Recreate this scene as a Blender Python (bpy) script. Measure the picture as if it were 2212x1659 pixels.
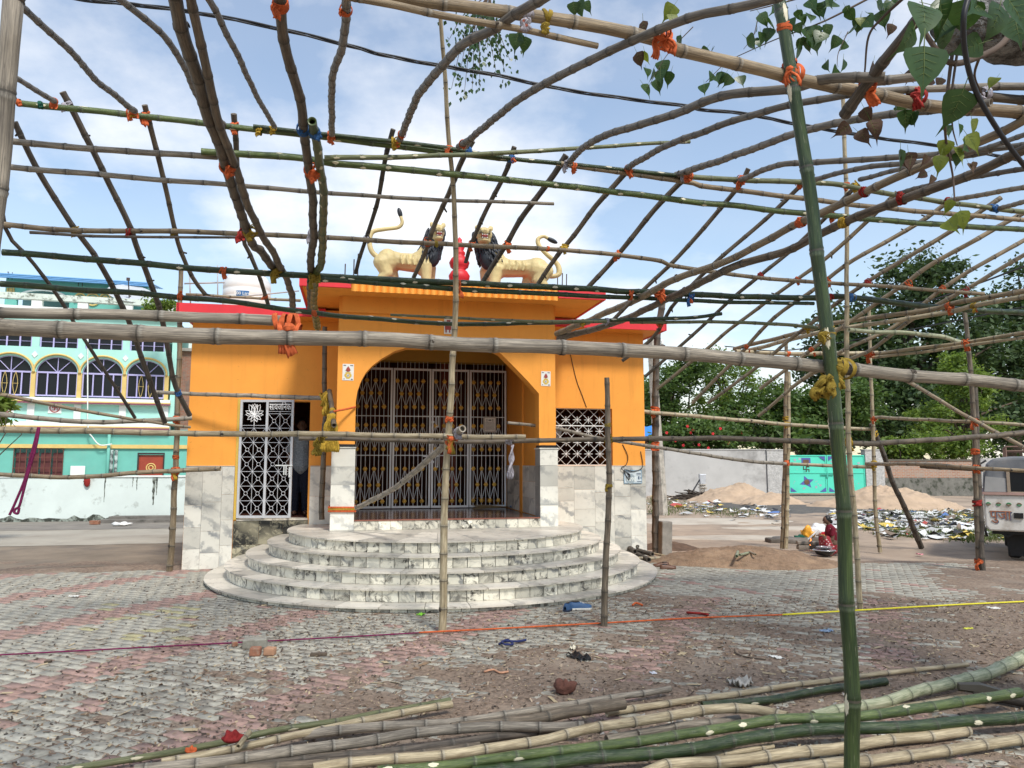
import bpy, bmesh, math, random
import numpy as np
from mathutils import Vector, Matrix, noise as mnoise
R = math.radians
random.seed(7); rng = np.random.default_rng(11)
scn = bpy.context.scene
col = scn.collection
for o in list(bpy.data.objects): bpy.data.objects.remove(o)

# ------------------------------------------------------------------ camera
F, W2, H2, CAMH = 1600.0, 1106.0, 829.5, 1.75
PITCH = math.atan(170.5 / F)
cam = bpy.data.cameras.new('camera'); camo = bpy.data.objects.new('camera', cam); col.objects.link(camo)
cam.sensor_width = 36.0; cam.lens = 36.0 * F / 2212.0; cam.clip_start = 0.05; cam.clip_end = 2000
camo.location = (0, 0, CAMH); camo.rotation_euler = (math.pi / 2 + PITCH, 0, 0)
scn.camera = camo
# ------------------------------------------------------------------ sky, sun, exposure
SUN_EL, SUN_AZ = R(52), R(152)        # azimuth measured clockwise from +Y (view direction)
world = bpy.data.worlds.new('World'); scn.world = world; world.use_nodes = True
wn = world.node_tree.nodes; wl = world.node_tree.links; wn.clear()
def wnode(t, **k):
    n = wn.new(t)
    for a, b in k.items(): setattr(n, a, b)
    return n
sky = wnode('ShaderNodeTexSky', sky_type='NISHITA', sun_disc=False, sun_elevation=SUN_EL, sun_rotation=SUN_AZ, air_density=1.25, dust_density=0.6, ozone_density=1.0)
bg1 = wnode('ShaderNodeBackground'); bg1.inputs[1].default_value = 0.15
wl.new(sky.outputs[0], bg1.inputs[0])
tc = wnode('ShaderNodeTexCoord'); sep = wnode('ShaderNodeSeparateXYZ'); wl.new(tc.outputs['Generated'], sep.inputs[0])
addz = wnode('ShaderNodeMath', operation='MAXIMUM'); wl.new(sep.outputs[2], addz.inputs[0]); addz.inputs[1].default_value = 0.0
addz2 = wnode('ShaderNodeMath', operation='ADD'); wl.new(addz.outputs[0], addz2.inputs[0]); addz2.inputs[1].default_value = 0.28
cmb = wnode('ShaderNodeCombineXYZ')
for i in (0, 1):
    d = wnode('ShaderNodeMath', operation='DIVIDE'); wl.new(sep.outputs[i], d.inputs[0]); wl.new(addz2.outputs[0], d.inputs[1]); wl.new(d.outputs[0], cmb.inputs[i])
mp = wnode('ShaderNodeMapping'); mp.inputs['Location'].default_value = (0.42, 5.2, 0); wl.new(cmb.outputs[0], mp.inputs[0])
nz = wnode('ShaderNodeTexNoise'); nz.inputs['Scale'].default_value = 1.15; nz.inputs['Detail'].default_value = 9; nz.inputs['Roughness'].default_value = 0.56
wl.new(mp.outputs[0], nz.inputs['Vector'])
rmp = wnode('ShaderNodeValToRGB'); rmp.color_ramp.elements[0].position = 0.48; rmp.color_ramp.elements[1].position = 0.66
rmp.color_ramp.elements[0].color = (0.13, 0.13, 0.13, 1)
wl.new(nz.outputs['Fac'], rmp.inputs[0])
nz2 = wnode('ShaderNodeTexNoise'); nz2.inputs['Scale'].default_value = 3.3; nz2.inputs['Detail'].default_value = 6
wl.new(mp.outputs[0], nz2.inputs['Vector'])
cr2 = wnode('ShaderNodeValToRGB'); cr2.color_ramp.elements[0].color = (0.80, 0.84, 0.90, 1); cr2.color_ramp.elements[1].color = (1.0, 0.99, 0.98, 1)
cr2.color_ramp.elements[0].position = .38; cr2.color_ramp.elements[1].position = .6
wl.new(nz2.outputs['Fac'], cr2.inputs[0])
bg2 = wnode('ShaderNodeBackground'); bg2.inputs[1].default_value = 1.0
wl.new(cr2.outputs[0], bg2.inputs[0])
mixs = wnode('ShaderNodeMixShader'); wl.new(rmp.outputs[0], mixs.inputs[0]); wl.new(bg1.outputs[0], mixs.inputs[1]); wl.new(bg2.outputs[0], mixs.inputs[2])
wo = wnode('ShaderNodeOutputWorld'); wl.new(mixs.outputs[0], wo.inputs[0])
sl = bpy.data.lights.new('sun', 'SUN'); sl.energy = 3.2; sl.angle = R(10); sl.color = (1.0, 0.95, 0.87)
so = bpy.data.objects.new('sun', sl); col.objects.link(so)
sd = Vector((math.sin(SUN_AZ) * math.cos(SUN_EL), math.cos(SUN_AZ) * math.cos(SUN_EL), math.sin(SUN_EL)))
so.rotation_euler = (-sd).to_track_quat('-Z', 'Y').to_euler(); so.location = (0, -5, 20)
scn.view_settings.view_transform = 'Standard'; scn.view_settings.look = 'None'
scn.view_settings.exposure = 0.36; scn.view_settings.gamma = 1.0; scn.view_settings.use_curve_mapping = False
scn.render.engine = 'CYCLES'
try:
    scn.cycles.max_bounces = 5; scn.cycles.diffuse_bounces = 3; scn.cycles.glossy_bounces = 2; scn.cycles.transmission_bounces = 3; scn.cycles.transparent_max_bounces = 4
except Exception: pass

# ------------------------------------------------------------------ projection helpers (photo grid 2212 x 1659)
OX = (0, 729, 1456); OY = (0, 540, 1092); TS = 0.34178
def T(t, x, y):
    c, r = (t - 1) % 3, (t - 1) // 3
    return (OX[c] + x * TS, OY[r] + y * TS)
CP, SP = math.cos(PITCH), math.sin(PITCH)
def ray(px, py):
    x = (px - W2) / F; u = (H2 - py) / F
    return Vector((x, CP - SP * u, SP + CP * u))
CAM = Vector((0, 0, CAMH))
def atY(px, py, Y):
    r = ray(px, py); return CAM + r * (Y / r.y)
def atZ(px, py, z=0.0):
    r = ray(px, py); return CAM + r * ((z - CAMH) / r.z)
def plane3(a, b, c):
    a, b, c = Vector(a), Vector(b), Vector(c); n = (b - a).cross(c - a)
    def f(px, py):
        r = ray(px, py); return CAM + r * ((a - CAM).dot(n) / r.dot(n))
    return f
class FR:
    """upright frame: x along a facade, y away from the camera, z up"""
    def __init__(s, ox, oy, yaw, oz=0.0):
        s.o = Vector((ox, oy, oz)); s.yaw = yaw; c, n = math.cos(yaw), math.sin(yaw)
        s.ax = Vector((c, n, 0)); s.ay = Vector((-n, c, 0))
    def w(s, x, y, z): return s.o + s.ax * x + s.ay * y + Vector((0, 0, z))
    def loc(s, p): d = Vector(p) - s.o; return Vector((d.dot(s.ax), d.dot(s.ay), d.z))
    def hit(s, px, py, y):
        r = ray(px, py); k = (s.o + s.ay * y - CAM).dot(s.ay) / r.dot(s.ay)
        return s.loc(CAM + r * k)
    def hitx(s, px, py, x):
        r = ray(px, py); k = (s.o + s.ax * x - CAM).dot(s.ax) / r.dot(s.ax)
        return s.loc(CAM + r * k)

# ------------------------------------------------------------------ objects
def tag(o, label=None, cat=None, group=None, kind=None):
    if label: o['label'] = label
    if cat: o['category'] = cat
    if group: o['group'] = group
    if kind: o['kind'] = kind
    return o
def empty(name, loc, label=None, cat=None, group=None, rz=0.0, parent=None):
    o = bpy.data.objects.new(name, None); col.objects.link(o); o.location = loc; o.rotation_euler = (0, 0, rz)
    o.empty_display_size = 0.1
    if parent: o.parent = parent
    return tag(o, label, cat, group)
def link(name, me, parent=None, loc=None):
    o = bpy.data.objects.new(name, me); col.objects.link(o)
    if parent: o.parent = parent
    if loc is not None: o.location = loc
    return o
class MB:
    def __init__(s): s.v = []; s.f = []; s.m = []; s.uv = []; s.cur = 0; s.useuv = False
    def add(s, vs, fs, uvs=None):
        b = len(s.v); s.v += [tuple(p) for p in vs]
        for i, f in enumerate(fs):
            s.f.append(tuple(b + k for k in f)); s.m.append(s.cur)
            if uvs is not None: s.uv.append(uvs[i]); s.useuv = True
            else: s.uv.append([(0, 0)] * len(f))
        return s
    def box(s, x0, x1, y0, y1, z0, z1):
        vs = [(x, y, z) for z in (z0, z1) for y in (y0, y1) for x in (x0, x1)]
        return s.add(vs, [(0, 2, 3, 1), (4, 5, 7, 6), (0, 1, 5, 4), (2, 6, 7, 3), (0, 4, 6, 2), (1, 3, 7, 5)])
    def cbox(s, c, sz, mat=None):
        hx, hy, hz = sz[0] / 2, sz[1] / 2, sz[2] / 2
        vs = [Vector((x, y, z)) for z in (-hz, hz) for y in (-hy, hy) for x in (-hx, hx)]
        if mat is not None: vs = [mat @ v for v in vs]
        vs = [v + Vector(c) for v in vs]
        return s.add(vs, [(0, 2, 3, 1), (4, 5, 7, 6), (0, 1, 5, 4), (2, 6, 7, 3), (0, 4, 6, 2), (1, 3, 7, 5)])
    def bar(s, a, b, w, d=None, n=4):
        """straight bar from a to b, round (n sides) or square"""
        return s.tube([a, b], [w, w], n)
    def tube(s, path, rad, n=8, caps=True, roll=math.pi / 4):
        path = [Vector(p) for p in path]; k = len(path); vs = []; up = None
        for i, p in enumerate(path):
            t = (path[min(i + 1, k - 1)] - path[max(i - 1, 0)]).normalized()
            if up is None:
                up = Vector((0, 0, 1)) if abs(t.z) < 0.9 else Vector((0, 1, 0))
            x = t.cross(up)
            if x.length < 1e-6: x = t.cross(Vector((1, 0, 0)))
            x.normalize(); y = x.cross(t).normalized(); up = y
            for j in range(n):
                a = 2 * math.pi * j / n + roll
                vs.append(p + (x * math.cos(a) + y * math.sin(a)) * rad[i])
        fs = [(i * n + j, i * n + (j + 1) % n, (i + 1) * n + (j + 1) % n, (i + 1) * n + j) for i in range(k - 1) for j in range(n)]
        if caps: fs += [tuple(range(n - 1, -1, -1)), tuple((k - 1) * n + j for j in range(n))]
        return s.add(vs, fs)
    def prism(s, poly, y0, y1):
        """polygon in x,z extruded along y"""
        n = len(poly)
        vs = [(x, y0, z) for x, z in poly] + [(x, y1, z) for x, z in poly]
        fs = [tuple(range(n)), tuple(range(2 * n - 1, n - 1, -1))] + [(i, n + i, n + (i + 1) % n, (i + 1) % n) for i in range(n)]
        return s.add(vs, fs)
    def prismz(s, poly, z0, z1):
        n = len(poly)
        vs = [(x, y, z0) for x, y in poly] + [(x, y, z1) for x, y in poly]
        fs = [tuple(range(n - 1, -1, -1)), tuple(range(n, 2 * n))] + [(i, (i + 1) % n, n + (i + 1) % n, n + i) for i in range(n)]
        return s.add(vs, fs)
    def lathe(s, prof, c=(0, 0, 0), n=16):
        vs = []; k = len(prof)
        for r, z in prof:
            for j in range(n):
                a = 2 * math.pi * j / n; vs.append((c[0] + r * math.cos(a), c[1] + r * math.sin(a), c[2] + z))
        fs = [(i * n + j, i * n + (j + 1) % n, (i + 1) * n + (j + 1) % n, (i + 1) * n + j) for i in range(k - 1) for j in range(n)]
        fs += [tuple(range(n - 1, -1, -1)), tuple((k - 1) * n + j for j in range(n))]
        return s.add(vs, fs)
    def ell(s, c, r, rot=None, nu=12, nv=8):
        vs = []; c = Vector(c)
        for i in range(nv + 1):
            th = math.pi * i / nv
            for j in range(nu):
                ph = 2 * math.pi * j / nu
                p = Vector((r[0] * math.sin(th) * math.cos(ph), r[1] * math.sin(th) * math.sin(ph), r[2] * math.cos(th)))
                if rot is not None: p = rot @ p
                vs.append(c + p)
        fs = [(i * nu + j, (i + 1) * nu + j, (i + 1) * nu + (j + 1) % nu, i * nu + (j + 1) % nu) for i in range(nv) for j in range(nu)]
        return s.add(vs, fs)
    def cap(s, a, b, ra, rb, n=10):
        a, b = Vector(a), Vector(b)
        s.tube([a, b], [ra, rb], n); s.ell(a, (ra,) * 3, None, n, 6); s.ell(b, (rb,) * 3, None, n, 6)
        return s
    def chain(s, pts, rad, n=10):
        for i in range(len(pts) - 1): s.cap(pts[i], pts[i + 1], rad[i], rad[i + 1], n)
        return s
    def mesh(s, name, mats, smooth=False):
        me = bpy.data.meshes.new(name); me.from_pydata(s.v, [], s.f)
        if not isinstance(mats, (list, tuple)): mats = [mats]
        for m in mats: me.materials.append(m)
        if len(mats) > 1: me.polygons.foreach_set('material_index', s.m)
        if s.useuv:
            l = me.uv_layers.new(name='UVMap'); fl = [c for f in s.uv for p in f for c in p]
            l.data.foreach_set('uv', fl)
        if smooth: me.polygons.foreach_set('use_smooth', [True] * len(s.f))
        me.update(); return me
    def build(s, name, mats, parent=None, smooth=False, loc=None):
        if loc is not None:
            l = Vector(loc); s.v = [tuple(Vector(p) - l) for p in s.v]
        return link(name, s.mesh(name, mats, smooth), parent, loc)
def fix_normals(o):
    bm = bmesh.new(); bm.from_mesh(o.data); bmesh.ops.recalc_face_normals(bm, faces=bm.faces); bm.to_mesh(o.data); bm.free(); return o
def blobify(o, voxel, smooth=6, factor=0.5):
    m = o.modifiers.new('remesh', 'REMESH'); m.mode = 'VOXEL'; m.voxel_size = voxel; m.use_smooth_shade = True
    if smooth:
        m2 = o.modifiers.new('smooth', 'SMOOTH'); m2.iterations = smooth; m2.factor = factor
    return o
def bevel(o, w, seg=2):
    m = o.modifiers.new('bevel', 'BEVEL'); m.width = w; m.segments = seg; m.limit_method = 'ANGLE'; return o
def npmesh(name, verts, faces, mats, mi=None, smooth=False):
    """verts (n,3), faces (m,k) arrays"""
    me = bpy.data.meshes.new(name); verts = np.asarray(verts, dtype=np.float32); faces = np.asarray(faces, dtype=np.int32)
    m, k = faces.shape
    me.vertices.add(len(verts)); me.vertices.foreach_set('co', verts.ravel())
    me.loops.add(m * k); me.loops.foreach_set('vertex_index', faces.ravel())
    me.polygons.add(m); me.polygons.foreach_set('loop_start', np.arange(0, m * k, k, dtype=np.int32))
    try: me.polygons.foreach_set('loop_total', np.full(m, k, dtype=np.int32))
    except Exception: pass
    if not isinstance(mats, (list, tuple)): mats = [mats]
    for x in mats: me.materials.append(x)
    if mi is not None: me.polygons.foreach_set('material_index', np.asarray(mi, dtype=np.int32))
    if smooth: me.polygons.foreach_set('use_smooth', np.ones(m, dtype=bool))
    me.update(calc_edges=True); me.validate(); return me
def text_mesh(txt, size, depth, mat, align='CENTER'):
    cu = bpy.data.curves.new('lettering', 'FONT'); cu.body = txt; cu.size = size; cu.extrude = depth; cu.align_x = align; cu.align_y = 'CENTER'; cu.resolution_u = 3
    t = bpy.data.objects.new('lettering', cu); col.objects.link(t)
    dg = bpy.context.evaluated_depsgraph_get(); me = bpy.data.meshes.new_from_object(t.evaluated_get(dg))
    bpy.data.objects.remove(t); me.materials.clear(); me.materials.append(mat); return me
# value noise for the terrain (numpy)
_lat = rng.random((257, 257))
def vnoise(x, y):
    xi = np.floor(x).astype(int); yi = np.floor(y).astype(int); fx = x - xi; fy = y - yi
    fx = fx * fx * (3 - 2 * fx); fy = fy * fy * (3 - 2 * fy); xi %= 256; yi %= 256
    a = _lat[xi, yi]; b = _lat[xi + 1, yi]; c = _lat[xi, yi + 1]; d = _lat[xi + 1, yi + 1]
    return (a * (1 - fx) + b * fx) * (1 - fy) + (c * (1 - fx) + d * fx) * fy
def fbm(x, y, o=4):
    t = 0; a = 0.5
    for i in range(o): t = t + a * vnoise(x * 2 ** i + 13.7 * i, y * 2 ** i + 7.1 * i); a *= 0.5
    return t
# ------------------------------------------------------------------ materials
class NT:
    def __init__(s, name):
        s.m = bpy.data.materials.new(name); s.m.use_nodes = True; s.t = s.m.node_tree; s.n = s.t.nodes; s.n.clear()
        s.out = s.n.new('ShaderNodeOutputMaterial'); s.b = s.n.new('ShaderNodeBsdfPrincipled'); s.l(s.b.outputs[0], s.out.inputs[0])
    def l(s, a, b): s.t.links.new(a, b)
    def node(s, t, ins=None, **k):
        n = s.n.new(t)
        for a, b in k.items(): setattr(n, a, b)
        if ins:
            for a, b in ins.items():
                if hasattr(b, 'is_output') or isinstance(b, bpy.types.NodeSocket): s.l(b, n.inputs[a])
                else: n.inputs[a].default_value = b
        return n
    def math(s, op, a, b=0.0, c=None, clamp=False):
        ins = {0: a, 1: b}
        if c is not None: ins[2] = c
        return s.node('ShaderNodeMath', ins, operation=op, use_clamp=clamp).outputs[0]
    def noise(s, vec, scale, detail=4, rough=0.55, dist=0.0, dim='3D', w=None):
        n = s.node('ShaderNodeTexNoise', {'Scale': scale, 'Detail': detail, 'Roughness': rough, 'Distortion': dist}, noise_dimensions=dim)
        if vec is not None: s.l(vec, n.inputs['Vector'])
        if w is not None: s.l(w, n.inputs['W'])
        return n.outputs['Fac']
    def ramp(s, fac, p0, p1, c0=(0, 0, 0, 1), c1=(1, 1, 1, 1)):
        n = s.node('ShaderNodeValToRGB', {0: fac}); e = n.color_ramp.elements
        e[0].position = p0; e[1].position = p1; e[0].color = c4(c0); e[1].color = c4(c1); return n.outputs[0]
    def mix(s, fac, a, b, mode='MIX'):
        n = s.node('ShaderNodeMix', data_type='RGBA', blend_type=mode)
        for sock, val in ((n.inputs[0], fac), (n.inputs[6], a), (n.inputs[7], b)):
            if isinstance(val, bpy.types.NodeSocket): s.l(val, sock)
            else: sock.default_value = c4(val) if isinstance(val, (tuple, list)) else val
        return n.outputs[2]
    def bump(s, h, strength=0.3, dist=0.01):
        n = s.node('ShaderNodeBump', {'Height': h, 'Strength': strength, 'Distance': dist}); s.l(n.outputs[0], s.b.inputs['Normal'])
    def objc(s, off=True):
        tcn = s.node('ShaderNodeTexCoord').outputs['Object']
        if not off: return tcn
        r = s.node('ShaderNodeObjectInfo').outputs['Random']; s.rnd = r
        k = s.math('MULTIPLY', r, 57.0)
        return s.node('ShaderNodeVectorMath', {0: tcn, 1: s.node('ShaderNodeCombineXYZ', {0: k, 1: k, 2: k}).outputs[0]}, operation='ADD').outputs[0]
    def set(s, color=None, rough=None, metal=None, spec=None):
        if color is not None:
            if isinstance(color, bpy.types.NodeSocket): s.l(color, s.b.inputs['Base Color'])
            else: s.b.inputs['Base Color'].default_value = c4(color)
        if rough is not None:
            if isinstance(rough, bpy.types.NodeSocket): s.l(rough, s.b.inputs['Roughness'])
            else: s.b.inputs['Roughness'].default_value = rough
        if metal is not None: s.b.inputs['Metallic'].default_value = metal
        if spec is not None: s.b.inputs['Specular IOR Level'].default_value = spec
        return s.m
def c4(c): return (c[0], c[1], c[2], 1.0)
def sc(c, k): return tuple(min(1, x * k) for x in c[:3])
def hexc(h):
    def l(x): x /= 255; return x / 12.92 if x < .04045 else ((x + .055) / 1.055) ** 2.4
    return tuple(l(int(h[i:i + 2], 16)) for i in (0, 2, 4))
_mats = {}
def M(name, c=(.5, .5, .5), var=0.2, scale=5.0, rough=0.7, bump=0.15, bs=40.0, bd=0.004, dirt=None, dirt_p=(0.55, 0.7), ds=2.0, rnd=0.12, metal=0.0, spec=0.4, c2=None):
    """mottled paint / stone / soil: two tones in noise, optional stain colour, fine relief, per-object variation"""
    if name in _mats: return _mats[name]
    t = NT(name); v = t.objc()
    a = t.noise(v, scale, 4, 0.6); f = t.ramp(a, 0.3, 0.7)
    colr = t.mix(f, sc(c, 1 - var), c2 if c2 else sc(c, 1 + var))
    if dirt:
        d = t.ramp(t.noise(v, ds, 6, 0.65), dirt_p[0], dirt_p[1]); colr = t.mix(d, colr, dirt)
    if rnd:
        k = t.math('MULTIPLY_ADD', t.rnd, 2 * rnd, 1 - rnd)
        colr = t.mix(1.0, colr, t.node('ShaderNodeCombineColor', {0: k, 1: k, 2: k}).outputs[0], 'MULTIPLY')
    if bump: t.bump(t.noise(v, bs, 2, 0.6), bump, bd)
    _mats[name] = t.set(colr, rough, metal, spec); return t.m
def bamboo_mat(name, c1, c2, stain, stain_amt=0.5, rough=0.5, scar=None, ring=(0.05, 0.045, 0.035), band=(0.55, 0.53, 0.46)):
    t = NT(name); uv = t.node('ShaderNodeUVMap').outputs[0]; s = t.node('ShaderNodeSeparateXYZ', {0: uv}); u, v = s.outputs[0], s.outputs[1]
    rnd = t.node('ShaderNodeObjectInfo').outputs['Random']; w = t.math('MULTIPLY', rnd, 91.0)
    ang = t.math('MULTIPLY', u, 6.2832)
    cx, cy = t.math('COSINE', ang), t.math('SINE', ang)
    p1 = t.node('ShaderNodeCombineXYZ', {0: cx, 1: cy, 2: t.math('MULTIPLY', v, 1.2)}).outputs[0]
    p2 = t.node('ShaderNodeCombineXYZ', {0: t.math('MULTIPLY', cx, 9.0), 1: t.math('MULTIPLY', cy, 9.0), 2: t.math('MULTIPLY', v, 0.9)}).outputs[0]
    big = t.noise(p1, 1.3, 3, 0.6, 0.3, '4D', w); fine = t.noise(p2, 1.6, 3, 0.65, 0.2, '4D', w)
    colr = t.mix(t.ramp(big, 0.36, 0.64), sc(c1, .82), sc(c2, 1.12))
    mot = t.noise(p1, 9.0, 4, 0.7, 0.4, '4D', w)
    colr = t.mix(t.math('MULTIPLY', t.ramp(mot, 0.50, 0.75), 0.35), colr, sc(c2, 1.35))
    colr = t.mix(t.math('MULTIPLY', t.ramp(fine, 0.46, 0.62), 0.72), colr, stain)
    st = t.noise(p1, 2.6, 6, 0.78, 0.8, '4D', w)
    colr = t.mix(t.math('MULTIPLY', t.ramp(st, 0.585, 0.64 + 0.1 * (1 - stain_amt)), 0.85), colr, stain)
    nd = t.math('SUBTRACT', v, t.math('ROUND', v)); an = t.math('ABSOLUTE', nd)
    up = t.ramp(t.math('ABSOLUTE', t.math('SUBTRACT', nd, 0.045)), 0.005, 0.035, (1, 1, 1, 1), (0, 0, 0, 1))
    colr = t.mix(t.math('MULTIPLY', up, t.math('MULTIPLY', mot, 0.75)), colr, band)
    smd = t.ramp(t.math('ADD', an, t.math('MULTIPLY', t.math('SUBTRACT', mot, 0.5), 0.35)), 0.01, 0.11, (1, 1, 1, 1), (0, 0, 0, 1))
    colr = t.mix(t.math('MULTIPLY', smd, 0.62), colr, stain)
    rg = t.math('LESS_THAN', an, t.math('MULTIPLY_ADD', fine, 0.028, -0.002)); colr = t.mix(t.math('MULTIPLY', rg, 0.85), colr, ring)
    if scar:
        cell = t.node('ShaderNodeTexWhiteNoise', {'W': t.math('ADD', t.math('ROUND', v), w)}, noise_dimensions='1D').outputs['Value']
        du = t.math('SUBTRACT', t.math('FRACT', t.math('ADD', t.math('SUBTRACT', u, cell), 0.5)), 0.5)
        dv = t.math('SUBTRACT', nd, 0.05)
        dd = t.math('SQRT', t.math('ADD', t.math('POWER', t.math('ABSOLUTE', t.math('MULTIPLY', du, 1.6)), 2.0), t.math('POWER', t.math('ABSOLUTE', t.math('MULTIPLY', dv, 0.9)), 2.0)))
        dd = t.math('ADD', dd, t.math('MULTIPLY', t.math('SUBTRACT', t.noise(p1, 7.0, 3, 0.5, 0, '4D', w), 0.5), 0.16))
        colr = t.mix(t.math('LESS_THAN', dd, 0.10), colr, scar)
        sp = t.ramp(t.noise(p2, 4.0, 2, 0.5, 0, '4D', w), 0.70, 0.72); colr = t.mix(t.math('MULTIPLY', sp, 0.8), colr, scar)
    k = t.math('MULTIPLY_ADD', rnd, 0.36, 0.82)
    colr = t.mix(1.0, colr, t.node('ShaderNodeCombineColor', {0: k, 1: k, 2: k}).outputs[0], 'MULTIPLY')
    t.bump(fine, 0.6, 0.006)
    _mats[name] = t.set(colr, rough, 0, 0.4); return t.m
BAM = {
    'grey': bamboo_mat('bamboo_grey', (.205, .178, .140), (.33, .29, .23), (.05, .043, .036), 0.5, 0.6),
    'beige': bamboo_mat('bamboo_beige', (.31, .245, .145), (.45, .38, .25), (.11, .09, .06), 0.4, 0.5),
    'tan': bamboo_mat('bamboo_tan', (.20, .15, .09), (.29, .225, .14), (.07, .055, .04), 0.5, 0.5),
    'dark': bamboo_mat('bamboo_dark', (.065, .053, .042), (.125, .103, .08), (.025, .022, .02), 0.6, 0.65, band=(.22, .2, .17)),
    'raft': bamboo_mat('bamboo_rafter_shaded', (.135, .118, .095), (.225, .198, .16), (.035, .03, .026), 0.5, 0.6, band=(.30, .28, .24)),  # grey bamboo darkened, backlit shade of the overhead rafters put into its colour
    'brown': bamboo_mat('bamboo_brown', (.10, .078, .055), (.17, .135, .095), (.03, .025, .02), 0.5, 0.6, band=(.26, .23, .18)),
    'green': bamboo_mat('bamboo_green', (.05, .078, .022), (.105, .14, .042), (.025, .045, .02), 0.4, 0.32, scar=(.62, .58, .42), band=(.28, .3, .2)),
    'dgreen': bamboo_mat('bamboo_dark_green', (.015, .034, .013), (.042, .066, .020), (.009, .018, .008), 0.4, 0.3, scar=(.58, .54, .40), band=(.16, .2, .13)),
    'olive': bamboo_mat('bamboo_olive', (.10, .12, .05), (.17, .175, .085), (.05, .06, .03), 0.4, 0.42, scar=(.5, .46, .32), band=(.3, .3, .2)),
    'pale': bamboo_mat('bamboo_pale_green', (.26, .29, .17), (.40, .40, .27), (.10, .12, .06), 0.4, 0.45, band=(.5, .5, .4)),
}
BAM['knot'] = M('bamboo_knot', (.045, .036, .028), .5, 60, .9, .8, 90, .006, (.13, .11, .085), (.5, .7), 30, 0)
def cloth_mat(name, c):
    t = NT(name); v = t.objc(); n = t.noise(v, 35, 4, 0.6)
    colr = t.mix(t.ramp(n, 0.3, 0.7), sc(c, 0.6), sc(c, 1.15)); t.bump(n, 0.5, 0.006)
    _mats[name] = t.set(colr, 0.85, 0, 0.2); return t.m
CLOTH = {'o': cloth_mat('cloth_orange', (.56, .12, .04)), 'y': cloth_mat('cloth_yellow', (.42, .27, .035)), 'r': cloth_mat('cloth_maroon', (.30, .03, .025)),
         'b': cloth_mat('cloth_blue', (.04, .12, .30)), 'w': cloth_mat('cloth_grey_lilac', (.38, .36, .40)), 'g': cloth_mat('cloth_dark_green', (.02, .10, .07)), 'm': cloth_mat('cloth_mustard', (.27, .19, .03))}
CN = {'o': 'orange', 'y': 'yellow', 'r': 'dark red', 'b': 'blue', 'w': 'grey', 'g': 'dark green', 'm': 'mustard'}
def leaf_mat(name, c, c2, tr=0.35, rough=0.45):
    t = NT(name); v = t.objc(); n = t.noise(v, 3.0, 3, 0.6); ge = t.node('ShaderNodeNewGeometry').outputs['Random Per Island']
    f = t.math('ADD', t.math('MULTIPLY', n, 0.6), t.math('MULTIPLY', ge, 0.4))
    colr = t.mix(t.ramp(f, 0.3, 0.72), c, c2); t.set(colr, rough, 0, 0.35)
    tb = t.node('ShaderNodeBsdfTranslucent'); t.l(t.mix(1.0, colr, (1.0, 1.0, .55), 'MULTIPLY'), tb.inputs[0])
    ms = t.node('ShaderNodeMixShader', {0: tr}); t.l(t.b.outputs[0], ms.inputs[1]); t.l(tb.outputs[0], ms.inputs[2]); t.l(ms.outputs[0], t.out.inputs[0])
    _mats[name] = t.m; return t.m
def marble_mat(name, base, vein, stain, sp=(0.56, 0.70), vs=1.0, rough=0.38, stain2=None):
    t = NT(name); v = t.objc()
    q = t.node('ShaderNodeMapping', {'Vector': v, 'Rotation': (0.3, 0.5, 0.9), 'Scale': (1, 1, 1.0)}).outputs[0]
    wv = t.node('ShaderNodeTexWave', {'Vector': q, 'Scale': 1.1 * vs, 'Distortion': 9.0, 'Detail': 5.0, 'Detail Scale': 1.4, 'Detail Roughness': 0.65}, wave_type='BANDS', bands_direction='DIAGONAL').outputs['Fac']
    ve = t.ramp(wv, 0.0, 0.30, (1, 1, 1, 1), (0, 0, 0, 1))
    big = t.noise(v, 2.2, 5, 0.6)
    colr = t.mix(t.ramp(big, 0.35, 0.7), sc(base, 0.86), base)
    colr = t.mix(t.math('MULTIPLY', ve, t.ramp(t.noise(v, 1.2, 3), 0.4, 0.65)), colr, vein)
    st = t.ramp(t.noise(v, 9.0, 8, 0.72, 0.8), sp[0], sp[1]); lowf = t.ramp(t.noise(v, 1.4, 2), 0.34, 0.58)
    colr = t.mix(t.math('MULTIPLY', st, lowf), colr, stain)
    k = t.math('MULTIPLY_ADD', t.rnd, 0.50, 0.66)
    colr = t.mix(1.0, colr, t.node('ShaderNodeCombineColor', {0: k, 1: k, 2: t.math('MULTIPLY', k, 0.97)}).outputs[0], 'MULTIPLY')
    t.bump(t.noise(v, 30, 3), 0.08, 0.002)
    _mats[name] = t.set(colr, rough, 0, 0.45); return t.m
MARB = marble_mat('marble_white', (.72, .70, .64), (.26, .27, .28), (.36, .35, .32), (.52, .75))
MARBS = marble_mat('marble_step', (.80, .76, .65), (.22, .225, .23), (.03, .027, .023), (.49, .60), 1.6)
MARBT = marble_mat('marble_tread', (.70, .65, .57), (.30, .29, .27), (.16, .14, .115), (.53, .70), 0.8, 0.4)
MARBB = marble_mat('marble_blackened', (.42, .38, .27), (.10, .10, .09), (.02, .02, .018), (.40, .52), 1.8)
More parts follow.
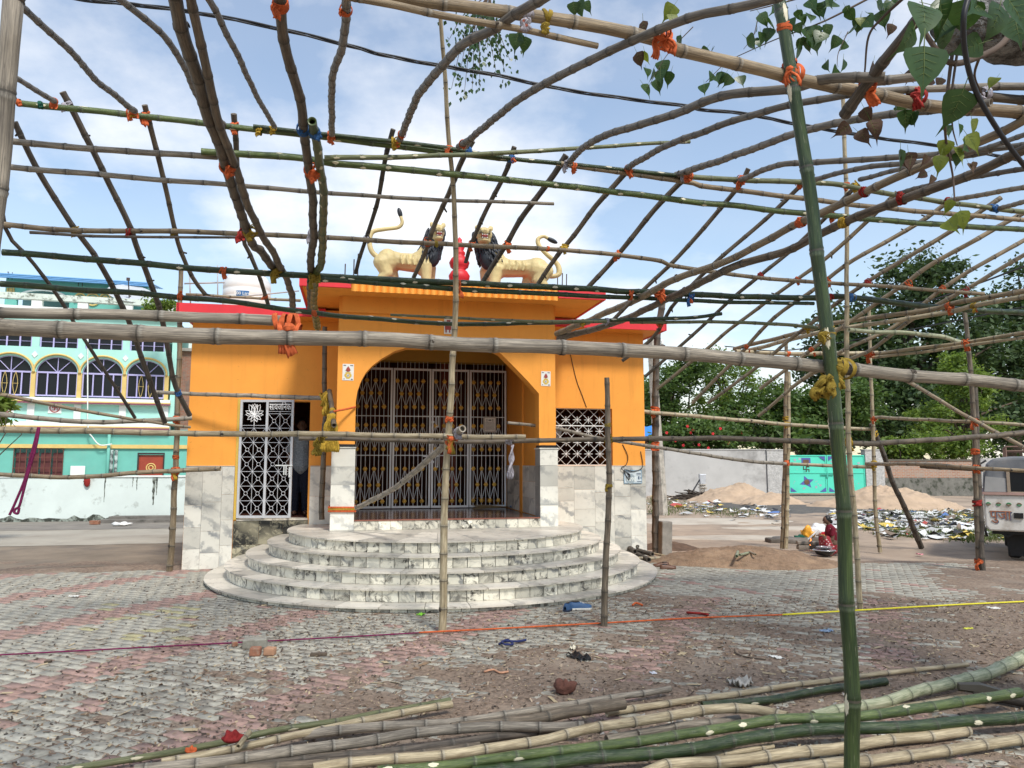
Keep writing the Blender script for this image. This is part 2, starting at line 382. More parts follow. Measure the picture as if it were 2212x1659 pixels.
# ------------------------------------------------------------------ ground
SOIL = M('soil_brown', (.200, .147, .108), 0.5, 22, 0.95, 0.9, 90, 0.012, (.27, .215, .165), (.5, .7), 1.6, 0)
SAND = M('sand_pale', (.42, .31, .215), 0.16, 2.2, 0.95, 0.6, 60, 0.01, (.30, .225, .16), (.55, .75), 1.2, 0)
YARD = M('yard_dirt', (.33, .255, .19), 0.22, 0.6, 0.95, 0.6, 25, 0.02, (.20, .16, .125), (.5, .66), 0.9, 0)
ASPH = M('road_grey', (.19, .172, .148), 0.2, 2.0, 0.95, 0.6, 50, 0.01, (.24, .215, .175), (.5, .7), 0.7, 0)
ROADB = M('road_brown', (.20, .16, .118), 0.22, 1.3, 0.95, 0.6, 40, 0.012, (.125, .105, .085), (.5, .7), 0.8, 0)
CONC = M('road_concrete', (.34, .31, .255), 0.16, 1.6, 0.9, 0.35, 40, 0.006, (.22, .19, .15), (.48, .7), 0.8, 0)
GRAV = M('gravel_dark', (.105, .10, .092), 0.35, 14, 0.95, 0.9, 70, 0.02, (.17, .15, .12), (.5, .7), 3, 0)
g = MB(); g.add([(-400, -300, -.06), (400, -300, -.06), (400, 600, -.06), (-400, 600, -.06)], [(0, 1, 2, 3)])
tag(g.build('ground', YARD), kind='structure')
def sheet(name, x0, x1, y0, y1, n, m, mat, zf, clip=None):
    xs = np.linspace(x0, x1, n); ys = np.linspace(y0, y1, m); X, Y = np.meshgrid(xs, ys); Z = zf(X, Y)
    v = np.stack([X, Y, Z], -1).reshape(-1, 3); i = np.arange(n * m).reshape(m, n)
    f = np.stack([i[:-1, :-1], i[:-1, 1:], i[1:, 1:], i[1:, :-1]], -1).reshape(-1, 4)
    if clip is not None:
        k = clip(v[f].mean(1)[:, 0], v[f].mean(1)[:, 1]); f = f[k]
    return link(name, npmesh(name, v, f, mat, smooth=True))
tag(sheet('dirt_yard', 2.2, 60, 12.6, 48, 200, 150, YARD, lambda X, Y: -.02 + .06 * (fbm(X * .9, Y * .9) - .47) + .05 * (fbm(X * .2 + 5, Y * .2) - .47)), kind='structure')
LW = FR(-8.1, 11.95, R(11))     # frame of the lane on the left: x along the kerb, y towards the wall
def strip(name, y0, y1, z, mat, x0=-14, x1=4.5, rough=.02):
    n, m = 90, max(6, int((y1 - y0) * 6))
    xs = np.linspace(x0, x1, n); ys = np.linspace(y0, y1, m); X, Y = np.meshgrid(xs, ys)
    edge = np.minimum(1, np.minimum(Y - y0, y1 - Y) / .25); Yj = Y + .25 * (fbm(X * 1.3, Y * .5 + y0) - .47) * (1 - np.clip(edge, 0, 1))
    Z = z + rough * (fbm(X * 2, Y * 2) - .47)
    wx = LW.o.x + LW.ax.x * X + LW.ay.x * Yj; wy = LW.o.y + LW.ax.y * X + LW.ay.y * Yj
    v = np.stack([wx, wy, Z], -1).reshape(-1, 3); i = np.arange(n * m).reshape(m, n)
    f = np.stack([i[:-1, :-1], i[:-1, 1:], i[1:, 1:], i[1:, :-1]], -1).reshape(-1, 4)
    return tag(link(name, npmesh(name, v, f, mat, smooth=True)), kind='structure')
strip('verge', -.1, 1.0, -.018, GRAV)
strip('lane', .75, 4.6, -.012, ROADB)
strip('road', 4.4, 8.6, -.006, CONC)
strip('roadside', 8.4, 11.6, -.001, ASPH)

# interlocking zigzag pavers
CEN, RS = Vector((-1.225, 12.43, 0)), (3.52, 3.245, 2.95, 2.647, 2.357)
def yedge(X): return np.where(X < 0, 11.95 + .20 * (X + 8.1), 13.3)
PG = M('paver_grey', (.355, .34, .285), 0.22, 14, 0.9, 0.5, 120, 0.004, (.17, .145, .115), (.50, .72), 5, 0.16)
PP = M('paver_pink', (.34, .225, .19), 0.2, 14, 0.9, 0.5, 120, 0.004, (.20, .15, .12), (.52, .74), 5, 0.16)
PY = M('paver_yellow', (.38, .35, .20), 0.14, 14, 0.9, 0.5, 120, 0.004, (.22, .19, .14), (.52, .74), 5, 0.14)
PL, PW, PA = .228, .114, .013
def outline(ins):
    t = [(0, 0), (.13, 1), (.37, 1), (.5, 0), (.63, -1) if False else (.63, 1), (.87, 1)]
    bot = [(x * PL, PA * a) for x, a in t]
    right = [(PL, 0), (PL + .010, PW * .5)]
    pts = bot + right + [(PL - x * PL, PW + PA * a) for x, a in [(0, 0), (.13, 1), (.37, 1), (.5, 0), (.63, 1), (.87, 1)]] + [(0, PW), (.010, PW * .5)]
    cx, cy = PL / 2, PW / 2 + PA * .5
    out = []
    for x, y in pts:
        dx, dy = x - cx, y - cy
        out.append((dx * (1 - 2 * ins / PL), dy * (1 - 2 * ins / PW)))
    return out
o_top, o_low = outline(.0085), outline(.0040); NO = len(o_top)
pv = np.array([(x, y, 0.0) for x, y in o_top] + [(x, y, -.024) for x, y in o_low])
tri = []
from mathutils.geometry import tessellate_polygon
tri = [tuple(t) for t in tessellate_polygon([[Vector((x, y, 0)) for x, y in o_top]])]
def ori(t):
    a, b, c = (pv[i] for i in t); return t if np.cross(b - a, c - a)[2] > 0 else (t[0], t[2], t[1])
ptri = [ori(t) for t in tri]
for i in range(NO):
    j = (i + 1) % NO; ptri += [(i, NO + i, NO + j), (i, NO + j, j)]
ptri = np.array(ptri)
UD = np.array((.42, .9075)); WD = np.array((.9075, -.42))
def ppix(X, Y, Z=0):
    yy = Y * CP + (Z - CAMH) * SP; zz = -Y * SP + (Z - CAMH) * CP
    return W2 + F * X / yy, H2 - F * zz / yy
def dirtw(X, Y):
    px, py = ppix(X, Y)
    w = np.interp(px, [-400, 200, 650, 950, 1300], [.30, .42, .58, .76, .88]) * np.interp(py, [1230, 1290, 1380, 1480, 1660], [.10, .28, .62, 1.02, 1.12])
    wr = np.interp(py, [1205, 1235, 1262, 1292, 1340, 1500], [.70, .10, .20, .62, .72, .84]); f = np.interp(px, [1080, 1480], [0., 1.]); f = np.maximum(f, ((px > 1330) & (py < 1290)) * 1.0); w = w * (1 - f) + wr * f
    w = np.where(px > 1940, np.maximum(w, np.interp(px, [1900, 2120], [.15, .90])), w)
    w = np.maximum(w, np.interp(np.hypot(X - CEN.x, Y - CEN.y), [3.52, 3.62, 3.9], [.55, .45, 0.]))
    return w
def soilh(X, Y):
    return -.0130 + .0190 * dirtw(X, Y) + .017 * (fbm(X * 1.7 + 3, Y * 1.7) - .47) + .0075 * (fbm(X * 9, Y * 9) - .47)
court = empty('courtyard', (0, 8, 0)); tag(court, kind='structure')
places = []
for i in range(-60, 80):
    for j in range(-90, 130):
        a = (i + (.5 if j % 2 else 0)) * PL; b = j * PW
        p = WD * a + UD * b + np.array((-.5, 7.5))
        X, Y = p
        if not (3.3 < Y < yedge(X) and -9.5 < X < 8.2): continue
        if X > 5.2 + .25 * (Y - 8) + 2.4: continue
        if abs(X) > Y * .74 + 1.6: continue
        if math.hypot(X - CEN.x, Y - CEN.y) < 3.40 or (Y > 12.45 + .2126 * (X + 5.46) and -5.5 < X < 2.6): continue
        q = (i + 600) ; band = (j * 0 + i + 200) % 9
        yel = 0
        px, py = ppix(X, Y)
        kind = 1 if band in (0, 1) else 0
        if px > 1330 and py < 1290: kind = 1 if (j + i) % 23 == 0 and py > 1240 else 0
        if kind == 0 and 180 < px < 420 and 1300 < py < 1380 and random.random() < .32: kind = 2
        if random.random() < .02: kind = 1 - (kind == 1)
        places.append((X, Y, kind, px, py))
ang = math.atan2(WD[1], WD[0]); ca, sa = math.cos(ang), math.sin(ang)
pl = np.array([(a, b) for a, b, *_ in places]); sh = soilh(pl[:, 0], pl[:, 1])
score = [(-(p[1] ** 2 + p[0] ** 2) if (0 < p[3] < 2212 and p[4] < 1640 and sh[k] < -.001) else -1e9) for k, p in enumerate(places)]
near = set(sorted(range(len(places)), key=lambda k: -score[k])[:300])
pm = [PG, PP, PY]; pmesh = [npmesh('paver', pv, ptri, m) for m in pm]
bv, bf, bm_ = [], [], []; base = 0
for k, (X, Y, kind, px, py) in enumerate(places):
    tx, ty, dz = random.gauss(0, .010), random.gauss(0, .010), random.gauss(0, .0012)
    if k in near:
        o = link('paver', pmesh[kind], court, (X, Y - 8, dz)); o.rotation_euler = (tx, ty, ang + random.gauss(0, .008))
    else:
        v = pv.copy(); v[:, 2] += dz + tx * v[:, 1] - ty * v[:, 0]
        bv.append(np.stack([ca * v[:, 0] - sa * v[:, 1] + X, sa * v[:, 0] + ca * v[:, 1] + Y - 8, v[:, 2]], -1)); bf.append(ptri + base); bm_.append(np.full(len(ptri), kind)); base += len(pv)
o = link('paver_field', npmesh('paver_field', np.concatenate(bv), np.concatenate(bf), pm, np.concatenate(bm_)), court); tag(o, kind='stuff')
tag(sheet('soil', -9.5, 9.5, 3.0, 13.6, 520, 330, SOIL, soilh, lambda X, Y: (np.hypot(X - CEN.x, Y - CEN.y) > 3.3) & ~((Y > 12.5 + .2126 * (X + 5.46)) & (X > -5.5) & (X < 2.5))), kind='structure')
# litter of chips and leaf bits on the soil
def chips(name, n, region, size, mats, hfun, label, cat, flat=.25):
    X = rng.uniform(region[0], region[1], n); Y = rng.uniform(region[2], region[3], n); Z = hfun(X, Y)
    a = rng.uniform(0, 6.28, n); L = size * rng.uniform(.4, 1.8, n); Wd = L * rng.uniform(.15, .6, n); tl = rng.normal(0, flat, n); tl2 = rng.normal(0, flat, n)
    dx = np.stack([np.cos(a), np.sin(a), tl], -1) * L[:, None]; dy = np.stack([-np.sin(a), np.cos(a), tl2], -1) * Wd[:, None]
    c = np.stack([X, Y, Z + .002 + np.abs(tl) * L * .5], -1)
    top = np.stack([c - dx - dy * .6, c + dx * .9 - dy, c + dx + dy * .8, c - dx * .8 + dy], 1); top[:, :, 2] += .003
    f = np.arange(n * 4).reshape(n, 4)
    o = link(name, npmesh(name, top.reshape(-1, 3), f, mats, rng.integers(0, len(mats), n))); return tag(o, label, cat, kind='stuff')
CH = [M('chip_brown', (.19, .125, .075), .3, 3, .95, 0, rnd=0), M('chip_dark', (.06, .045, .035), .3, 3, .95, 0, rnd=0), M('chip_straw', (.40, .32, .20), .25, 3, .9, 0, rnd=0), M('chip_soil', (.13, .09, .065), .3, 3, .95, 0, rnd=0)]
def onsoil(X, Y): return np.maximum(soilh(X, Y), -.001)
chips('leaf_litter', 26000, (-3.6, 7.5, 3.6, 9.9), .010, CH, onsoil, 'fine brown litter of wood chips and leaf bits on the soil', 'litter')
chips('soil_crumbs', 16000, (-3.0, 7.8, 3.6, 9.9), .0095, [CH[1], CH[3], M('chip_pale', (.33, .26, .19), .2, 3, .95, 0, rnd=0), M('chip_grey', (.28, .27, .25), .2, 3, .95, 0, rnd=0)], onsoil, 'coarse crumbs and clods strewn over the brown soil', 'litter', .35)
chips('straw_litter', 500, (-4.5, 7.5, 3.6, 9.5), .035, [CH[2], CH[0]], onsoil, 'loose straw and bark strips strewn over the courtyard', 'litter', .1)
chips('dark_litter', 3500, (-7.5, -1.5, 4.0, 11.6), .012, [CH[1], CH[1], CH[0]], onsoil, 'dark crumbs scattered over the grey and pink pavers', 'litter')
def heap(name, label, cx, cy, rx, ry, h, mat, seed=0, rz=0, n=90, z0=-.03, p=1.25):
    vs, fs = [], []; rings = 40
    for i in range(rings + 1):
        rr = i / rings
        for j in range(n):
            a = 2 * math.pi * j / n
            wob = 1 + .22 * (mnoise.noise(Vector((math.cos(a) * 1.4 + seed, math.sin(a) * 1.4, seed))) )
            x, y = math.cos(a) * rr * rx * wob, math.sin(a) * rr * ry * wob
            z = h * max(0, 1 - rr ** p) * (1 + .3 * mnoise.noise(Vector((x * .9 + seed, y * .9, 0)))) + (.10 * mnoise.noise(Vector((x * 3.1, y * 3.1, seed))) + .07 * mnoise.noise(Vector((x * 7.7, y * 7.7, seed + 3))) + .05 * mnoise.noise(Vector((x * 17, y * 17, seed)))) * h * (rr < .97)
            vs.append((x, y, z if rr < 1 else -.05))
    for i in range(rings):
        for j in range(n): fs.append((i * n + j, (i + 1) * n + j, (i + 1) * n + (j + 1) % n, i * n + (j + 1) % n))
    b = MB(); b.add(vs, fs); o = b.build(name, mat, None, True); o.location = (cx, cy, z0); o.rotation_euler = (0, 0, rz)
    return tag(o, label, 'heap') if label else o
# ------------------------------------------------------------------ temple
ORG = M('paint_orange', (.74, .300, .045), 0.06, 2.2, 0.62, 0.25, 90, 0.002, (.60, .20, .025), (.62, .85), 1.1, 0, spec=.3)
def wall_paint(name, c):
    t = NT(name); v = t.objc(False); m = t.node('ShaderNodeMapping', {'Vector': v, 'Scale': (3.0, 3.0, .22)}).outputs[0]
    a = t.noise(v, 1.4, 4, .6); colr = t.mix(t.ramp(a, .3, .7), sc(c, .92), sc(c, 1.05)); colr = t.mix(t.math('MULTIPLY', t.ramp(t.noise(m, 1.6, 5, .7), .54, .72), .40), colr, sc(c, .62))
    colr = t.mix(t.math('MULTIPLY', t.ramp(t.noise(v, 5.5, 6, .75), .60, .70), .35), colr, (c[0] * .8, c[1] * 1.0, c[2] * 1.6)); sp = t.ramp(t.noise(v, 26, 3, .6), .68, .72); colr = t.mix(t.math('MULTIPLY', sp, .35), colr, sc(c, .45))
    t.bump(t.noise(v, 70, 2, .6), .45, .003); _mats[name] = t.set(colr, .65, 0, .3); return t.m
ORG = wall_paint('paint_orange_weathered', (.78, .320, .050))
OCH = M('paint_ochre', (.40, .235, .035), 0.08, 2.0, 0.65, 0.2, 80, 0.002, rnd=0)
RED = M('paint_red', (.62, .025, .035), 0.10, 4, 0.5, 0.2, 60, 0.002, (.42, .02, .03), (.6, .8), 2, 0)
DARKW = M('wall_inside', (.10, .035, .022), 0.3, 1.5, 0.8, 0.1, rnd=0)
GRAN = M('granite_floor', (.075, .05, .042), 0.5, 45, 0.16, 0, rnd=0)
BLK = M('granite_black', (.012, .012, .014), 0.3, 30, 0.2, 0, rnd=0)
ROOFC = M('roof_concrete', (.30, .28, .25), 0.2, 3, 0.9, 0.4, 30, .004, rnd=0)
SILV = M('steel_paint', (.78, .79, .80), 0.06, 6, 0.42, 0.05, 60, .001, metal=0.1, rnd=0)
GOLD = M('brass_rosette', (.78, .48, .10), 0.15, 30, 0.4, 0.1, metal=0.25, rnd=0.15)
TF = FR(-2.81, 11.55, R(12))
temple = empty('temple', TF.o, 'orange painted temple with red roof edges, arched porch and white marble base', 'temple', rz=TF.yaw)
TW, TG = 1.45, 2.85                                       # set-back of wing walls and of the gate
ZP, ZF = .71, .865                                        # platform and porch floor
sL = TF.hit(392, 1230, TW).x; sR = TF.hit(1396, 1100, TW).x
PLx = [TF.hit(714, 1060, 0).x, TF.hit(766, 1060, 0).x]; PRx = [TF.hit(1167, 1060, 0).x, TF.hit(1205.5, 1060, 0).x]
ZD = 1.69                                                 # top of the marble dado on the wings
WZ = 4.23; SZ = 4.39
# --- wall helper: rectangular wall in the x,z plane with rectangular holes
def wallgrid(b, x0, x1, z0, z1, y0, y1, holes):
    xs = sorted({x0, x1, *[h[0] for h in holes], *[h[1] for h in holes]}); zs = sorted({z0, z1, *[h[2] for h in holes], *[h[3] for h in holes]})
    for i in range(len(xs) - 1):
        j = 0
        while j < len(zs) - 1:
            cx = (xs[i] + xs[i + 1]) / 2
            def hole(k): cz = (zs[k] + zs[k + 1]) / 2; return any(h[0] < cx < h[1] and h[2] < cz < h[3] for h in holes)
            if hole(j): j += 1; continue
            k = j
            while k + 1 < len(zs) - 1 and not hole(k + 1): k += 1
            b.box(xs[i], xs[i + 1], y0, y1, zs[j], zs[k + 1]); j = k + 1
# left wing front with doorway, right wing front with window
dx0 = TF.hit(512, 990, TW).x; dx1 = TF.hit(667, 990, TW).x; dz0 = .80; dz1 = TF.hit(590, 866, TW).z
wx0 = TF.hit(1201, 940, TW).x; wx1 = TF.hit(1323, 940, TW).x; wz1 = TF.hit(1260, 882, TW).z; wz0 = ZD + .015
pxl, pxr = PLx[0] + .06, PRx[1] - .03
b = MB(); wallgrid(b, sL, pxl + .25, 0, WZ, TW, TW + .22, [(dx0, dx1, dz0, dz1)])
wl_ = b.build('wall', ORG, temple); wl_['label'] = 'orange left wing wall with doorway'
b = MB(); wallgrid(b, pxr - .25, sR, 0, WZ, TW, TW + .22, [(max(wx0, pxr - .24), wx1, wz0, wz1)])
wr_ = b.build('wall', ORG, temple); wr_['label'] = 'orange right wing wall with square window'
b = MB(); b.box(sL, sL + .2, TW + .22, 7.5, 0, WZ); b.box(sR - .2, sR, TW + .22, 7.5, 0, WZ); b.box(sL, sR, 7.5, 7.7, 0, WZ)
b.build('wall', ORG, temple)
# door reveal (yellow) and porch side walls + back piers
b = MB(); b.box(dx0 - .02, dx0 + .03, TW - .02, TW + .20, dz0, dz1 + .03); b.build('door_frame', M('paint_yellow', (.55, .36, .06), .1, 3, .6, .1, rnd=0), temple)
b = MB(); b.box(pxl, pxl + .22, .30, TG - .001, SZ - 3.9, SZ); b.box(pxr - .22, pxr, .30, TG - .001, SZ - 3.9, SZ)
b.build('porch_wall', ORG, temple)
gx0 = TF.hit(760, 1000, TG).x; gx1 = TF.hit(1094, 1000, TG).x
b = MB(); b.box(gx1 + .02, pxr - .225, TG - .02, TG + .2, ZF, SZ); b.box(pxl + .221, gx0 - .02, TG - .02, TG + .2, ZF, SZ)
b.build('gate_pier', ORG, temple)
zb = TF.hit(930, 783, TG).z
b = MB(); b.box(pxl + .221, pxr - .221, TG - .16, TG + .16, zb, zb + .34); b.build('lintel_beam', OCH, temple)
# arch wall
ax0 = TF.hit(768, 900, 0).x; ax1 = TF.hit(1165, 900, 0).x
def ap(px, py): q = TF.hit(px, py, .0); return (q.x, q.z)
zpt = TF.hit(740, 968, 0).z                                # top of the marble pillars
wlx, wrx = pxl, pxr
archL = [ap(768, 866), ap(772, 845), ap(780, 823), ap(790, 805), ap(804, 790), ap(825, 774), ap(853, 758), ap(880, 750)]
archR = [ap(1060, 752), ap(1082, 763), ap(1112, 793), ap(1140, 822), ap(1165, 850)]
zspring = zpt + .06
b = MB()
poly_top = archL + archR
# left leg, right leg and the arch band built as vertical strips so that every face stays planar
b.box(wlx, ax0, .02, .30, zspring, SZ); b.box(ax1, wrx, .02, .30, zspring, SZ)
pts = [(ax0, archL[0][1])] + archL[1:] + archR[:-1] + [(ax1, archR[-1][1])]
for i in range(len(pts) - 1):
    (xa, za), (xb_, zb_) = pts[i], pts[i + 1]
    if xb_ - xa < 1e-4: continue
    b.prism([(xa, za), (xb_, zb_), (xb_, SZ), (xa, SZ)], .02, .30)
o = b.build('arch_wall', ORG, temple); fix_normals(o)
b = MB(); b.box(wlx + .05, wrx - .05, -.05, .35, SZ - .26, SZ - .001); b.build('soffit_beam', ORG, temple)
# slabs
def slab(name, x0, x1, y0, y1, z0, z1, lab=None):
    bb = MB(); bb.box(x0, x1, y0, y1, z0, z1); o = bb.build(name, [ORG], temple)
    return o
csx0 = TF.hit(651, 612, -.62).x; csx1 = TF.hit(1304, 640, -.62).x
slab('roof_slab', csx0 + .01, csx1 - .01, -.60, 7.7, SZ, SZ + .12)
b = MB(); b.box(csx0 + .02, csx1 - .02, -.58, 3.39, SZ + .121, SZ + .148); b.build('roof_topping', ROOFC, temple)
b = MB(); b.box(TF.hit(790, 610, 0).x, TF.hit(1200, 610, 0).x, -.16, .45, SZ + .1481, SZ + .15); b.build('red_plinth', RED, temple)
fx0 = TF.hit(758, 632, -.62).x; fx1 = TF.hit(1206, 640, -.62).x
for nm, x0, x1 in (('fascia', csx0, fx0), ('fascia', fx1, csx1)):
    b = MB(); b.box(x0, x1, -.64, -.601, SZ - .012, SZ + .135); bevel(b.build(nm, RED, temple), .006)
b = MB(); b.box(csx0 - .03, csx0 + .009, -.64, 3.4, SZ - .010, SZ + .134); b.build('fascia', RED, temple)
b = MB(); b.box(csx1 - .009, csx1 + .03, -.64, 3.4, SZ - .010, SZ + .134); b.build('fascia', RED, temple)
# corrugated orange valance between the red ends
n = 30; vs = []; fs = []
for i in range(n * 6 + 1):
    x = fx0 + .005 + (fx1 - fx0 - .01) * i / (n * 6); ph = (i % 6) / 6; yy = -.62 - .055 * abs(math.sin(math.pi * ph))
    vs += [(x, yy, SZ - .05 - .015 * abs(math.sin(math.pi * ph))), (x, yy + .02, SZ + .128)]
fs = [(2 * i, 2 * i + 2, 2 * i + 3, 2 * i + 1) for i in range(n * 6)]
b = MB(); b.add(vs, fs); o = b.build('scalloped_valance', ORG, temple); m = o.modifiers.new('solid', 'SOLIDIFY'); m.thickness = .012
lx0 = TF.hit(386, 660, TW - .5).x
slab('roof_slab', lx0 + .01, csx0 + .55, TW - .48, 7.9, WZ, WZ + .115)
b = MB(); b.box(lx0 - .02, csx0 + .30, TW - .52, TW - .481, WZ - .012, WZ + .135); b.build('fascia', RED, temple)
b = MB(); b.box(lx0 - .03, lx0 + .009, TW - .52, 7.9, WZ - .012, WZ + .134); b.build('fascia', RED, temple)
rx1 = TF.hit(1436, 705, TW - .5).x
slab('roof_slab', csx1 - .55, rx1 - .01, TW - .48, 7.9, WZ, WZ + .115)
b = MB(); b.box(csx1 - .40, rx1 + .02, TW - .52, TW - .481, WZ - .012, WZ + .135); b.build('fascia', RED, temple)
b = MB(); b.box(rx1 - .009, rx1 + .03, TW - .52, 7.9, WZ - .012, WZ + .134); b.build('fascia', RED, temple)
# floors, inner rooms
b = MB(); b.box(PLx[1] + .005, PRx[0] - .005, .02, TG + 4.5, ZF - .10, ZF - .004); b.build('porch_floor', GRAN, temple)
b = MB(); b.box(PLx[1] + .006, PRx[0] - .006, -.015, .05, ZF - .012, ZF + .004); b.build('floor_nosing', M('nosing_red', (.25, .09, .06), .2, 8, .3, 0, rnd=0), temple)
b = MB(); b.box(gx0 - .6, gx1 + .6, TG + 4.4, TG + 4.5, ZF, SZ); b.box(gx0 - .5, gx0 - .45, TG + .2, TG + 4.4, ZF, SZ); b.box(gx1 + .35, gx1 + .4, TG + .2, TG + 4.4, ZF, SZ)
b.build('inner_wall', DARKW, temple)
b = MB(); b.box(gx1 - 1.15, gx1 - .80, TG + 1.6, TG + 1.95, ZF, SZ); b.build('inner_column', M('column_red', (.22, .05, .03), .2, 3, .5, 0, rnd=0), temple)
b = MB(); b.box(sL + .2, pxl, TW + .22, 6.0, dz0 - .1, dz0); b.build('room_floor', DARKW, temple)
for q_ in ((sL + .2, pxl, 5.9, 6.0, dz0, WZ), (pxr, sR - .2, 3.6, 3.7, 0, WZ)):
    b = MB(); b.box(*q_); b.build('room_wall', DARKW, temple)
# --- marble tiles
def tiles(parent, x0, x1, z0, z1, y, cols, rows, mat, name='marble_tile', gap=.0035, th=.018, jit=.0015, holes=()):
    """marble slabs on a wall facing the camera: each its own object"""
    for r_ in range(len(rows) - 1):
        for c_ in range(len(cols) - 1):
            a0, a1, b0, b1 = cols[c_], cols[c_ + 1], rows[r_], rows[r_ + 1]
            segs = [(a0, a1, b0, b1)]
            for h in holes:
                ns = []
                for (p0, p1, q0, q1) in segs:
                    if h[1] <= p0 or h[0] >= p1 or h[3] <= q0 or h[2] >= q1: ns.append((p0, p1, q0, q1)); continue
                    if h[0] > p0: ns.append((p0, h[0], q0, q1))
                    if h[1] < p1: ns.append((h[1], p1, q0, q1))
                    if h[2] > q0: ns.append((max(p0, h[0]), min(p1, h[1]), q0, h[2]))
                segs = ns
            for (p0, p1, q0, q1) in segs:
                if p1 - p0 < .03 or q1 - q0 < .03: continue
                yy = y - th - random.uniform(0, jit)
                bb = MB(); hx, hz = (p1 - p0) / 2 - gap / 2, (q1 - q0) / 2 - gap / 2
                bb.box(-hx, hx, 0, th, -hz, hz)
                o = bb.build(name, mat, parent); o.location = ((p0 + p1) / 2, yy, (q0 + q1) / 2)
def jitrows(z0, z1, n):
    return [z0 + (z1 - z0) * i / n for i in range(n + 1)]
lc = [sL + .004] + [TF.hit(p, 1090, TW).x for p in (436, 478)] + [dx0 - .025]
for i in range(3):
    zr = [[0.0, .33, .68, 1.05, ZD], [0, .26, .62, 1.1, ZD], [0, .38, .80, 1.22, ZD]][i]
    tiles(wl_, lc[i], lc[i + 1], 0, ZD, TW, [lc[i], lc[i + 1]], zr, MARB)
tiles(wl_, dx0 - .02, dx1 + .02, 0, dz0 - .02, TW, [dx0 - .02, (dx0 * 2 + dx1) / 3, (dx0 + 2 * dx1) / 3, dx1 + .02], [0, .38, dz0 - .02], MARBB)
tiles(wl_, dx1 + .03, pxl - .002, dz0 - .1, ZD, TW, [dx1 + .03, pxl - .002], [dz0 - .1, 1.18, ZD], MARB)
rc = [PRx[1] + .005] + [TF.hit(p, 1090, TW).x for p in (1240, 1285, 1327, 1362)] + [sR - .004]
for i in range(5):
    zr = [[0, .3, .62, 1.05, 1.29, ZD], [0, .22, .58, .90, 1.26, ZD], [0, .3, .66, 1.2, ZD], [0, .36, .78, 1.12, 1.42, ZD], [0, .4, .88, 1.3, ZD]][i]
    tiles(wr_, rc[i], rc[i + 1], 0, ZD, TW, [rc[i], rc[i + 1]], zr, MARB)
# capping of the dado
b = MB(); b.box(sL - .006, dx0 - .03, TW - .024, TW, ZD + .002, ZD + .012); b.box(dx1 + .03, pxl - .003, TW - .024, TW, ZD + .002, ZD + .012); b.box(PRx[1] + .004, sR + .006, TW - .024, TW, ZD + .002, ZD + .012); b.build('dado_cap', MARB, temple)
# porch inner dado (right hand side wall)
for k in range(4):
    for r_ in range(3):
        y0_, y1_ = .31 + k * .63, .31 + (k + 1) * .63; z0_, z1_ = ZF + r_ * .28, ZF + (r_ + 1) * .28
        if y1_ > TG: y1_ = TG - .03
        bb = MB(); bb.box(-.018, 0, -(y1_ - y0_) / 2 + .002, (y1_ - y0_) / 2 - .002, -.138, .138); o = bb.build('marble_tile', MARB, wr_); o.location = (pxr - .222, (y0_ + y1_) / 2, (z0_ + z1_) / 2)
# marble pillars of the porch
for nm, (x0, x1) in (('left', PLx), ('right', PRx)):
    p = MB(); p.box(x0 + .016, x1 - .016, .016, .34, ZP - .05, zpt); pil = p.build('pillar', MARB, temple)
    zs = [ZP + .002, ZP + .32, ZP + .70, ZP + .98, zpt - .004] if nm == 'left' else [ZP + .002, ZP + .35, ZP + .66, ZP + 1.0, zpt - .004]
    for k in range(4):
        bb = MB(); hx, hz = (x1 - x0) / 2 - .001, (zs[k + 1] - zs[k]) / 2 - .002; bb.box(-hx, hx, 0, .0155, -hz, hz)
        o = bb.build('marble_tile', MARB, pil); o.location = ((x0 + x1) / 2, 0, (zs[k] + zs[k + 1]) / 2)
        for xs_ in (x0, x1 - .0155):
            bb = MB(); bb.box(0, .0155, -.161, .161, -hz, hz); o = bb.build('marble_tile', M('marble_side_shaded', (.30, .29, .27), .2, 3, .4, .05, rnd=.2), pil); o.location = (xs_, .178, (zs[k] + zs[k + 1]) / 2)  # pillar sides: same marble, shade painted in as a darker colour
    p = MB(); p.box(x0 - .012, x1 + .012, -.012, .36, zpt, zpt + .018); p.build('pillar_cap', MARB, temple)
    p = MB(); p.box(x0 + .012, x1 - .012, .012, .33, zpt + .018, zspring + .002); p.build('black_band', BLK, temple)
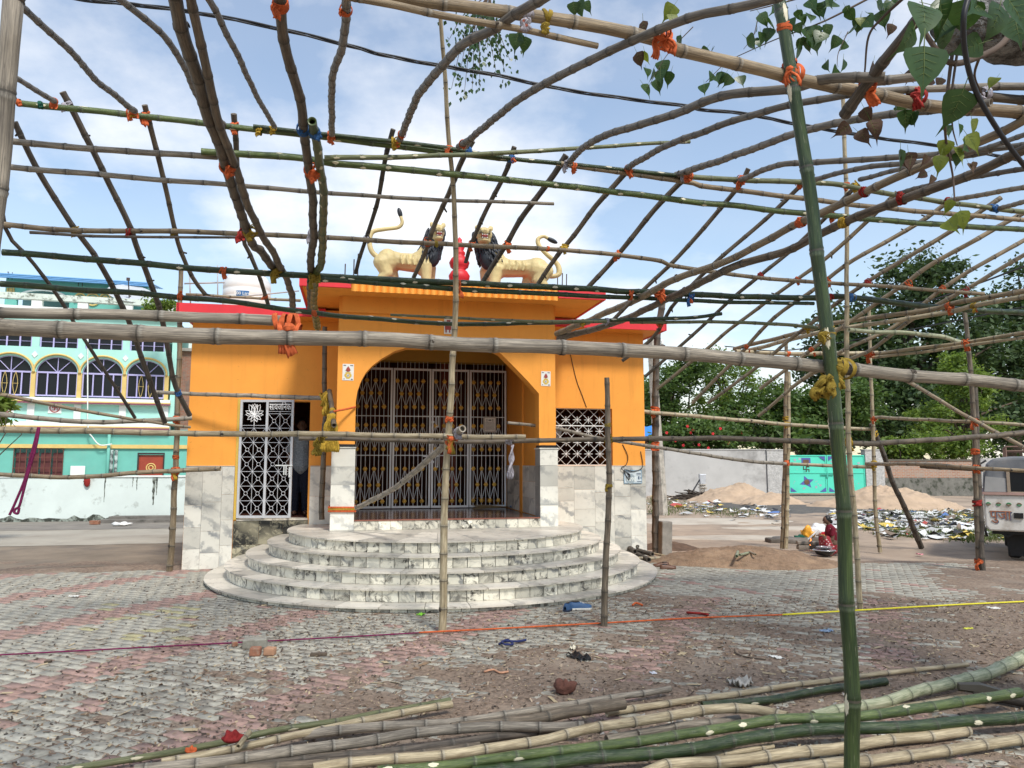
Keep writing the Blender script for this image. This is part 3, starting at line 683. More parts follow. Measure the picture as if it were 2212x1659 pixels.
# --- round staircase
cl = TF.loc(CEN)
stair = empty('staircase', (cl.x, cl.y, 0), parent=temple); stair['label'] = 'half round marble steps with dark stained riser tiles'
zs = [.07, .23, .39, .55, .71]
rnd_cnt = 0
def arc_ok(a, r): return (cl.y + r * math.sin(a)) < TW - .02
for k, (r, z) in enumerate(zip(RS, zs)):
    zb_ = 0.0 if k == 0 else zs[k - 1]
    a0 = None; n = 160
    a_lo, a_hi = math.pi - .0, 2 * math.pi
    lim = math.asin(max(-1, min(1, (TW - .03 - cl.y) / r)))
    a_s, a_e = math.pi - lim, 2 * math.pi + lim                     # from the left wall round the front to the right wall
    core = MB(); P = [(r * .985 * math.cos(a_s + (a_e - a_s) * i / n), r * .985 * math.sin(a_s + (a_e - a_s) * i / n)) for i in range(n + 1)]
    core.prismz(P, -.03 if k == 0 else zb_ - .02, z - .022); core.build('step_core', M('grout_dark', (.07, .065, .055), .2, 8, .95, .2, rnd=0), stair)
    # riser tiles
    cnt = int((a_e - a_s) * r / ([.21, .205, .195, .19, .175][k])); h = z - zb_ - .024
    if k > 0 or True:
        for i in range(cnt):
            t0, t1 = i / cnt, (i + 1) / cnt; aa = a_s + (a_e - a_s) * (t0 + t1) / 2; hw = r * math.sin((a_e - a_s) / cnt / 2) - .0045
            bb = MB(); bb.box(-hw, hw, -.016, 0, .002, h)
            o = bb.build('riser_tile', MARBS, stair); o.location = (r * .993 * math.cos(aa), r * .993 * math.sin(aa), zb_); o.rotation_euler = (random.gauss(0, .006), 0, aa + math.pi / 2)
    # tread slabs with a proud nosing
    rin = RS[k + 1] * .96 if k < 4 else .0
    ct = int((a_e - a_s) * r / .52)
    for i in range(ct):
        c0, c1 = a_s + (a_e - a_s) * i / ct + .0012, a_s + (a_e - a_s) * (i + 1) / ct - .0012; q = 6
        ro = r + .034 + random.uniform(-.004, .004)
        rin_ = rin if rin else 1.05
        P = [(ro * math.cos(c0 + (c1 - c0) * j / q), ro * math.sin(c0 + (c1 - c0) * j / q)) for j in range(q + 1)] + [(rin_ * math.cos(c1 + (c0 - c1) * j / q), rin_ * math.sin(c1 + (c0 - c1) * j / q)) for j in range(q + 1)]
        bb = MB(); bb.prismz(P, z - .022, z - random.uniform(0, .002)); o = bb.build('tread_tile', MARBT, stair)
    if not rin:
        P = [(1.05 * math.cos(a_s + (a_e - a_s) * i / 40), 1.05 * math.sin(a_s + (a_e - a_s) * i / 40)) for i in range(41)]
        bb = MB(); bb.prismz(P, z - .022, z - .001); bb.build('tread_tile', MARBT, stair)
# straight riser in front of the porch floor
cnt = 16
for i in range(cnt):
    x0, x1 = PLx[1] + (PRx[0] - PLx[1]) * i / cnt, PLx[1] + (PRx[0] - PLx[1]) * (i + 1) / cnt
    bb = MB(); hw = (x1 - x0) / 2 - .002; bb.box(-hw, hw, -.002 - random.uniform(0, .002), .02, ZP + .002, ZF - .014); o = bb.build('riser_tile', MARBS, temple); o.location = ((x0 + x1) / 2, 0, 0)
# --- main folding gate
gate = empty('folding_gate', TF.w(gx0, TG, ZF), 'four-leaf silver iron gate with brass rosettes across the porch', 'gate', rz=TF.yaw)
zt = TF.hit(925, 797, TG).z - ZF
GW = gx1 - gx0; ros = MB(); ros.lathe([(.012, -.012), (.026, -.004), (.026, .004), (.016, .012), (.006, .016)], n=8)
for k in range(6):
    a = k * math.pi / 3; ros.ell((.024 * math.cos(a), .024 * math.sin(a), 0), (.014, .014, .008), None, 6, 4)
rme = ros.mesh('rosette', GOLD, True)
zz = [.13, .46, .80, 1.14, 1.54, 1.90, 2.22, 2.55]
sq = zt / 2.72
for k in range(4):
    x0, x1 = GW * k / 4 + .008, GW * (k + 1) / 4 - .008
    lf = MB()
    for (u0, u1, w0, w1) in ((x0, x0 + .035, .01, zt), (x1 - .035, x1, .01, zt), (x0 + .035, x1 - .035, .01, .05), (x0 + .035, x1 - .035, zt - .04, zt), ): lf.box(u0, u1, -.018, .018, w0, w1)
    leaf = lf.build('gate_leaf', SILV, gate)
    br = MB(); nb = 8; step = (x1 - x0 - .07) / nb
    xs_ = [x0 + .035 + step * (i + .5) for i in range(nb)]
    for x in xs_: br.tube([(x, -.002, .05), (x, -.002, zt + .13)], [.0085, .005], 6)
    for z in (1.02 * sq, 1.78 * sq): br.box(x0 + .035, x1 - .035, -.008, .006, z - .008, z + .008)
    levels = [(.14, 0), (.45, 1), (.76, 0), (1.14, 0), (1.60, 0), (1.96, 0), (2.22, 1), (2.47, 0)]
    pos = {}
    for li, (z, odd) in enumerate(levels):
        xl = [xs_[i] for i in (0, 2, 4, 6)] if not odd else [xs_[i] for i in (1, 3, 5)]
        pos[li] = [(x + (step * .0), z * sq) for x in xl]
        for x in xl:
            o = link('rosette', rme, leaf, (x, -.020, z * sq)); o.rotation_euler = (math.pi / 2, 0, 0); o.scale = (1.25,) * 3
    def zig(lo, hi):
        for (xa, za) in pos[lo]:
            for (xb2, zb2) in pos[hi]:
                if abs(abs(xa - xb2) - step) < .02: br.tube([(xa, -.012, za), (xb2, -.012, zb2)], [.0058, .0058], 5)
    zig(0, 1); zig(1, 2); zig(5, 6); zig(6, 7)
    for (lo, hi) in ((3, 4),):
        for (xa, za) in pos[lo]:
            for sg in (-1, 1):
                br.tube([(xa, -.012, za), (xa + sg * step, -.012, (za + 1.60 * sq) / 2)], [.0058] * 2, 5); br.tube([(xa + sg * step, -.012, (za + 1.60 * sq) / 2), (xa, -.012, 1.60 * sq)], [.0058] * 2, 5)
    br.build('bars', SILV, leaf)
for z in (1.78 * sq, 1.0 * sq):
    b = MB()
    b.box(GW * .5 - .16, GW * .5 + .16, -.03, -.018, z - .011, z + .011); b.box(GW * .5 + .09, GW * .5 + .105, -.035, -.02, z - .20, z); b.box(GW * .5 + .13, GW * .5 + .145, -.035, -.02, z - .20, z); b.box(GW * .5 + .09, GW * .5 + .145, -.035, -.02, z - .215, z - .20)
    b.box(GW * .5 + .0, GW * .5 + .06, -.03, -.018, z - .13, z - .09)
    b.build('latch', SILV, gate)
# notice board on the gate
nb_ = TF.hit(1058, 917, TG - .05)
ro = empty('notice_board', TF.w(nb_.x, TG - .05, nb_.z), 'small white notice board with printed lines hung on the iron gate', 'notice', rz=TF.yaw)
b = MB(); b.box(-.13, .13, -.008, .0, -.155, .155); bevel(b.build('board', M('board_white', (.80, .76, .68), .12, 4, .5, .05, dirt=(.4, .34, .28), rnd=0), ro), .01)
b = MB(); b.box(-.115, .115, -.0105, -.0085, .138, .144); b.box(-.115, .115, -.0105, -.0085, -.144, -.138); b.box(-.115, -.109, -.0105, -.0085, -.138, .138); b.box(.109, .115, -.0105, -.0085, -.138, .138)
INK = M('ink_dark', (.05, .045, .05), .1, 3, .7, 0, rnd=0)
b.box(-.075, -.045, -.0105, -.0085, .10, .106); b.box(-.063, -.057, -.0105, -.0085, .07, .10); b.box(-.075, -.045, -.0105, -.0085, .064, .07)
b.box(.045, .075, -.0105, -.0085, .10, .106); b.box(.057, .063, -.0105, -.0085, .07, .10); b.box(.045, .075, -.0105, -.0085, .064, .07)
b.box(-.025, -.008, -.0105, -.0085, .07, .10); b.box(-.002, .012, -.0105, -.0085, .07, .10); b.box(.016, .028, -.0105, -.0085, .07, .10)
for i in range(7):
    x = -.09
    while x < .085:
        w = random.uniform(.008, .03); b.box(x, min(x + w, .09), -.0105, -.0085, .035 - i * .024, .041 - i * .024); x += w + .006
b.build('print', INK, ro)
# --- small open grille door with the lotus and the word
DSV = M('door_silver', (.50, .51, .53), .08, 6, .4, .05, metal=.2, rnd=0)
b = MB(); b.box(dx0 + .031, dx1 + .01, TW - .03, TW + .23, dz0 - .02, dz0 + .008); b.build('door_sill', MARBT, temple)
dh = empty('grille_door', TF.w(dx0 + .03, TW - .03, dz0 + .03), 'silver grille door with lotus, half open in left wing doorway', 'door', rz=TF.yaw + R(-9))
dw = (TF.hit(633, 1000, TW - .18).x - dx0 - .03) * 1.0; dhh = dz1 - dz0 - .02
b = MB()
for x in (0, dw / 2 - .016, dw - .04): b.box(x, x + .04, -.016, .016, 0, dhh)
for z in (0, dhh - .04):
    b.box(.04, dw / 2 - .016, -.0155, .0155, z, z + .04); b.box(dw / 2 + .024, dw - .04, -.0155, .0155, z, z + .04)
b.build('frame', DSV, dh)
b = MB(); zl0 = .03
for hx0, hx1, top in ((.04, dw / 2 - .016, dhh - .44), (dw / 2 + .024, dw - .04, dhh - .20)):
    cw = (hx1 - hx0) / 2; ch = .245; z = .04; odd = 0
    b.tube([((hx0 + hx1) / 2, 0, .04), ((hx0 + hx1) / 2, 0, top)], [.0048] * 2, 5)
    while z < top - .02:
        z2 = min(z + ch, top); 
        b.tube([(hx0, 0, z2), (hx1, 0, z2)], [.0048] * 2, 5)
        for i in range(2):
            xa, xb2 = hx0 + i * cw, hx0 + (i + 1) * cw; mx, mz = (xa + xb2) / 2, (z + z2) / 2
            if z2 - z > .2:
                b.tube([(mx + .03 * math.cos(k * math.pi / 6), -.004, mz + .03 * math.sin(k * math.pi / 6)) for k in range(13)], [.0048] * 13, 5, False)
                for (ex, ez) in ((xa, z), (xb2, z), (xa, z2), (xb2, z2)):
                    d = Vector((ex - mx, 0, ez - mz)).normalized() * .03; b.tube([(mx + d.x, 0, mz + d.z), (ex, 0, ez)], [.0045] * 2, 5)
        z = z2
b.build('lattice', DSV, dh)
b = MB(); cx, cz = (.04 + dw / 2 - .016) / 2, dhh - .26; half = (dw / 2 - .056) / 2
def petal(a, L, w, oz=0):
    d = Vector((math.sin(a), 0, math.cos(a))); s_ = Vector((math.cos(a), 0, -math.sin(a))); c0 = Vector((cx, -.004, cz + oz))
    pts_ = [c0 + d * (L * k / 8) + s_ * (w * sgn * math.sin(math.pi * (k / 8) ** .9)) for sgn, ks in ((1, range(9)), (-1, range(7, -1, -1))) for k in ks]
    b.tube(pts_, [.0055] * len(pts_), 5, False)
for a, L, w in ((0, .19, .045), (.5, .20, .04), (-.5, .20, .04), (.22, .185, .03), (-.22, .185, .03), (1.15, .165, .028), (-1.15, .165, .028), (1.55, .15, .026), (-1.55, .15, .026), (2.2, .14, .026), (-2.2, .14, .026), (2.75, .13, .024), (-2.75, .13, .024)): petal(a, L, w)
b.tube([(cx, 0, cz), (cx, 0, dhh - .44)], [.006] * 2, 5)
b.build('lotus', SILV, dh)
me = text_mesh('सावजिनक', .165, .006, SILV); o = link('lettering', me, dh, ((dw / 2 + .024 + dw - .04) / 2, -.008, dhh - .125)); o.rotation_euler = (math.pi / 2, 0, 0)
ext = max(v.co.x for v in me.vertices) - min(v.co.x for v in me.vertices); o.scale = ((dw / 2 - .085) / max(ext, .01),) + (1.0, 1.0)
b = MB(); b.box(dw - .28, dw + .01, -.03, -.017, dhh * .435, dhh * .435 + .02); b.box(dw - .14, dw - .12, -.035, -.018, dhh * .435 - .15, dhh * .435); b.box(dw - .105, dw - .085, -.035, -.018, dhh * .435 - .15, dhh * .435); b.box(dw - .05, dw - .02, -.035, -.018, dhh * .435 - .19, dhh * .435 - .02); b.build('latch', M('steel_bright', (.75, .78, .80), .05, 5, .25, 0, metal=.6, rnd=0), dh)
# --- window grille in the right wing
wg0 = PRx[1] - .30; ww = wx1 - wx0
grl = empty('window_grille', TF.w(wx0, TW + .10, wz0), 'white star-lattice window grille in the right wing wall', 'grille', rz=TF.yaw)
b = MB(); wh = wz1 - wz0; nx, nz_ = 5, 5; cw, ch = ww / nx, wh / nz_
for i in range(nx + 1):
    for j in range(nz_ + 1):
        x, z = i * cw, j * ch
        for dx_, dz_ in ((1, 1), (1, -1)):
            if 0 <= i + dx_ <= nx and 0 <= j + dz_ <= nz_: b.tube([(x, 0, z), (x + cw * dx_, 0, z + ch * dz_)], [.0042] * 2, 5)
        if (i + j) % 1 == 0 and 0 < i < nx and 0 < j < nz_:
            b.tube([(x - .085, -.006, z), (x + .075, -.006, z)], [.0055] * 2, 5); b.tube([(x, -.006, z - .065), (x, -.006, z + .065)], [.0055] * 2, 5)
b.box(0, ww, -.004, .008, 3 * ch - .012 + ch * .5, 3 * ch + .004 + ch * .5)
b.build('lattice', M('grille_white', (.75, .75, .73), .05, 4, .4, 0, rnd=0), grl)
b = MB(); b.box(0, .012, -.008, .012, 0, wh); b.box(ww - .012, ww, -.008, .012, 0, wh); b.box(.012, ww - .012, -.008, .012, 0, .012); b.box(.012, ww - .012, -.008, .012, wh - .012, wh); b.build('frame', _mats['grille_white'], grl)
# things hung inside behind that window
b = MB(); b.box(-.07, .07, -.01, .01, -.14, .14); o = b.build('hanging_cloth', cloth_mat('cloth_white', (.45, .45, .43))); o.location = TF.w(wx0 + .2, TW + .6, wz0 + .62); o.rotation_euler = (0, .1, TF.yaw); tag(o, 'pale cloth hanging inside behind the lattice window', 'cloth')
# ------------------------------------------------------------------ turquoise house on the left
TQ = M('paint_turquoise', (.37, .69, .61), 0.06, 1.2, 0.7, 0.1, 30, .004, (.36, .60, .52), (.55, .8), .7, 0)
TQD = M('paint_sea_green', (.14, .44, .37), 0.08, 1.2, 0.7, 0.1, 30, .004, (.18, .40, .34), (.55, .8), .7, 0)
WHT = M('paint_white', (.72, .76, .73), 0.06, 3, 0.7, 0.1, rnd=0)
YEL = M('paint_cream_yellow', (.62, .46, .16), 0.08, 4, 0.65, 0.1, rnd=0)
LAV = M('paint_lavender', (.42, .40, .66), 0.06, 4, 0.5, 0.05, rnd=0)
MAR = M('paint_maroon', (.20, .05, .09), 0.1, 4, 0.6, 0.05, rnd=0)
GLS = NT('window_glass'); GLS.set((.008, .010, .013), .22, 0, .25); GLS = GLS.m
NF = FR(atY(0, 900, 34).x, 34, R(17))
def N(x, y): return (x * .4068, 567 + y * .4068)
def Ns(x, y): return NF.hit(*N(x, y), 0).x
def Nz(x, y): return NF.hit(*N(x, y), 0).z
house = empty('house', NF.o, 'turquoise two-storey house with yellow-edged arched windows and blue sheet roof', 'house', rz=NF.yaw)
s2, s3 = Ns(421, 640), Ns(659, 650); BAY = s3 - s2; XR = Ns(905, 650)
cols = [s2 + BAY * k for k in (-5, -4, -3, -2, -1, 0, 1)] + [XR - .18]
XL = cols[0] - .2
zsill, zspr, zc0, zc1 = Nz(540, 715), Nz(540, 592), Nz(560, 462), Nz(560, 345)
ztop = Nz(540, 245); zb0, zb1 = Nz(540, 755), Nz(540, 724); zp0 = Nz(540, 845); zq0, zq1 = Nz(540, 885), Nz(540, 850)
zm0, zm1 = Nz(540, 987), Nz(540, 967)
# lower storey
dwx = (Ns(735, 1080), Ns(865, 1080)); wwx = (Ns(72, 1060), Ns(335, 1060))
b = MB(); wallgrid(b, XL, XR + 1.5, 0, zm0 - .002, 0, .3, [(dwx[0], dwx[1], 0.3, Nz(800, 1022)), (wwx[0], wwx[1], .9, Nz(200, 990))]); b.build('lower_wall', TQD, house)
b = MB(); b.box(XL, XR + 1.5, 0.02, .3, zm0, zq0); b.build('lower_wall', TQD, house)
b = MB(); b.box(XL, XR + 1.45, -.10, 0.019, zm0, zm1); b.build('string_course', YEL, house)
b = MB(); b.box(XL, XR + .06, -.22, .25, zq0 + .001, zq1); b.build('floor_slab', WHT, house)
b = MB(); b.box(XL, XR + .08, -.27, -.221, zq0 - .02, zq0 + .06); b.build('maroon_strip', MAR, house)
b = MB(); b.box(XL, XR + .08, -.25, -.222, zq0 + .062, zq0 + .12); b.build('yellow_strip', YEL, house)
b = MB(); b.box(XL, XR, .0, .28, zq1 + .001, zb0); b.build('panel_wall', TQ, house)
for c in cols:
    b = MB(); b.box(c - .15, c + .15, -.06, -.001, zq1 + .002, zb0 - .02); b.build('white_pilaster', WHT, house)
b = MB(); b.box(XL, XR + .06, -.24, .28, zb0 + .001, zb1); b.build('sill_slab', WHT, house)
b = MB(); b.box(XL, XR + .08, -.29, -.241, zb0 + .0, zb0 + .07); b.build('maroon_strip', MAR, house)
b = MB(); b.box(XL, XR + .08, -.27, -.242, zb0 + .072, zb0 + .13); b.build('yellow_strip', YEL, house)
# arcade storey: piers, arches, windows
cwid = .19
b = MB(); b.box(XL, XR, .0, .26, zspr + BAY * .42, ztop - .3) if False else None
for i in range(len(cols) - 1):
    x0, x1 = cols[i] + cwid * .5, cols[i + 1] - cwid * .5; xm, rad = (x0 + x1) / 2, (x1 - x0) / 2; n = 16
    aw = MB(); arc = [(xm - rad * math.cos(math.pi * k / n), zspr + rad * .86 * math.sin(math.pi * k / n)) for k in range(n + 1)]
    for k in range(n):
        (xa, za), (xb2, zb2) = arc[k], arc[k + 1]; aw.prism([(xa, za), (xb2, zb2), (xb2, zc0 - .001), (xa, zc0 - .001)], 0, .26)
    fix_normals(aw.build('arch_wall', TQ, house))
    ml = MB(); ml.tube([(x0 - .05, -.05, zspr)] + [(xm - (rad + .09) * math.cos(math.pi * k / n), -.05, zspr + .04 + (rad + .09) * .86 * math.sin(math.pi * k / n)) for k in range(n + 1)] + [(x1 + .05, -.05, zspr)], [.05] * (n + 3), 6)
    ml.build('arch_moulding', YEL, house, True)
    dm = MB(); dz = (zspr + rad * .95); dm.prism([(cols[i] - .13, dz), (cols[i], dz - .16), (cols[i] + .13, dz), (cols[i], dz + .16)], -.03, -.001); dm.build('diamond_tile', WHT, house)
    wn_ = MB(); zf = zsill + .02; fw = .028
    for x in (x0, x0 + (x1 - x0) * .25, xm, x0 + (x1 - x0) * .75, x1 - 2 * fw): wn_.box(x, x + 2 * fw, .10, .15, zf, zspr)
    wn_.box(x0, x1, .095, .152, zspr - .03, zspr + .05); wn_.box(x0, x1, .095, .152, zf - .02, zf + .04)
    for k in (2, 3.5, 5): 
        a = math.pi * k / 7; wn_.tube([(xm, .12, zspr), (xm - rad * math.cos(a), .12, zspr + rad * .86 * math.sin(a))], [.02, .02], 5)
    wn_.tube([(p, .12, q) for p, q in arc], [.035] * (n + 1), 5)
    w_ = wn_.build('window', LAV, house)
    pn = MB(); pn.add([(x0, .17, zf), (x1, .17, zf), (x1, .17, zspr)] + [(p, .17, q) for p, q in reversed(arc)], [tuple(range(3 + len(arc)))]); pn.build('pane', GLS, w_)
    gr = MB()
    for x in (x0 + (x1 - x0) * .375, x0 + (x1 - x0) * .625):
        for k in range(2): gr.tube([(x + (.1 if k else -.1) * math.sin(math.pi * j / 6), .09, zf + (zspr - zf) * j / 6) for j in range(7)], [.012] * 7, 4, False)
        gr.tube([(x - .13, .09, (zf + zspr) / 2), (x + .13, .09, (zf + zspr) / 2)], [.012] * 2, 4)
    if i in (3, 6): gr.build('grille', YEL, w_)
    # clerestory
    cl0, cl1 = x0 + .06, x1 - .06; cw_ = MB()
    for x in (cl0, cl0 + (cl1 - cl0) / 3, cl0 + 2 * (cl1 - cl0) / 3, cl1 - .06): cw_.box(x, x + .06, .08, .13, zc0, zc1)
    for q in range(1, 4): cw_.box(cl0, cl1, .10, .12, zc0 + (zc1 - zc0) * q / 4 - .008, zc0 + (zc1 - zc0) * q / 4 + .008)
    c_ = cw_.build('upper_window', LAV, house); pn = MB(); pn.box(cl0, cl1, .15, .16, zc0, zc1); pn.build('pane', GLS, c_)
    for xx0, xx1 in ((cols[i], cl0), (cl1, cols[i + 1])):
        q = MB(); q.box(xx0, xx1, 0, .26, zc0, zc1); q.build('upper_pier', TQ, house)
for c in cols:
    b = MB(); b.box(c - cwid * .5 + .001, c + cwid * .5 - .001, -.02, .22, zb1 + .001, zspr); b.build('yellow_column', YEL, house)
    b = MB(); b.box(c - cwid * .5 + .001, c + cwid * .5 - .001, 0.001, .259, zspr, zc0 - .002); b.build('pier', TQ, house)
b = MB(); b.box(XL, XR, 0, .26, zc1 + .001, ztop - .35); b.build('upper_wall', TQ, house)
b = MB(); b.box(XR, XR + .22, .0, 7, zq1, ztop - .35); b.box(XL - .2, XR + .2, 7, 7.2, 0, ztop - .35); b.build('side_wall', TQ, house)
b = MB(); b.box(XL, XR + .22, .3, 6.9, ztop - .5, ztop - .36); b.build('terrace', WHT, house)
MOS = M('parapet_stained', (.58, .66, .60), .1, 3, .8, .1, dirt=(.10, .11, .08), dirt_p=(.52, .66), ds=4, rnd=0)
b = MB(); b.box(XL, XR + .25, -.25, .30, ztop - .35, ztop - .10); b.build('parapet', WHT, house)
b = MB(); b.box(XL, XR + .25, -.28, .05, ztop + .22, ztop + .50); b.build('parapet_rail', MOS, house)
for c in cols:
    b = MB(); b.box(c - .22, c + .22, -.24, .02, ztop - .10, ztop + .22); b.build('parapet_post', WHT, house)
# set-back roof storey with big arch, deco and blue sheet roof
def Q(x, y): return (x * 420 / 2212 / 1.8517, (1080 + y * 315 / 1659) / 1.8517)
SBY = 1.6
def Qp(x, y): h = NF.hit(*Q(x, y), SBY); return h.x, h.z
q0 = Qp(100, 600); q1 = Qp(3000, 760); zr0 = Qp(1100, 330)[1]
aL, aR = Qp(360, 600)[0], Qp(1460, 680)[0]; zbase = ztop - .3; zat = Qp(900, 425)[1]; xm = (aL + aR) / 2; rad = (aR - aL) / 2; zsp = Qp(900, 640)[1]
b = MB(); b.box(q0[0], aL, SBY, SBY + .2, zbase, zr0 + .4); b.box(aR, q1[0] + .2, SBY, SBY + .2, zbase, zr0 + .4); n = 18
for k in range(n):
    a0, a1 = math.pi * k / n, math.pi * (k + 1) / n
    b.prism([(xm - rad * math.cos(a0), zsp + (zat - zsp) * math.sin(a0)), (xm - rad * math.cos(a1), zsp + (zat - zsp) * math.sin(a1)), (xm - rad * math.cos(a1), zr0 + .4), (xm - rad * math.cos(a0), zr0 + .4)], SBY, SBY + .2)
fix_normals(b.build('roof_storey_wall', TQD, house))
b = MB(); b.tube([(xm - rad * math.cos(math.pi * k / n), SBY - .03, zsp + (zat - zsp) * math.sin(math.pi * k / n)) for k in range(n + 1)], [.05] * (n + 1), 6); b.build('arch_trim', WHT, house)
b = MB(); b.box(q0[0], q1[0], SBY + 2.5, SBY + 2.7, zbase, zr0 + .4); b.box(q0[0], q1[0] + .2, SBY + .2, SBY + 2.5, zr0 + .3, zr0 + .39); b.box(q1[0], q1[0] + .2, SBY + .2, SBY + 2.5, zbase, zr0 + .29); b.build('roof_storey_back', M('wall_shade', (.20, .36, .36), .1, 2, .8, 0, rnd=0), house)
def deco(pts, r_=.045):
    b = MB(); b.tube([(x, SBY - .03, z) for x, z in pts], [r_] * len(pts), 6); b.build('yellow_relief', YEL, house, True)
for (cx0, cx1) in ((1580, 1790), (2110, 2320)):
    for ins in (0, 55):
        xa, za = Qp(cx0 + ins, 690); xb2, _ = Qp(cx1 - ins, 700); zt_ = Qp((cx0 + cx1) / 2, 500 + ins)[1]; rr = (xb2 - xa) / 2; zc_ = zt_ - rr
        deco([(xa, za)] + [((xa + xb2) / 2 - rr * math.cos(math.pi * k / 10), zc_ + rr * math.sin(math.pi * k / 10)) for k in range(11)] + [(xb2, za)])
cxo, czo = Qp(1955, 625)
for rr in (.30, .16): deco([(cxo + rr * math.cos(6.2832 * k / 20), czo + rr * math.sin(6.2832 * k / 20)) for k in range(21)])
for x in (165, 215, 245, 292): deco([Qp(x, 380), Qp(x, 580)])
BLU = M('sheet_blue', (.16, .38, .68), .08, 3, .45, .05, rnd=0, metal=.1)
b = MB(); n = 60; vs = []; xa, xb2 = q0[0] - .35, q1[0] + .5; 
for i in range(n * 2 + 1):
    x = xa + (xb2 - xa) * i / (n * 2); dz = .05 * (i % 2); vs += [(x, SBY - .55, zr0 + .30 + dz), (x, SBY + 3.2, zr0 + .85 + dz)]
b.add(vs, [(2 * i, 2 * i + 2, 2 * i + 3, 2 * i + 1) for i in range(n * 2)]); b.box(xa, xb2, SBY - .62, SBY - .56, zr0 + .12, zr0 + .34); b.build('roof_sheet', BLU, house)
for k in range(3):
    b = MB(); b.box(xa, xb2, SBY - .655 - .01 * k, SBY - .621, zr0 + .14 + k * .07, zr0 + .18 + k * .07); b.build('fascia_rib', BLU, house)
IRON = M('rebar_rust', (.07, .05, .045), .3, 20, .8, .2, rnd=0)
for (x, y, yb) in ((195, 50, 150), (212, 75, 150), (285, 70, 160), (1672, 210, 300), (1755, 195, 310)):
    p0, p1 = Qp(x, yb + 60), Qp(x + 6, y); b = MB(); b.tube([(p0[0], SBY - .2, p0[1]), (p1[0], SBY - .2, p1[1])], [.018, .018], 5); b.build('rebar', IRON, house)
# door, window and pipes of the lower storey
b = MB(); b.box(dwx[0], dwx[1], .08, .14, .3, Nz(800, 1022)); dr = b.build('door', M('door_red', (.30, .05, .025), .15, 3, .5, .1, rnd=0), house)
b = MB(); b.box(dwx[0] - .06, dwx[0], -.02, .16, .3, Nz(800, 1018)); b.box(dwx[1], dwx[1] + .06, -.02, .16, .3, Nz(800, 1018)); b.box(dwx[0] - .06, dwx[1] + .06, -.02, .16, Nz(800, 1018) + .001, Nz(800, 1018) + .07); b.build('door_frame', M('frame_black', (.03, .025, .025), .1, 3, .5, 0, rnd=0), dr)
dcx, dcz = (dwx[0] + dwx[1]) / 2, Nz(800, 1090)
b = MB()
for rr in (.20, .10): b.tube([(dcx + rr * math.cos(6.2832 * k / 16), .07, dcz + rr * math.sin(6.2832 * k / 16)) for k in range(17)], [.03] * 17, 6)
b.build('medallion', YEL, dr)
b = MB()
for k in range(9): x = wwx[0] + (wwx[1] - wwx[0]) * k / 8; b.box(x - .015, x + .015, -.06, -.02, .9, Nz(200, 990))
for z in (1.5, 2.0, 2.4): b.box(wwx[0], wwx[1], -.065, -.03, z, z + .03)
wi = b.build('window', M('grille_brown', (.13, .05, .035), .2, 3, .6, 0, rnd=0), house)
b = MB()
for k in range(4): x = wwx[0] + (wwx[1] - wwx[0]) * (k + .5) / 4; b.box(x - .2, x + .2, .12, .16, .95, Nz(200, 1010))
b.build('shutter', M('shutter_maroon', (.11, .03, .03), .2, 3, .6, 0, rnd=0), wi)
for x, m_ in ((578, TQD), (597, M('pipe_stained', (.30, .38, .36), .2, 4, .6, 0, dirt=(.05, .06, .06), dirt_p=(.45, .6), ds=5, rnd=0)), (620, _mats['pipe_stained'])):
    b = MB(); b.tube([(Ns(x, 1000), -.08, .3), (Ns(x, 1000), -.08, Nz(600, 900) if x == 578 else Nz(600, 995))], [.075] * 2, 10); b.build('drain_pipe', m_, house, True)
for x in (38, 292):
    sx_, sz_ = Ns(x, 772), Nz(x, 772); b = MB(); b.box(sx_ - .28, sx_ + .28, -.03, -.002, sz_ - .26, sz_ + .26); tl = b.build('swastik_tile', WHT, house)
    b = MB(); b.tube([(sx_ + .2 * math.cos(6.2832 * k / 16), -.035, sz_ + .2 * math.sin(6.2832 * k / 16)) for k in range(17)], [.025] * 17, 5)
    b.box(sx_ - .02, sx_ + .02, -.05, -.032, sz_ - .11, sz_ + .11); b.box(sx_ - .11, sx_ + .11, -.049, -.031, sz_ - .02, sz_ + .02); b.box(sx_, sx_ + .11, -.048, -.0315, sz_ + .09, sz_ + .12); b.box(sx_ - .11, sx_, -.048, -.0315, sz_ - .12, sz_ - .09); b.box(sx_ + .09, sx_ + .12, -.047, -.0312, sz_ - .11, sz_); b.box(sx_ - .12, sx_ - .09, -.047, -.0312, sz_, sz_ + .11)
    b.build('emblem', M('emblem_red', (.35, .05, .05), .1, 3, .6, 0, rnd=0), tl)
# satellite dish
dp = NF.hit(*N(690, 205), .4); dish = empty('satellite_dish', NF.w(dp.x, .4, ztop + .3), 'grey satellite dish on the roof of the turquoise house', 'satellite dish', rz=NF.yaw)
b = MB(); b.lathe([(.05, -.12), (.5, -.08), (.95, .02), (1.12, .10), (1.10, .11), (.9, .04), (.05, -.10)], n=24); o = b.build('reflector', M('dish_grey', (.42, .45, .48), .1, 4, .5, .05, rnd=0), dish, True); o.rotation_euler = (R(38), R(8), 0); o.location = (0, 0, .55); o.scale = (.95, .8, .8)
b = MB(); b.tube([(0, 0, -.3), (0, 0, .5)], [.04] * 2, 8); b.build('mast', IRON, dish); b = MB(); b.tube([(0, -.2, .3), (.02, -.75, 1.15)], [.025] * 2, 6); b.box(-.06, .08, -.80, -.68, 1.08, 1.22); b.build('feed_arm', IRON, dish)
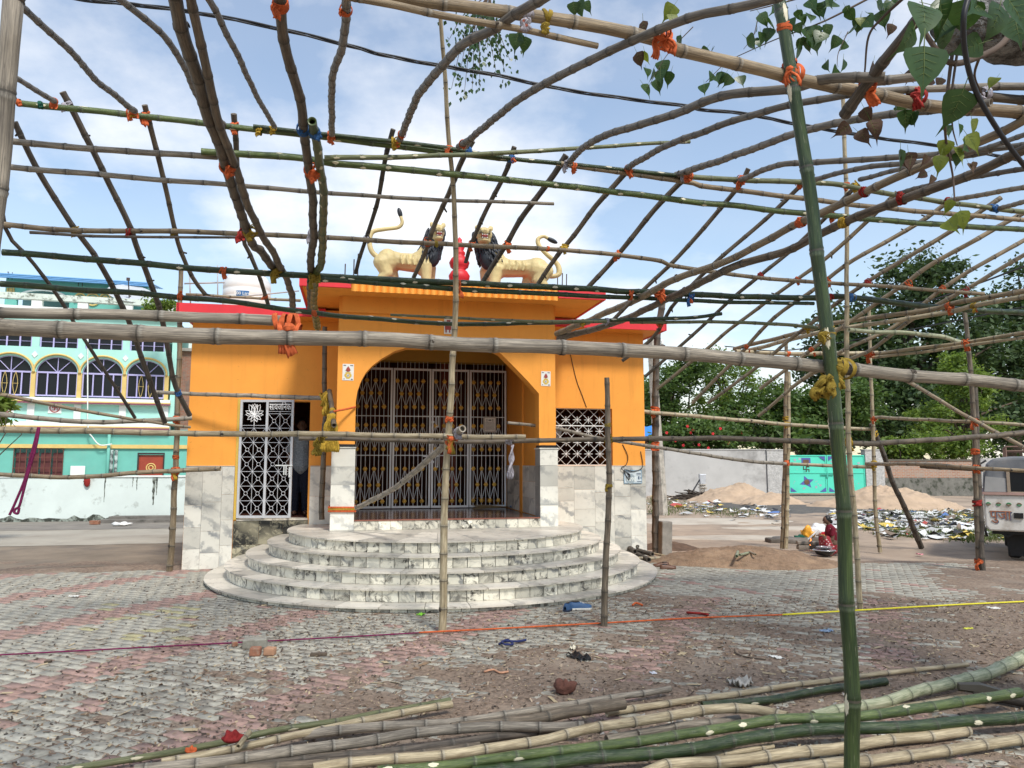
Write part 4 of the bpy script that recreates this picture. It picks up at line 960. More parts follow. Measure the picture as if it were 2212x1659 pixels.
# white boundary wall
WW = FR(atY(0, 1100, 22.3).x, 22.3, R(9))
WLM = M('wall_whitewash', (.62, .70, .67), .06, 1.4, .8, .25, 30, .006, (.30, .33, .30), (.58, .74), 2.2, 0)
bw = empty('boundary_wall', WW.o, 'whitewashed boundary wall with black damp streaks along the lane', 'wall', rz=WW.yaw)
zt_ = WW.hit(200, 1031, 0).z; xe = WW.hit(412, 1100, 0).x + 2.5
b = MB(); b.box(-8, xe, 0, .22, -.1, zt_); b.build('wall', WLM, bw)
b = MB(); b.box(-8, xe, -.03, .25, zt_ + .001, zt_ + .05); b.build('coping', WHT, bw)
DMP = M('damp_black', (.045, .05, .04), .4, 8, .9, .3, dirt=(.30, .34, .30), dirt_p=(.45, .6), ds=5, rnd=0)
n = 90; vs = []
for i in range(n + 1):
    x = -8 + (xe + 8) * i / n; vs += [(x, -.006, -.1), (x, -.006, .06 + .22 * mnoise.noise(Vector((x * 1.7, 0, 3))) ** 2 * 3 + .05 * random.random())]
b = MB(); b.add(vs, [(2 * i, 2 * i + 2, 2 * i + 3, 2 * i + 1) for i in range(n)]); b.build('damp_band', DMP, bw)
for px_, L, w in ((226, .75, .02), (286, .30, .015), (332, .85, .05), (338, .55, .03), (295, .4, .02), (180, .25, .01)):
    x = WW.hit(px_, 1060, 0).x; vs = []
    for i in range(13): f = i / 12; ww = w * (1 - .7 * f) * (1 + .8 * mnoise.noise(Vector((f * 9, px_, 0)))); xo = .02 * mnoise.noise(Vector((f * 5, px_, 4))); vs += [(x + xo - ww, -.004, zt_ - L * f), (x + xo + ww, -.004, zt_ - L * f)]
    b = MB(); b.add(vs, [(2 * i, 2 * i + 1, 2 * i + 3, 2 * i + 2) for i in range(12)]); b.build('damp_streak', DMP, bw)
b = MB(); b.box(0, 4.5, -.85, -.25, -.05, .09); b.box(.2, 4.4, -.6, -.2, .09, .17); o = b.build('drain_slab', M('slab_grey', (.16, .15, .135), .2, 3, .9, .3, dirt=(.05, .05, .045), dirt_p=(.5, .65), rnd=0)); p = WW.hit(222, 1112, -.5); o.location = WW.w(p.x, 0, 0); o.rotation_euler = (0, 0, WW.yaw); tag(o, 'dark drain cover slabs at the foot of white wall', 'slab')
# brick house behind
def brick_mat(name, c1, c2, mortar, scale, mort=.02, dirt=(.1, .09, .08)):
    t = NT(name); v = t.objc(False); mpn = t.node('ShaderNodeMapping', {'Vector': v, 'Rotation': (R(90), 0, 0)}).outputs[0]
    bk = t.node('ShaderNodeTexBrick', {'Vector': mpn, 'Color1': c4(c1), 'Color2': c4(c2), 'Mortar': c4(mortar), 'Scale': scale, 'Mortar Size': mort, 'Bias': 0.0, 'Brick Width': .5, 'Row Height': .17})
    colr = t.mix(t.ramp(t.noise(v, 1.6, 7, .65), .5, .68), bk.outputs[0], dirt); colr = t.mix(t.ramp(t.noise(v, 6, 5), .4, .7), colr, t.mix(.5, colr, mortar)); t.bump(bk.outputs['Fac'], -.5, .02)
    _mats[name] = t.set(colr, .9); return t.m
BRK = brick_mat('brick_old', (.30, .12, .07), (.22, .085, .05), (.23, .19, .155), 2.3)
bh = empty('brick_outbuilding', atY(383, 900, 37), 'unplastered brick outbuilding squeezed between turquoise house and temple', 'building', rz=R(10))
b = MB(); b.box(0, 4.2, 0, 4, -atY(383, 900, 37).z, 3.3); b.build('wall', BRK, bh)
b = MB(); b.box(-.2, 4.4, -.2, 4.1, 3.301, 3.45); b.build('lintel_slab', ROOFC, bh)
b = MB(); b.box(.35, 4.2, .1, 4, 3.451, 5.6); b.build('upper_wall', WLM, bh)
b = MB(); b.box(-.05, 4.25, -.12, -.001, -.8, -.6); b.build('ledge', ROOFC, bh)
# ------------------------------------------------------------------ yard on the right: walls, gate, heaps, jeep
PLS = M('plaster_grey', (.45, .445, .43), .10, .7, .85, .25, 25, .004, (.24, .235, .225), (.5, .72), .8, 0)
PLD = M('plaster_ribbed', (.42, .415, .40), .25, 9, .9, .9, 18, .03, rnd=0)
YW = 40.6
def wx(px, Y=YW, py=1000): return atY(px, py, Y).x
def wz(py, Y=YW, px=1700): return atY(px, py, Y).z
cw = empty('compound_wall', (wx(1410), YW, 0), 'smooth grey plastered compound wall left of the teal gate', 'wall')
b = MB(); b.box(-9, wx(1655) - wx(1410), 0, .25, -.2, wz(972)); b.build('wall', PLS, cw)
b = MB(); b.box(-9, wx(1655) - wx(1410), -.03, .28, wz(972) + .001, wz(970)); b.build('coping', PLS, cw)
b = MB(); x = wx(1428) - wx(1410); b.box(x, x + .18, -.1, -.001, -.2, wz(973)); b.build('buttress', M('plaster_dark', (.20, .205, .21), .1, 2, .9, .1, rnd=0), cw)
for nm, p0, p1, lab in (('l', 1656, 1700, 'ribbed grey concrete gate pillar left of teal gate'), ('r', 1868, 1908, 'ribbed grey concrete gate pillar right of teal gate')):
    r_ = empty('gate_pillar', (wx(p0), YW - .1, 0), lab, 'pillar'); w = wx(p1) - wx(p0)
    b = MB(); b.box(0, w, 0, .5, -.2, wz(973)); b.build('shaft', PLD, r_)
    b = MB(); b.box(-.03, w + .03, -.03, .53, wz(973) + .001, wz(970.5)); b.build('cap', PLS, r_)
TEAL = M('paint_teal', (.085, .60, .44), .06, 1.3, .5, .06, 30, .003, (.10, .50, .38), (.6, .8), 1.1, 0)
tg = empty('teal_gate', (wx(1702), YW, 0), 'teal painted sheet-iron double gate between concrete pillars', 'gate')
gw = wx(1868) - wx(1702); gz1 = wz(983); half = gw / 2
DKT = M('paint_teal_dark', (.05, .35, .27), .1, 2, .5, 0, rnd=0); BLP = M('paint_blue_mark', (.08, .10, .32), .15, 5, .6, 0, rnd=0); GRY = M('scuff_grey', (.32, .38, .42), .2, 5, .7, 0, rnd=0); BRN = M('paint_brown_mark', (.13, .075, .045), .2, 6, .7, 0, rnd=0)
for k in range(2):
    x0, x1 = k * half + .015, (k + 1) * half - .015
    b = MB(); b.box(x0, x1, 0, .03, .12, gz1); lf = b.build('gate_leaf', TEAL, tg)
    b = MB(); zm = .12 + (gz1 - .12) * .52
    for (a0, a1, c0, c1) in ((x0, x0 + .06, .12, gz1), (x1 - .06, x1, .12, gz1), (x0 + .06, x1 - .06, .12, .18), (x0 + .06, x1 - .06, gz1 - .06, gz1), (x0 + .06, x1 - .06, zm, zm + .06)): b.box(a0, a1, -.03, -.001, c0, c1)
    b.build('leaf_frame', TEAL, lf)
    for (sx_, sz_) in ((x1 - .07 if k == 0 else x0 + .07, .2), (x1 - .07 if k == 0 else x0 + .07, gz1 - .08), (x0 + .07 if k == 0 else x1 - .07, .2)):
        d = -1 if sx_ > (x0 + x1) / 2 else 1; u = 1 if sz_ < 1 else -1
        b = MB(); b.add([(sx_, -.034, sz_), (sx_ + d * .34, -.034, sz_), (sx_, -.034, sz_ + u * .24)], [(0, 1, 2)]); b.build('corner_mark', BLP, lf)
    if k == 0:
        cx = x0 + (x1 - x0) * .47; z = .12 + (gz1 - .12) * .82
        b = MB(); b.box(cx - .25, cx + .25, -.004, -.001, z - .22, z + .22); b.build('picture_panel', BLP, lf)
        b = MB(); b.box(cx - .16, cx + .16, -.008, -.005, z - .18, z + .12); b.build('picture', BRN, lf)
        z = .12 + (gz1 - .12) * .62; b = MB(); s_ = .17
        for (a0, a1, c0, c1, e) in ((-.025, .025, -s_, s_, 0), (-s_, s_, -.025, .025, .001), (0, s_, s_ - .05, s_, .002), (-s_, 0, -s_, -s_ + .05, .002), (s_ - .05, s_, -s_, 0, .003), (-s_, -s_ + .05, 0, s_, .003)): b.box(cx + a0, cx + a1, -.012 - e, -.002 - e, z + c0, z + c1)
        b.build('emblem', M('emblem_dark', (.05, .06, .04), .2, 5, .7, 0, rnd=0), lf)
        z = .12 + (gz1 - .12) * .29; b = MB()
        for a in (.4, 1.9, 3.5, 5.3): b.add([(cx + .42 * math.cos(a), -.006, z + .36 * math.sin(a)), (cx + .17 * math.cos(a + .8), -.006, z + .17 * math.sin(a + .8)), (cx + .17 * math.cos(a - .8), -.006, z + .17 * math.sin(a - .8))], [(0, 1, 2)])
        b.build('star_mark', BLP, lf)
        b = MB(); b.lathe([(.15, 0), (.15, .004), (.05, .006)], n=14); o = b.build('star_centre', BRN, lf); o.location = (cx, -.008, z); o.rotation_euler = (math.pi / 2, 0, 0)
    b = MB()
    for i in range(16):
        cx, cz, r_ = random.uniform(x0 + .2, x1 - .2), random.choice((random.uniform(.3, .9), random.uniform(1.4, gz1 - .2))), random.uniform(.02, .10); n = 7
        b.add([(cx + r_ * random.uniform(.5, 1.2) * math.cos(6.28 * j / n), -.0025, cz + r_ * random.uniform(.4, 1) * math.sin(6.28 * j / n)) for j in range(n)], [tuple(range(n))])
    tag(b.build('scuffs', GRY, lf), kind='stuff')
b = MB(); b.box(half - .35, half + .35, -.07, -.03, 1.1, 1.15); b.box(half - .05, half + .05, -.08, -.03, .95, 1.2); b.build('bolt', DKT, tg)
BRW = brick_mat('brick_wall_patchy', (.42, .19, .10), (.30, .135, .08), (.34, .29, .24), 2.0, .035, (.30, .27, .23))
rb = empty('brick_wall', (wx(1908), YW + .1, 0), 'patchy brick compound wall with mossy plinth right of the gate', 'wall')
zt_ = wz(996); L = 22
b = MB(); b.box(0, L, 0, .25, .95, zt_); b.build('brickwork', BRW, rb)
b = MB(); b.box(0, L, -.05, .24, -.2, .949); b.build('plinth', M('plinth_mossy', (.17, .165, .145), .3, 6, .9, .6, 20, .02, (.05, .055, .04), (.5, .62), 3, 0), rb)
b = MB(); b.box(0, L, -.04, .28, zt_ + .001, zt_ + .1); b.build('coping', M('coping_dark', (.11, .10, .08), .3, 4, .9, .3, rnd=0), rb)
for px_ in (2118,):
    x = wx(px_) - wx(1908); b = MB(); b.box(x, x + .7, -.1, -.051, -.2, zt_ + .15); b.build('pier', PLS, rb)
# sand heaps
p = atZ(1618, 1086); heap('sand_heap', 'twin-peaked pale sand heap beside the hand pump', p.x, p.y + 1.8, 2.3, 1.8, .80, SAND, 3.1, R(8))
p = atZ(1692, 1092); heap('sand_heap', 'lower shoulder of sand before the left gate pillar', p.x, p.y + 1.2, 1.6, 1.3, .5, SAND, 9.4)
p = atZ(1975, 1102); heap('sand_heap', 'broad pale sand heap in front of the brick wall', p.x, p.y + 1.8, 3.1, 2.0, .80, SAND, 6.2, R(-4), p=1.5)
SOILH = M('heap_soil', (.235, .155, .098), .3, 9, .95, 1.0, 45, .03, (.34, .235, .15), (.5, .7), 2, 0)
p = atZ(1622, 1213); heap('soil_heap', 'low spread heap of brown soil beside the cooking place', p.x - .1, p.y - .10, 1.75, .9, .34, SOILH, 4.4, R(-3), 72, -.02)
p = atZ(1450, 1185); heap('soil_heap', 'small dark soil mound behind the right corner post', p.x, p.y + .3, .75, .5, .16, M('soil_dark', (.12, .075, .05), .3, 6, .95, .8, 40, .02, rnd=0), 7.7)
for (px_, py_, w, d, s_) in ((1590, 1160, 1.9, .55, 1), (1730, 1140, 2.2, .6, 2), (1520, 1125, 2.6, 1.3, 5)):
    p = atZ(px_, py_); o = heap('concrete_patch', None, p.x, p.y, w, d, .035, M('patch_pale', (.44, .39, .32), .12, 2, .9, .3, 30, .01, (.33, .27, .21), (.5, .7), 1.2, 0), s_, 0, 40, -.012); tag(o, kind='structure')
p = atZ(1760, 1110); o = heap('gravel_patch', None, p.x + 1, p.y + 4, 3.6, 6.0, .05, GRAV, 2.2, R(10), 48, -.02); tag(o, kind='structure')
# rubbish strip and grass
def rubbish(name, n, area, size, label):
    cols_ = [M('trash_white', (.68, .68, .65), .1, 6, .6, 0, rnd=0), M('trash_grey', (.38, .38, .37), .2, 6, .7, 0, rnd=0), M('trash_black', (.03, .03, .035), .2, 6, .5, 0, rnd=0), M('trash_yellow', (.62, .46, .10), .1, 6, .6, 0, rnd=0), M('trash_red', (.42, .08, .07), .1, 6, .6, 0, rnd=0), M('trash_blue', (.10, .18, .40), .1, 6, .6, 0, rnd=0), M('trash_brown', (.20, .15, .11), .2, 6, .8, 0, rnd=0)]
    w = [.42, .22, .13, .05, .03, .03, .12]; vs, fs, ms = [], [], []; k = 0
    for i in range(n):
        px_, py_ = area(); p = atZ(px_, py_); s_ = size * min(1.9, random.lognormvariate(-.2, .5)); cr = random.choice((.12, .2, .36)); a = random.uniform(0, 6.28); m_ = random.choices(range(7), w)[0]
        # crumpled 3x3 sheet
        g_ = [[Vector(((u - 1) * s_, (v - 1) * s_ * random.uniform(.4, .9), min(.16, abs(random.gauss(0, cr)) * s_ + .015))) for u in range(3)] for v in range(3)]
        for row in g_:
            for q in row: vs.append((p.x + q.x * math.cos(a) - q.y * math.sin(a), p.y + q.x * math.sin(a) + q.y * math.cos(a), q.z))
        for v in range(2):
            for u in range(2): c0 = k + v * 3 + u; fs.append((c0, c0 + 1, c0 + 4, c0 + 3)); ms.append(m_)
        k += 9
    return tag(link(name, npmesh(name, vs, fs, cols_, ms)), label, 'rubbish', kind='stuff')
def area_r():
    while True:
        px_, py_ = random.uniform(1790, 2240), random.uniform(1093, 1172)
        c = 1132 + (px_ - 2000) * .02
        if abs(py_ - c) < 34 * (.5 + .5 * random.random()) and not (1800 < px_ < 1900 and py_ > 1145): return px_, py_
rubbish('garbage', 1700, area_r, .11, 'wide strip of scattered plastic and paper rubbish before brick wall')
def area_l():
    t_ = random.random(); return 1400 + 300 * t_ + random.uniform(-20, 20), 1082 + 30 * t_ + random.gauss(0, 9)
rubbish('garbage', 170, area_l, .13, 'thinner trail of white rubbish beside the hand pump')
def grass(name, n, area, h, label, mats):
    vs, fs = [], []; k = 0
    for i in range(n):
        px_, py_ = area(); p = atZ(px_, py_); a = random.uniform(0, 6.28); hh = h * random.uniform(.4, 1.3); w = hh * .12; l = Vector((random.gauss(0, .35), random.gauss(0, .35), 1)) * hh
        vs += [(p.x - w * math.cos(a), p.y - w * math.sin(a), -.01), (p.x + w * math.cos(a), p.y + w * math.sin(a), -.01), (p.x + l.x, p.y + l.y, l.z)]; fs.append((k, k + 1, k + 2)); k += 3
    return tag(link(name, npmesh(name, vs, fs, mats, rng.integers(0, len(mats), len(fs)))), label, 'grass', kind='stuff')
GRS = [leaf_mat('grass_a', (.06, .10, .025), (.12, .17, .045)), leaf_mat('grass_b', (.10, .12, .04), (.17, .19, .07))]
def clump(cs):
    def f():
        c = random.choice(cs); return random.gauss(c[0], c[2]), random.gauss(c[1], c[3])
    return f
grass('grass', 9000, clump([(1980, 1112, 60, 7), (2080, 1120, 40, 8), (1900, 1137, 22, 4), (2120, 1160, 30, 5), (2030, 1150, 20, 4), (1960, 1152, 25, 4), (2140, 1148, 25, 6)]), .10, 'rank grass growing through the rubbish strip', GRS)
grass('grass', 2600, clump([(1415, 1085, 15, 6), (1450, 1090, 25, 6), (1520, 1102, 40, 4), (1590, 1108, 40, 4), (1430, 1105, 20, 4)]), .09, 'mossy grass fringe by the hand pump', GRS)
# hand pump
p = atZ(1518, 1074); hp = empty('hand_pump', (p.x, p.y, 0), 'silver headed iron hand pump before the grey wall', 'hand pump')
k = p.y / F
PIP = M('pipe_cream', (.46, .42, .36), .15, 5, .6, .1, rnd=0); ALU = M('pump_silver', (.55, .58, .62), .1, 6, .4, .05, metal=.4, rnd=0)
b = MB(); b.tube([(0, 0, -.1), (0, 0, 26 * k)], [6.5 * k] * 2, 12); b.build('stand_pipe', PIP, hp, True)
b = MB(); b.tube([(0, 0, 20 * k), (0, 0, 22 * k)], [9 * k] * 2, 14); b.tube([(0, 0, 26 * k), (0, 0, 28 * k)], [9 * k] * 2, 14); b.build('flange', PIP, hp)
b = MB(); b.add([(x, y, z) for z, s_ in ((28 * k, 5.5 * k), (49 * k, 7 * k)) for x, y in ((-s_, -s_), (s_, -s_), (s_, s_), (-s_, s_))], [(0, 1, 2, 3), (4, 5, 6, 7), (0, 1, 5, 4), (1, 2, 6, 5), (2, 3, 7, 6), (3, 0, 4, 7)]); bevel(fix_normals(b.build('pump_head', ALU, hp)), .02)
b = MB(); b.tube([(-5 * k, 0, 38 * k), (-20 * k, 0, 14 * k)], [1.5 * k, 1.8 * k], 8); b.build('handle', M('iron_dark', (.06, .06, .065), .2, 5, .6, .1, rnd=0), hp)
b = MB(); b.tube([(3 * k, -4 * k, 22 * k), (5 * k, -14 * k, 19 * k)], [2 * k, 2 * k], 8); b.build('spout', PIP, hp)
p = atZ(1500, 1079); b = MB()
for i in range(90):
    a = random.gauss(0, .5); L_ = random.uniform(.5, 1.2); c = Vector((random.gauss(0, .45), random.gauss(0, .3), random.uniform(.02, .38))); d = Vector((math.cos(a), random.gauss(0, .5), random.gauss(0, .25))).normalized() * L_ / 2; c.z *= max(.2, 1 - abs(c.x) / 1.1); b.tube([c - d, c + Vector((0, 0, .05)), c + d], [.022, .02, .012], 5)
o = b.build('brushwood_pile', M('brushwood', (.055, .042, .032), .3, 6, .9, .2, rnd=0)); o.location = (p.x, p.y, 0); tag(o, 'dark pile of dry brushwood beside the hand pump', 'brushwood', kind='stuff')
# concrete utility pole
p = atZ(1431, 1111); up = empty('utility_pole', (p.x, p.y, 0), 'weathered concrete utility pole behind the right corner post', 'utility pole')
top = atY(1405, 715, p.y); b = MB(); k = p.y / F
b.tube([(0, 0, -.2), (top.x - p.x, 0, top.z)], [13 * k, 8 * k], 4, True, 0); b.build('pole', M('pole_concrete', (.38, .35, .30), .25, 5, .95, .8, 18, .02, (.20, .19, .165), (.5, .65), 4, 0), up)
b = MB(); b.box(top.x - p.x - .5, top.x - p.x + .5, -.05, .05, top.z - .6, top.z - .5); b.build('cross_arm', IRON, up)
for dx_ in (-.4, .4):
    b = MB(); b.lathe([(.04, 0), (.07, .05), (.04, .1), (.06, .15), (.02, .2)], n=10); o = b.build('insulator', WHT, up, True); o.location = (top.x - p.x + dx_, 0, top.z - .5)
# tiled hut with blue sheet beyond the wall
hy = 46; hut = empty('tiled_hut', (wx(1440, hy), hy, 0), 'low tiled hut roof with blue plastic sheet beyond the grey wall', 'hut')
z0_, z1_ = wz(972, hy), wz(926, hy); hw = wx(1500, hy) - wx(1395, hy)
TILE = M('roof_tile_clay', (.16, .075, .05), .35, 6, .9, .3, rnd=.3)
b = MB(); b.box(-hw * .6, hw * .6, .6, 4.5, 0, z0_ + .1); b.build('wall', BRK, hut)
tm = MB(); tm.tube([(0, 0, 0), (0, .45, .12)], [.10, .12], 8); tme = tm.mesh('roof_tile', TILE, True)
rf = MB(); rf.add([(-hw * .65, -.2, z0_), (hw * .65, -.2, z0_), (hw * .65, 2.6, z1_), (-hw * .65, 2.6, z1_), (hw * .65, 5.2, z0_), (-hw * .65, 5.2, z0_)], [(0, 1, 2, 3), (3, 2, 4, 5)]); rfo = rf.build('roof', TILE, hut)
for i in range(16):
    for j in range(6):
        f = j / 6; o = link('roof_tile', tme, rfo, (-hw * .6 + hw * 1.2 * i / 15 + random.gauss(0, .03), -.2 + 2.8 * f, z0_ + (z1_ - z0_) * f + .05 + random.gauss(0, .02))); o.rotation_euler = (random.gauss(0.2, .05), 0, random.gauss(0, .1))
b = MB(); vs = []
for j in range(5):
    for i in range(9): vs.append((-hw * .55 + hw * .55 * i / 8, .3 + .45 * j, z0_ + (z1_ - z0_) * (.35 + .18 * j) + .18 + .06 * math.sin(i * 1.7 + j)))
b.add(vs, [(j * 9 + i, j * 9 + i + 1, (j + 1) * 9 + i + 1, (j + 1) * 9 + i) for j in range(4) for i in range(8)]); b.build('plastic_sheet', M('tarp_blue', (.05, .22, .65), .1, 3, .45, .1, rnd=0), hut, True)
# ------------------------------------------------------------------ jeep at the right edge, its rear turned to the viewer
JY = 13.6; jx = atY(2126, 1100, JY).x; JF = FR(jx, JY, R(-32)); jp = empty('jeep', (jx, JY, 0), 'white jeep with grey canvas hood and painted lettering at right edge', 'jeep', rz=JF.yaw)
def jh(px, py): return JF.hit(px, py, 0)
JWd, JL = 1.62, 3.5; zb_, zw, zc_ = jh(2150, 1147).z, jh(2150, 1069).z, jh(2160, 986).z
JWH = M('jeep_white', (.60, .58, .54), .08, 3, .4, .04, 30, .002, (.34, .30, .25), (.56, .74), 2.5, 0); CAN = M('canvas_grey', (.13, .14, .155), .15, 2.5, .85, .4, 60, .006, (.22, .22, .22), (.5, .7), 1.2, 0); CANL = M('canvas_pale', (.30, .30, .295), .1, 3, .85, .3, 60, .006, rnd=0)
b = MB(); b.prism([(0, zb_ + .08), (.06, zb_), (JWd - .06, zb_), (JWd, zb_ + .08), (JWd, zw), (0, zw)], 0, JL); bevel(fix_normals(b.build('body', JWH, jp)), .03)
b = MB(); b.box(-.02, JWd + .02, -.03, 2.6, zw + .001, zw + .05); b.build('rail', M('jeep_rail', (.34, .22, .19), .2, 4, .5, .05, rnd=0), jp)
prof = [(.0, zw + .052), (.03, zw + .35), (.09, zc_ - .14), (.20, zc_ - .03), (.45, zc_), (JWd - .45, zc_), (JWd - .2, zc_ - .03), (JWd - .09, zc_ - .14), (JWd - .03, zw + .35), (JWd, zw + .052)]
b = MB(); b.prism(prof, .01, 2.5); bevel(fix_normals(b.build('canvas_hood', CAN, jp)), .06, 3)
b = MB(); b.prism([(.02, zw + .055), (.05, zw + .33), (.36, zw + .30), (.36, zw + .055)], -.004, .004); b.build('canvas_skirt', CANL, jp)
b = MB(); b.box(.42, JWd - .42, -.004, .006, jh(2185, 1062).z, jh(2185, 1018).z); b.build('window', GLS, jp)
b = MB(); z0_, z1_ = jh(2185, 1062).z, jh(2185, 1018).z; a_, c_ = .42, JWd - .42
for (a0, a1, c0, c1) in ((a_ - .05, a_, z0_ - .04, z1_ + .04), (c_, c_ + .05, z0_ - .04, z1_ + .04), (a_, c_, z0_ - .04, z0_), (a_, c_, z1_, z1_ + .04)): b.box(a0, a1, -.02, .0, c0, c1)
b.build('window_frame', M('frame_tan', (.30, .24, .18), .2, 4, .6, 0, rnd=0), jp)
b = MB()
for x in (.40, JWd - .40):
    b.tube([(x, .3, zc_ + .18), (x, 2.0, zc_ + .18)], [.014] * 2, 6)
    for y_ in (.3, .7, 1.1, 1.5, 2.0): b.tube([(x, y_, zc_ - .02), (x, y_, zc_ + .18)], [.012] * 2, 6)
for y_ in (.3, .7, 1.1, 1.5, 2.0): b.tube([(.40, y_, zc_ + .10), (JWd - .40, y_, zc_ + .10)], [.012] * 2, 6)
b.tube([(.40, .3, zc_ + .18), (JWd - .40, .3, zc_ + .18)], [.014] * 2, 6)
b.build('roof_rack', M('rack_rust', (.20, .12, .09), .2, 6, .6, .1, rnd=0), jp)
me = text_mesh('पुजा', .40, .004, M('letter_brown', (.30, .11, .05), .12, 5, .6, 0, rnd=0)); q = jh(2161, 1113); tz, tx = q.z, q.x
o = link('lettering', me, jp, (tx, -.008, tz)); o.rotation_euler = (math.pi / 2, 0, 0); ex = max(v.co.x for v in me.vertices) - min(v.co.x for v in me.vertices); sx_ = (jh(2185, 1113).x - jh(2138, 1113).x) / ex; o.scale = (sx_, sx_ * 1.15, 1)
me2 = me.copy(); me2.materials.clear(); me2.materials.append(M('letter_shadow', (.08, .10, .16), .1, 5, .6, 0, rnd=0)); o2 = link('lettering_shadow', me2, jp, (tx + .014, -.005, tz - .014)); o2.rotation_euler = o.rotation_euler; o2.scale = o.scale
GRN = M('paint_leaf_green', (.04, .20, .08), .1, 5, .6, 0, rnd=0); BRD = M('paint_border_brown', (.16, .11, .06), .1, 5, .6, 0, rnd=0)
zc2 = jh(2160, 1089).z
for mt, ph in ((GRN, 0), (BRD, math.pi)):
    for up_ in (0, 1):
        b = MB(); b.tube([(.075 * j / 5, 0, .022 * math.sin(j * math.pi / 5 + ph + up_ * math.pi)) for j in range(6)], [.007 + .007 * math.sin(math.pi * j / 5) for j in range(6)], 5); bme = b.mesh('painted_leaf', mt)
        for i in range(up_, 10, 2): link('painted_leaf', bme, jp, (.03 + i * .155, -.003, zc2))
b = MB(); q = jh(2199, 1115); b.box(q.x - .06, q.x + .08, -.03, -.001, jh(2199, 1120).z, jh(2199, 1108).z); b.build('tail_lamp', BLK, jp)
RUB = M('tyre_rubber', (.018, .018, .019), .2, 20, .85, .3, rnd=0)
def wheel(x, y, r_):
    w = MB(); w.lathe([(r_ * .6, -.09), (r_ * .92, -.1), (r_, -.06), (r_, .06), (r_ * .92, .1), (r_ * .6, .09)], n=28); t_ = w.build('wheel', RUB, jp, True); t_.location = (x, y, r_); t_.rotation_euler = (math.pi / 2, 0, math.pi / 2)
    w = MB(); w.lathe([(.02, -.07), (r_ * .3, -.075), (r_ * .55, -.05), (r_ * .6, .05)], n=20); w.build('rim', JWH, t_, True)
mx = jh(2174, 1180).x
for x in (mx + .14, JWd - .25):
    for y_ in (.75, 2.9): wheel(x, y_, .36)
b = MB(); b.prism([(mx - .02, zb_ + .02), (mx + .30, zb_ + .02), (mx + .30, .08), (mx + .06, .08)], .30, .32); b.build('mud_flap', RUB, jp)
b = MB(); b.tube([(.02, -.03, zb_ - .1), (-.05, -.03, zb_ + .2), (-.02, -.03, zw + .55), (.08, -.03, zw + .62)], [.02] * 4, 8); b.build('ladder_rail', RUB, jp, True)
b = MB(); b.tube([(.25, .1, zb_ - .04), (.33, .1, zb_ - .10), (.41, .1, zb_ - .04)], [.025] * 3, 8); b.tube([(.1, .1, zb_ - .03), (JWd - .1, .1, zb_ - .03)], [.03] * 2, 8); b.build('tow_bar', RUB, jp)
# ------------------------------------------------------------------ bamboo framework
farp = plane3((-4.09, 5.86, 4.72), (6.09, 8.55, 4.72), (-4.67, 6.63, 3.67))
nearp = plane3((-4.09, 5.86, 4.72), (6.09, 8.55, 4.72), (1.30, 3.50, 3.67))
def lvl(z): return lambda px, py: atZ(px, py, z)
def dep(*ys):
    """depth given at the ends of the pole (linear in between); resolved per point"""
    return ('dep', ys)
POLES = {}
def catmull(p, n):
    p = [Vector(q) for q in p]
    if len(p) == 2: return [p[0].lerp(p[1], i / n) for i in range(n + 1)]
    q = [p[0] * 2 - p[1]] + p + [p[-1] * 2 - p[-2]]; out = []
    for i in range(1, len(q) - 2):
        a, b, c, d = q[i - 1], q[i], q[i + 1], q[i + 2]
        for k in range(n):
            t = k / n; out.append(0.5 * ((2 * b) + (c - a) * t + (2 * a - 5 * b + 4 * c - d) * t * t + (3 * b - a - 3 * c + d) * t ** 3))
    out.append(p[-1]); return out
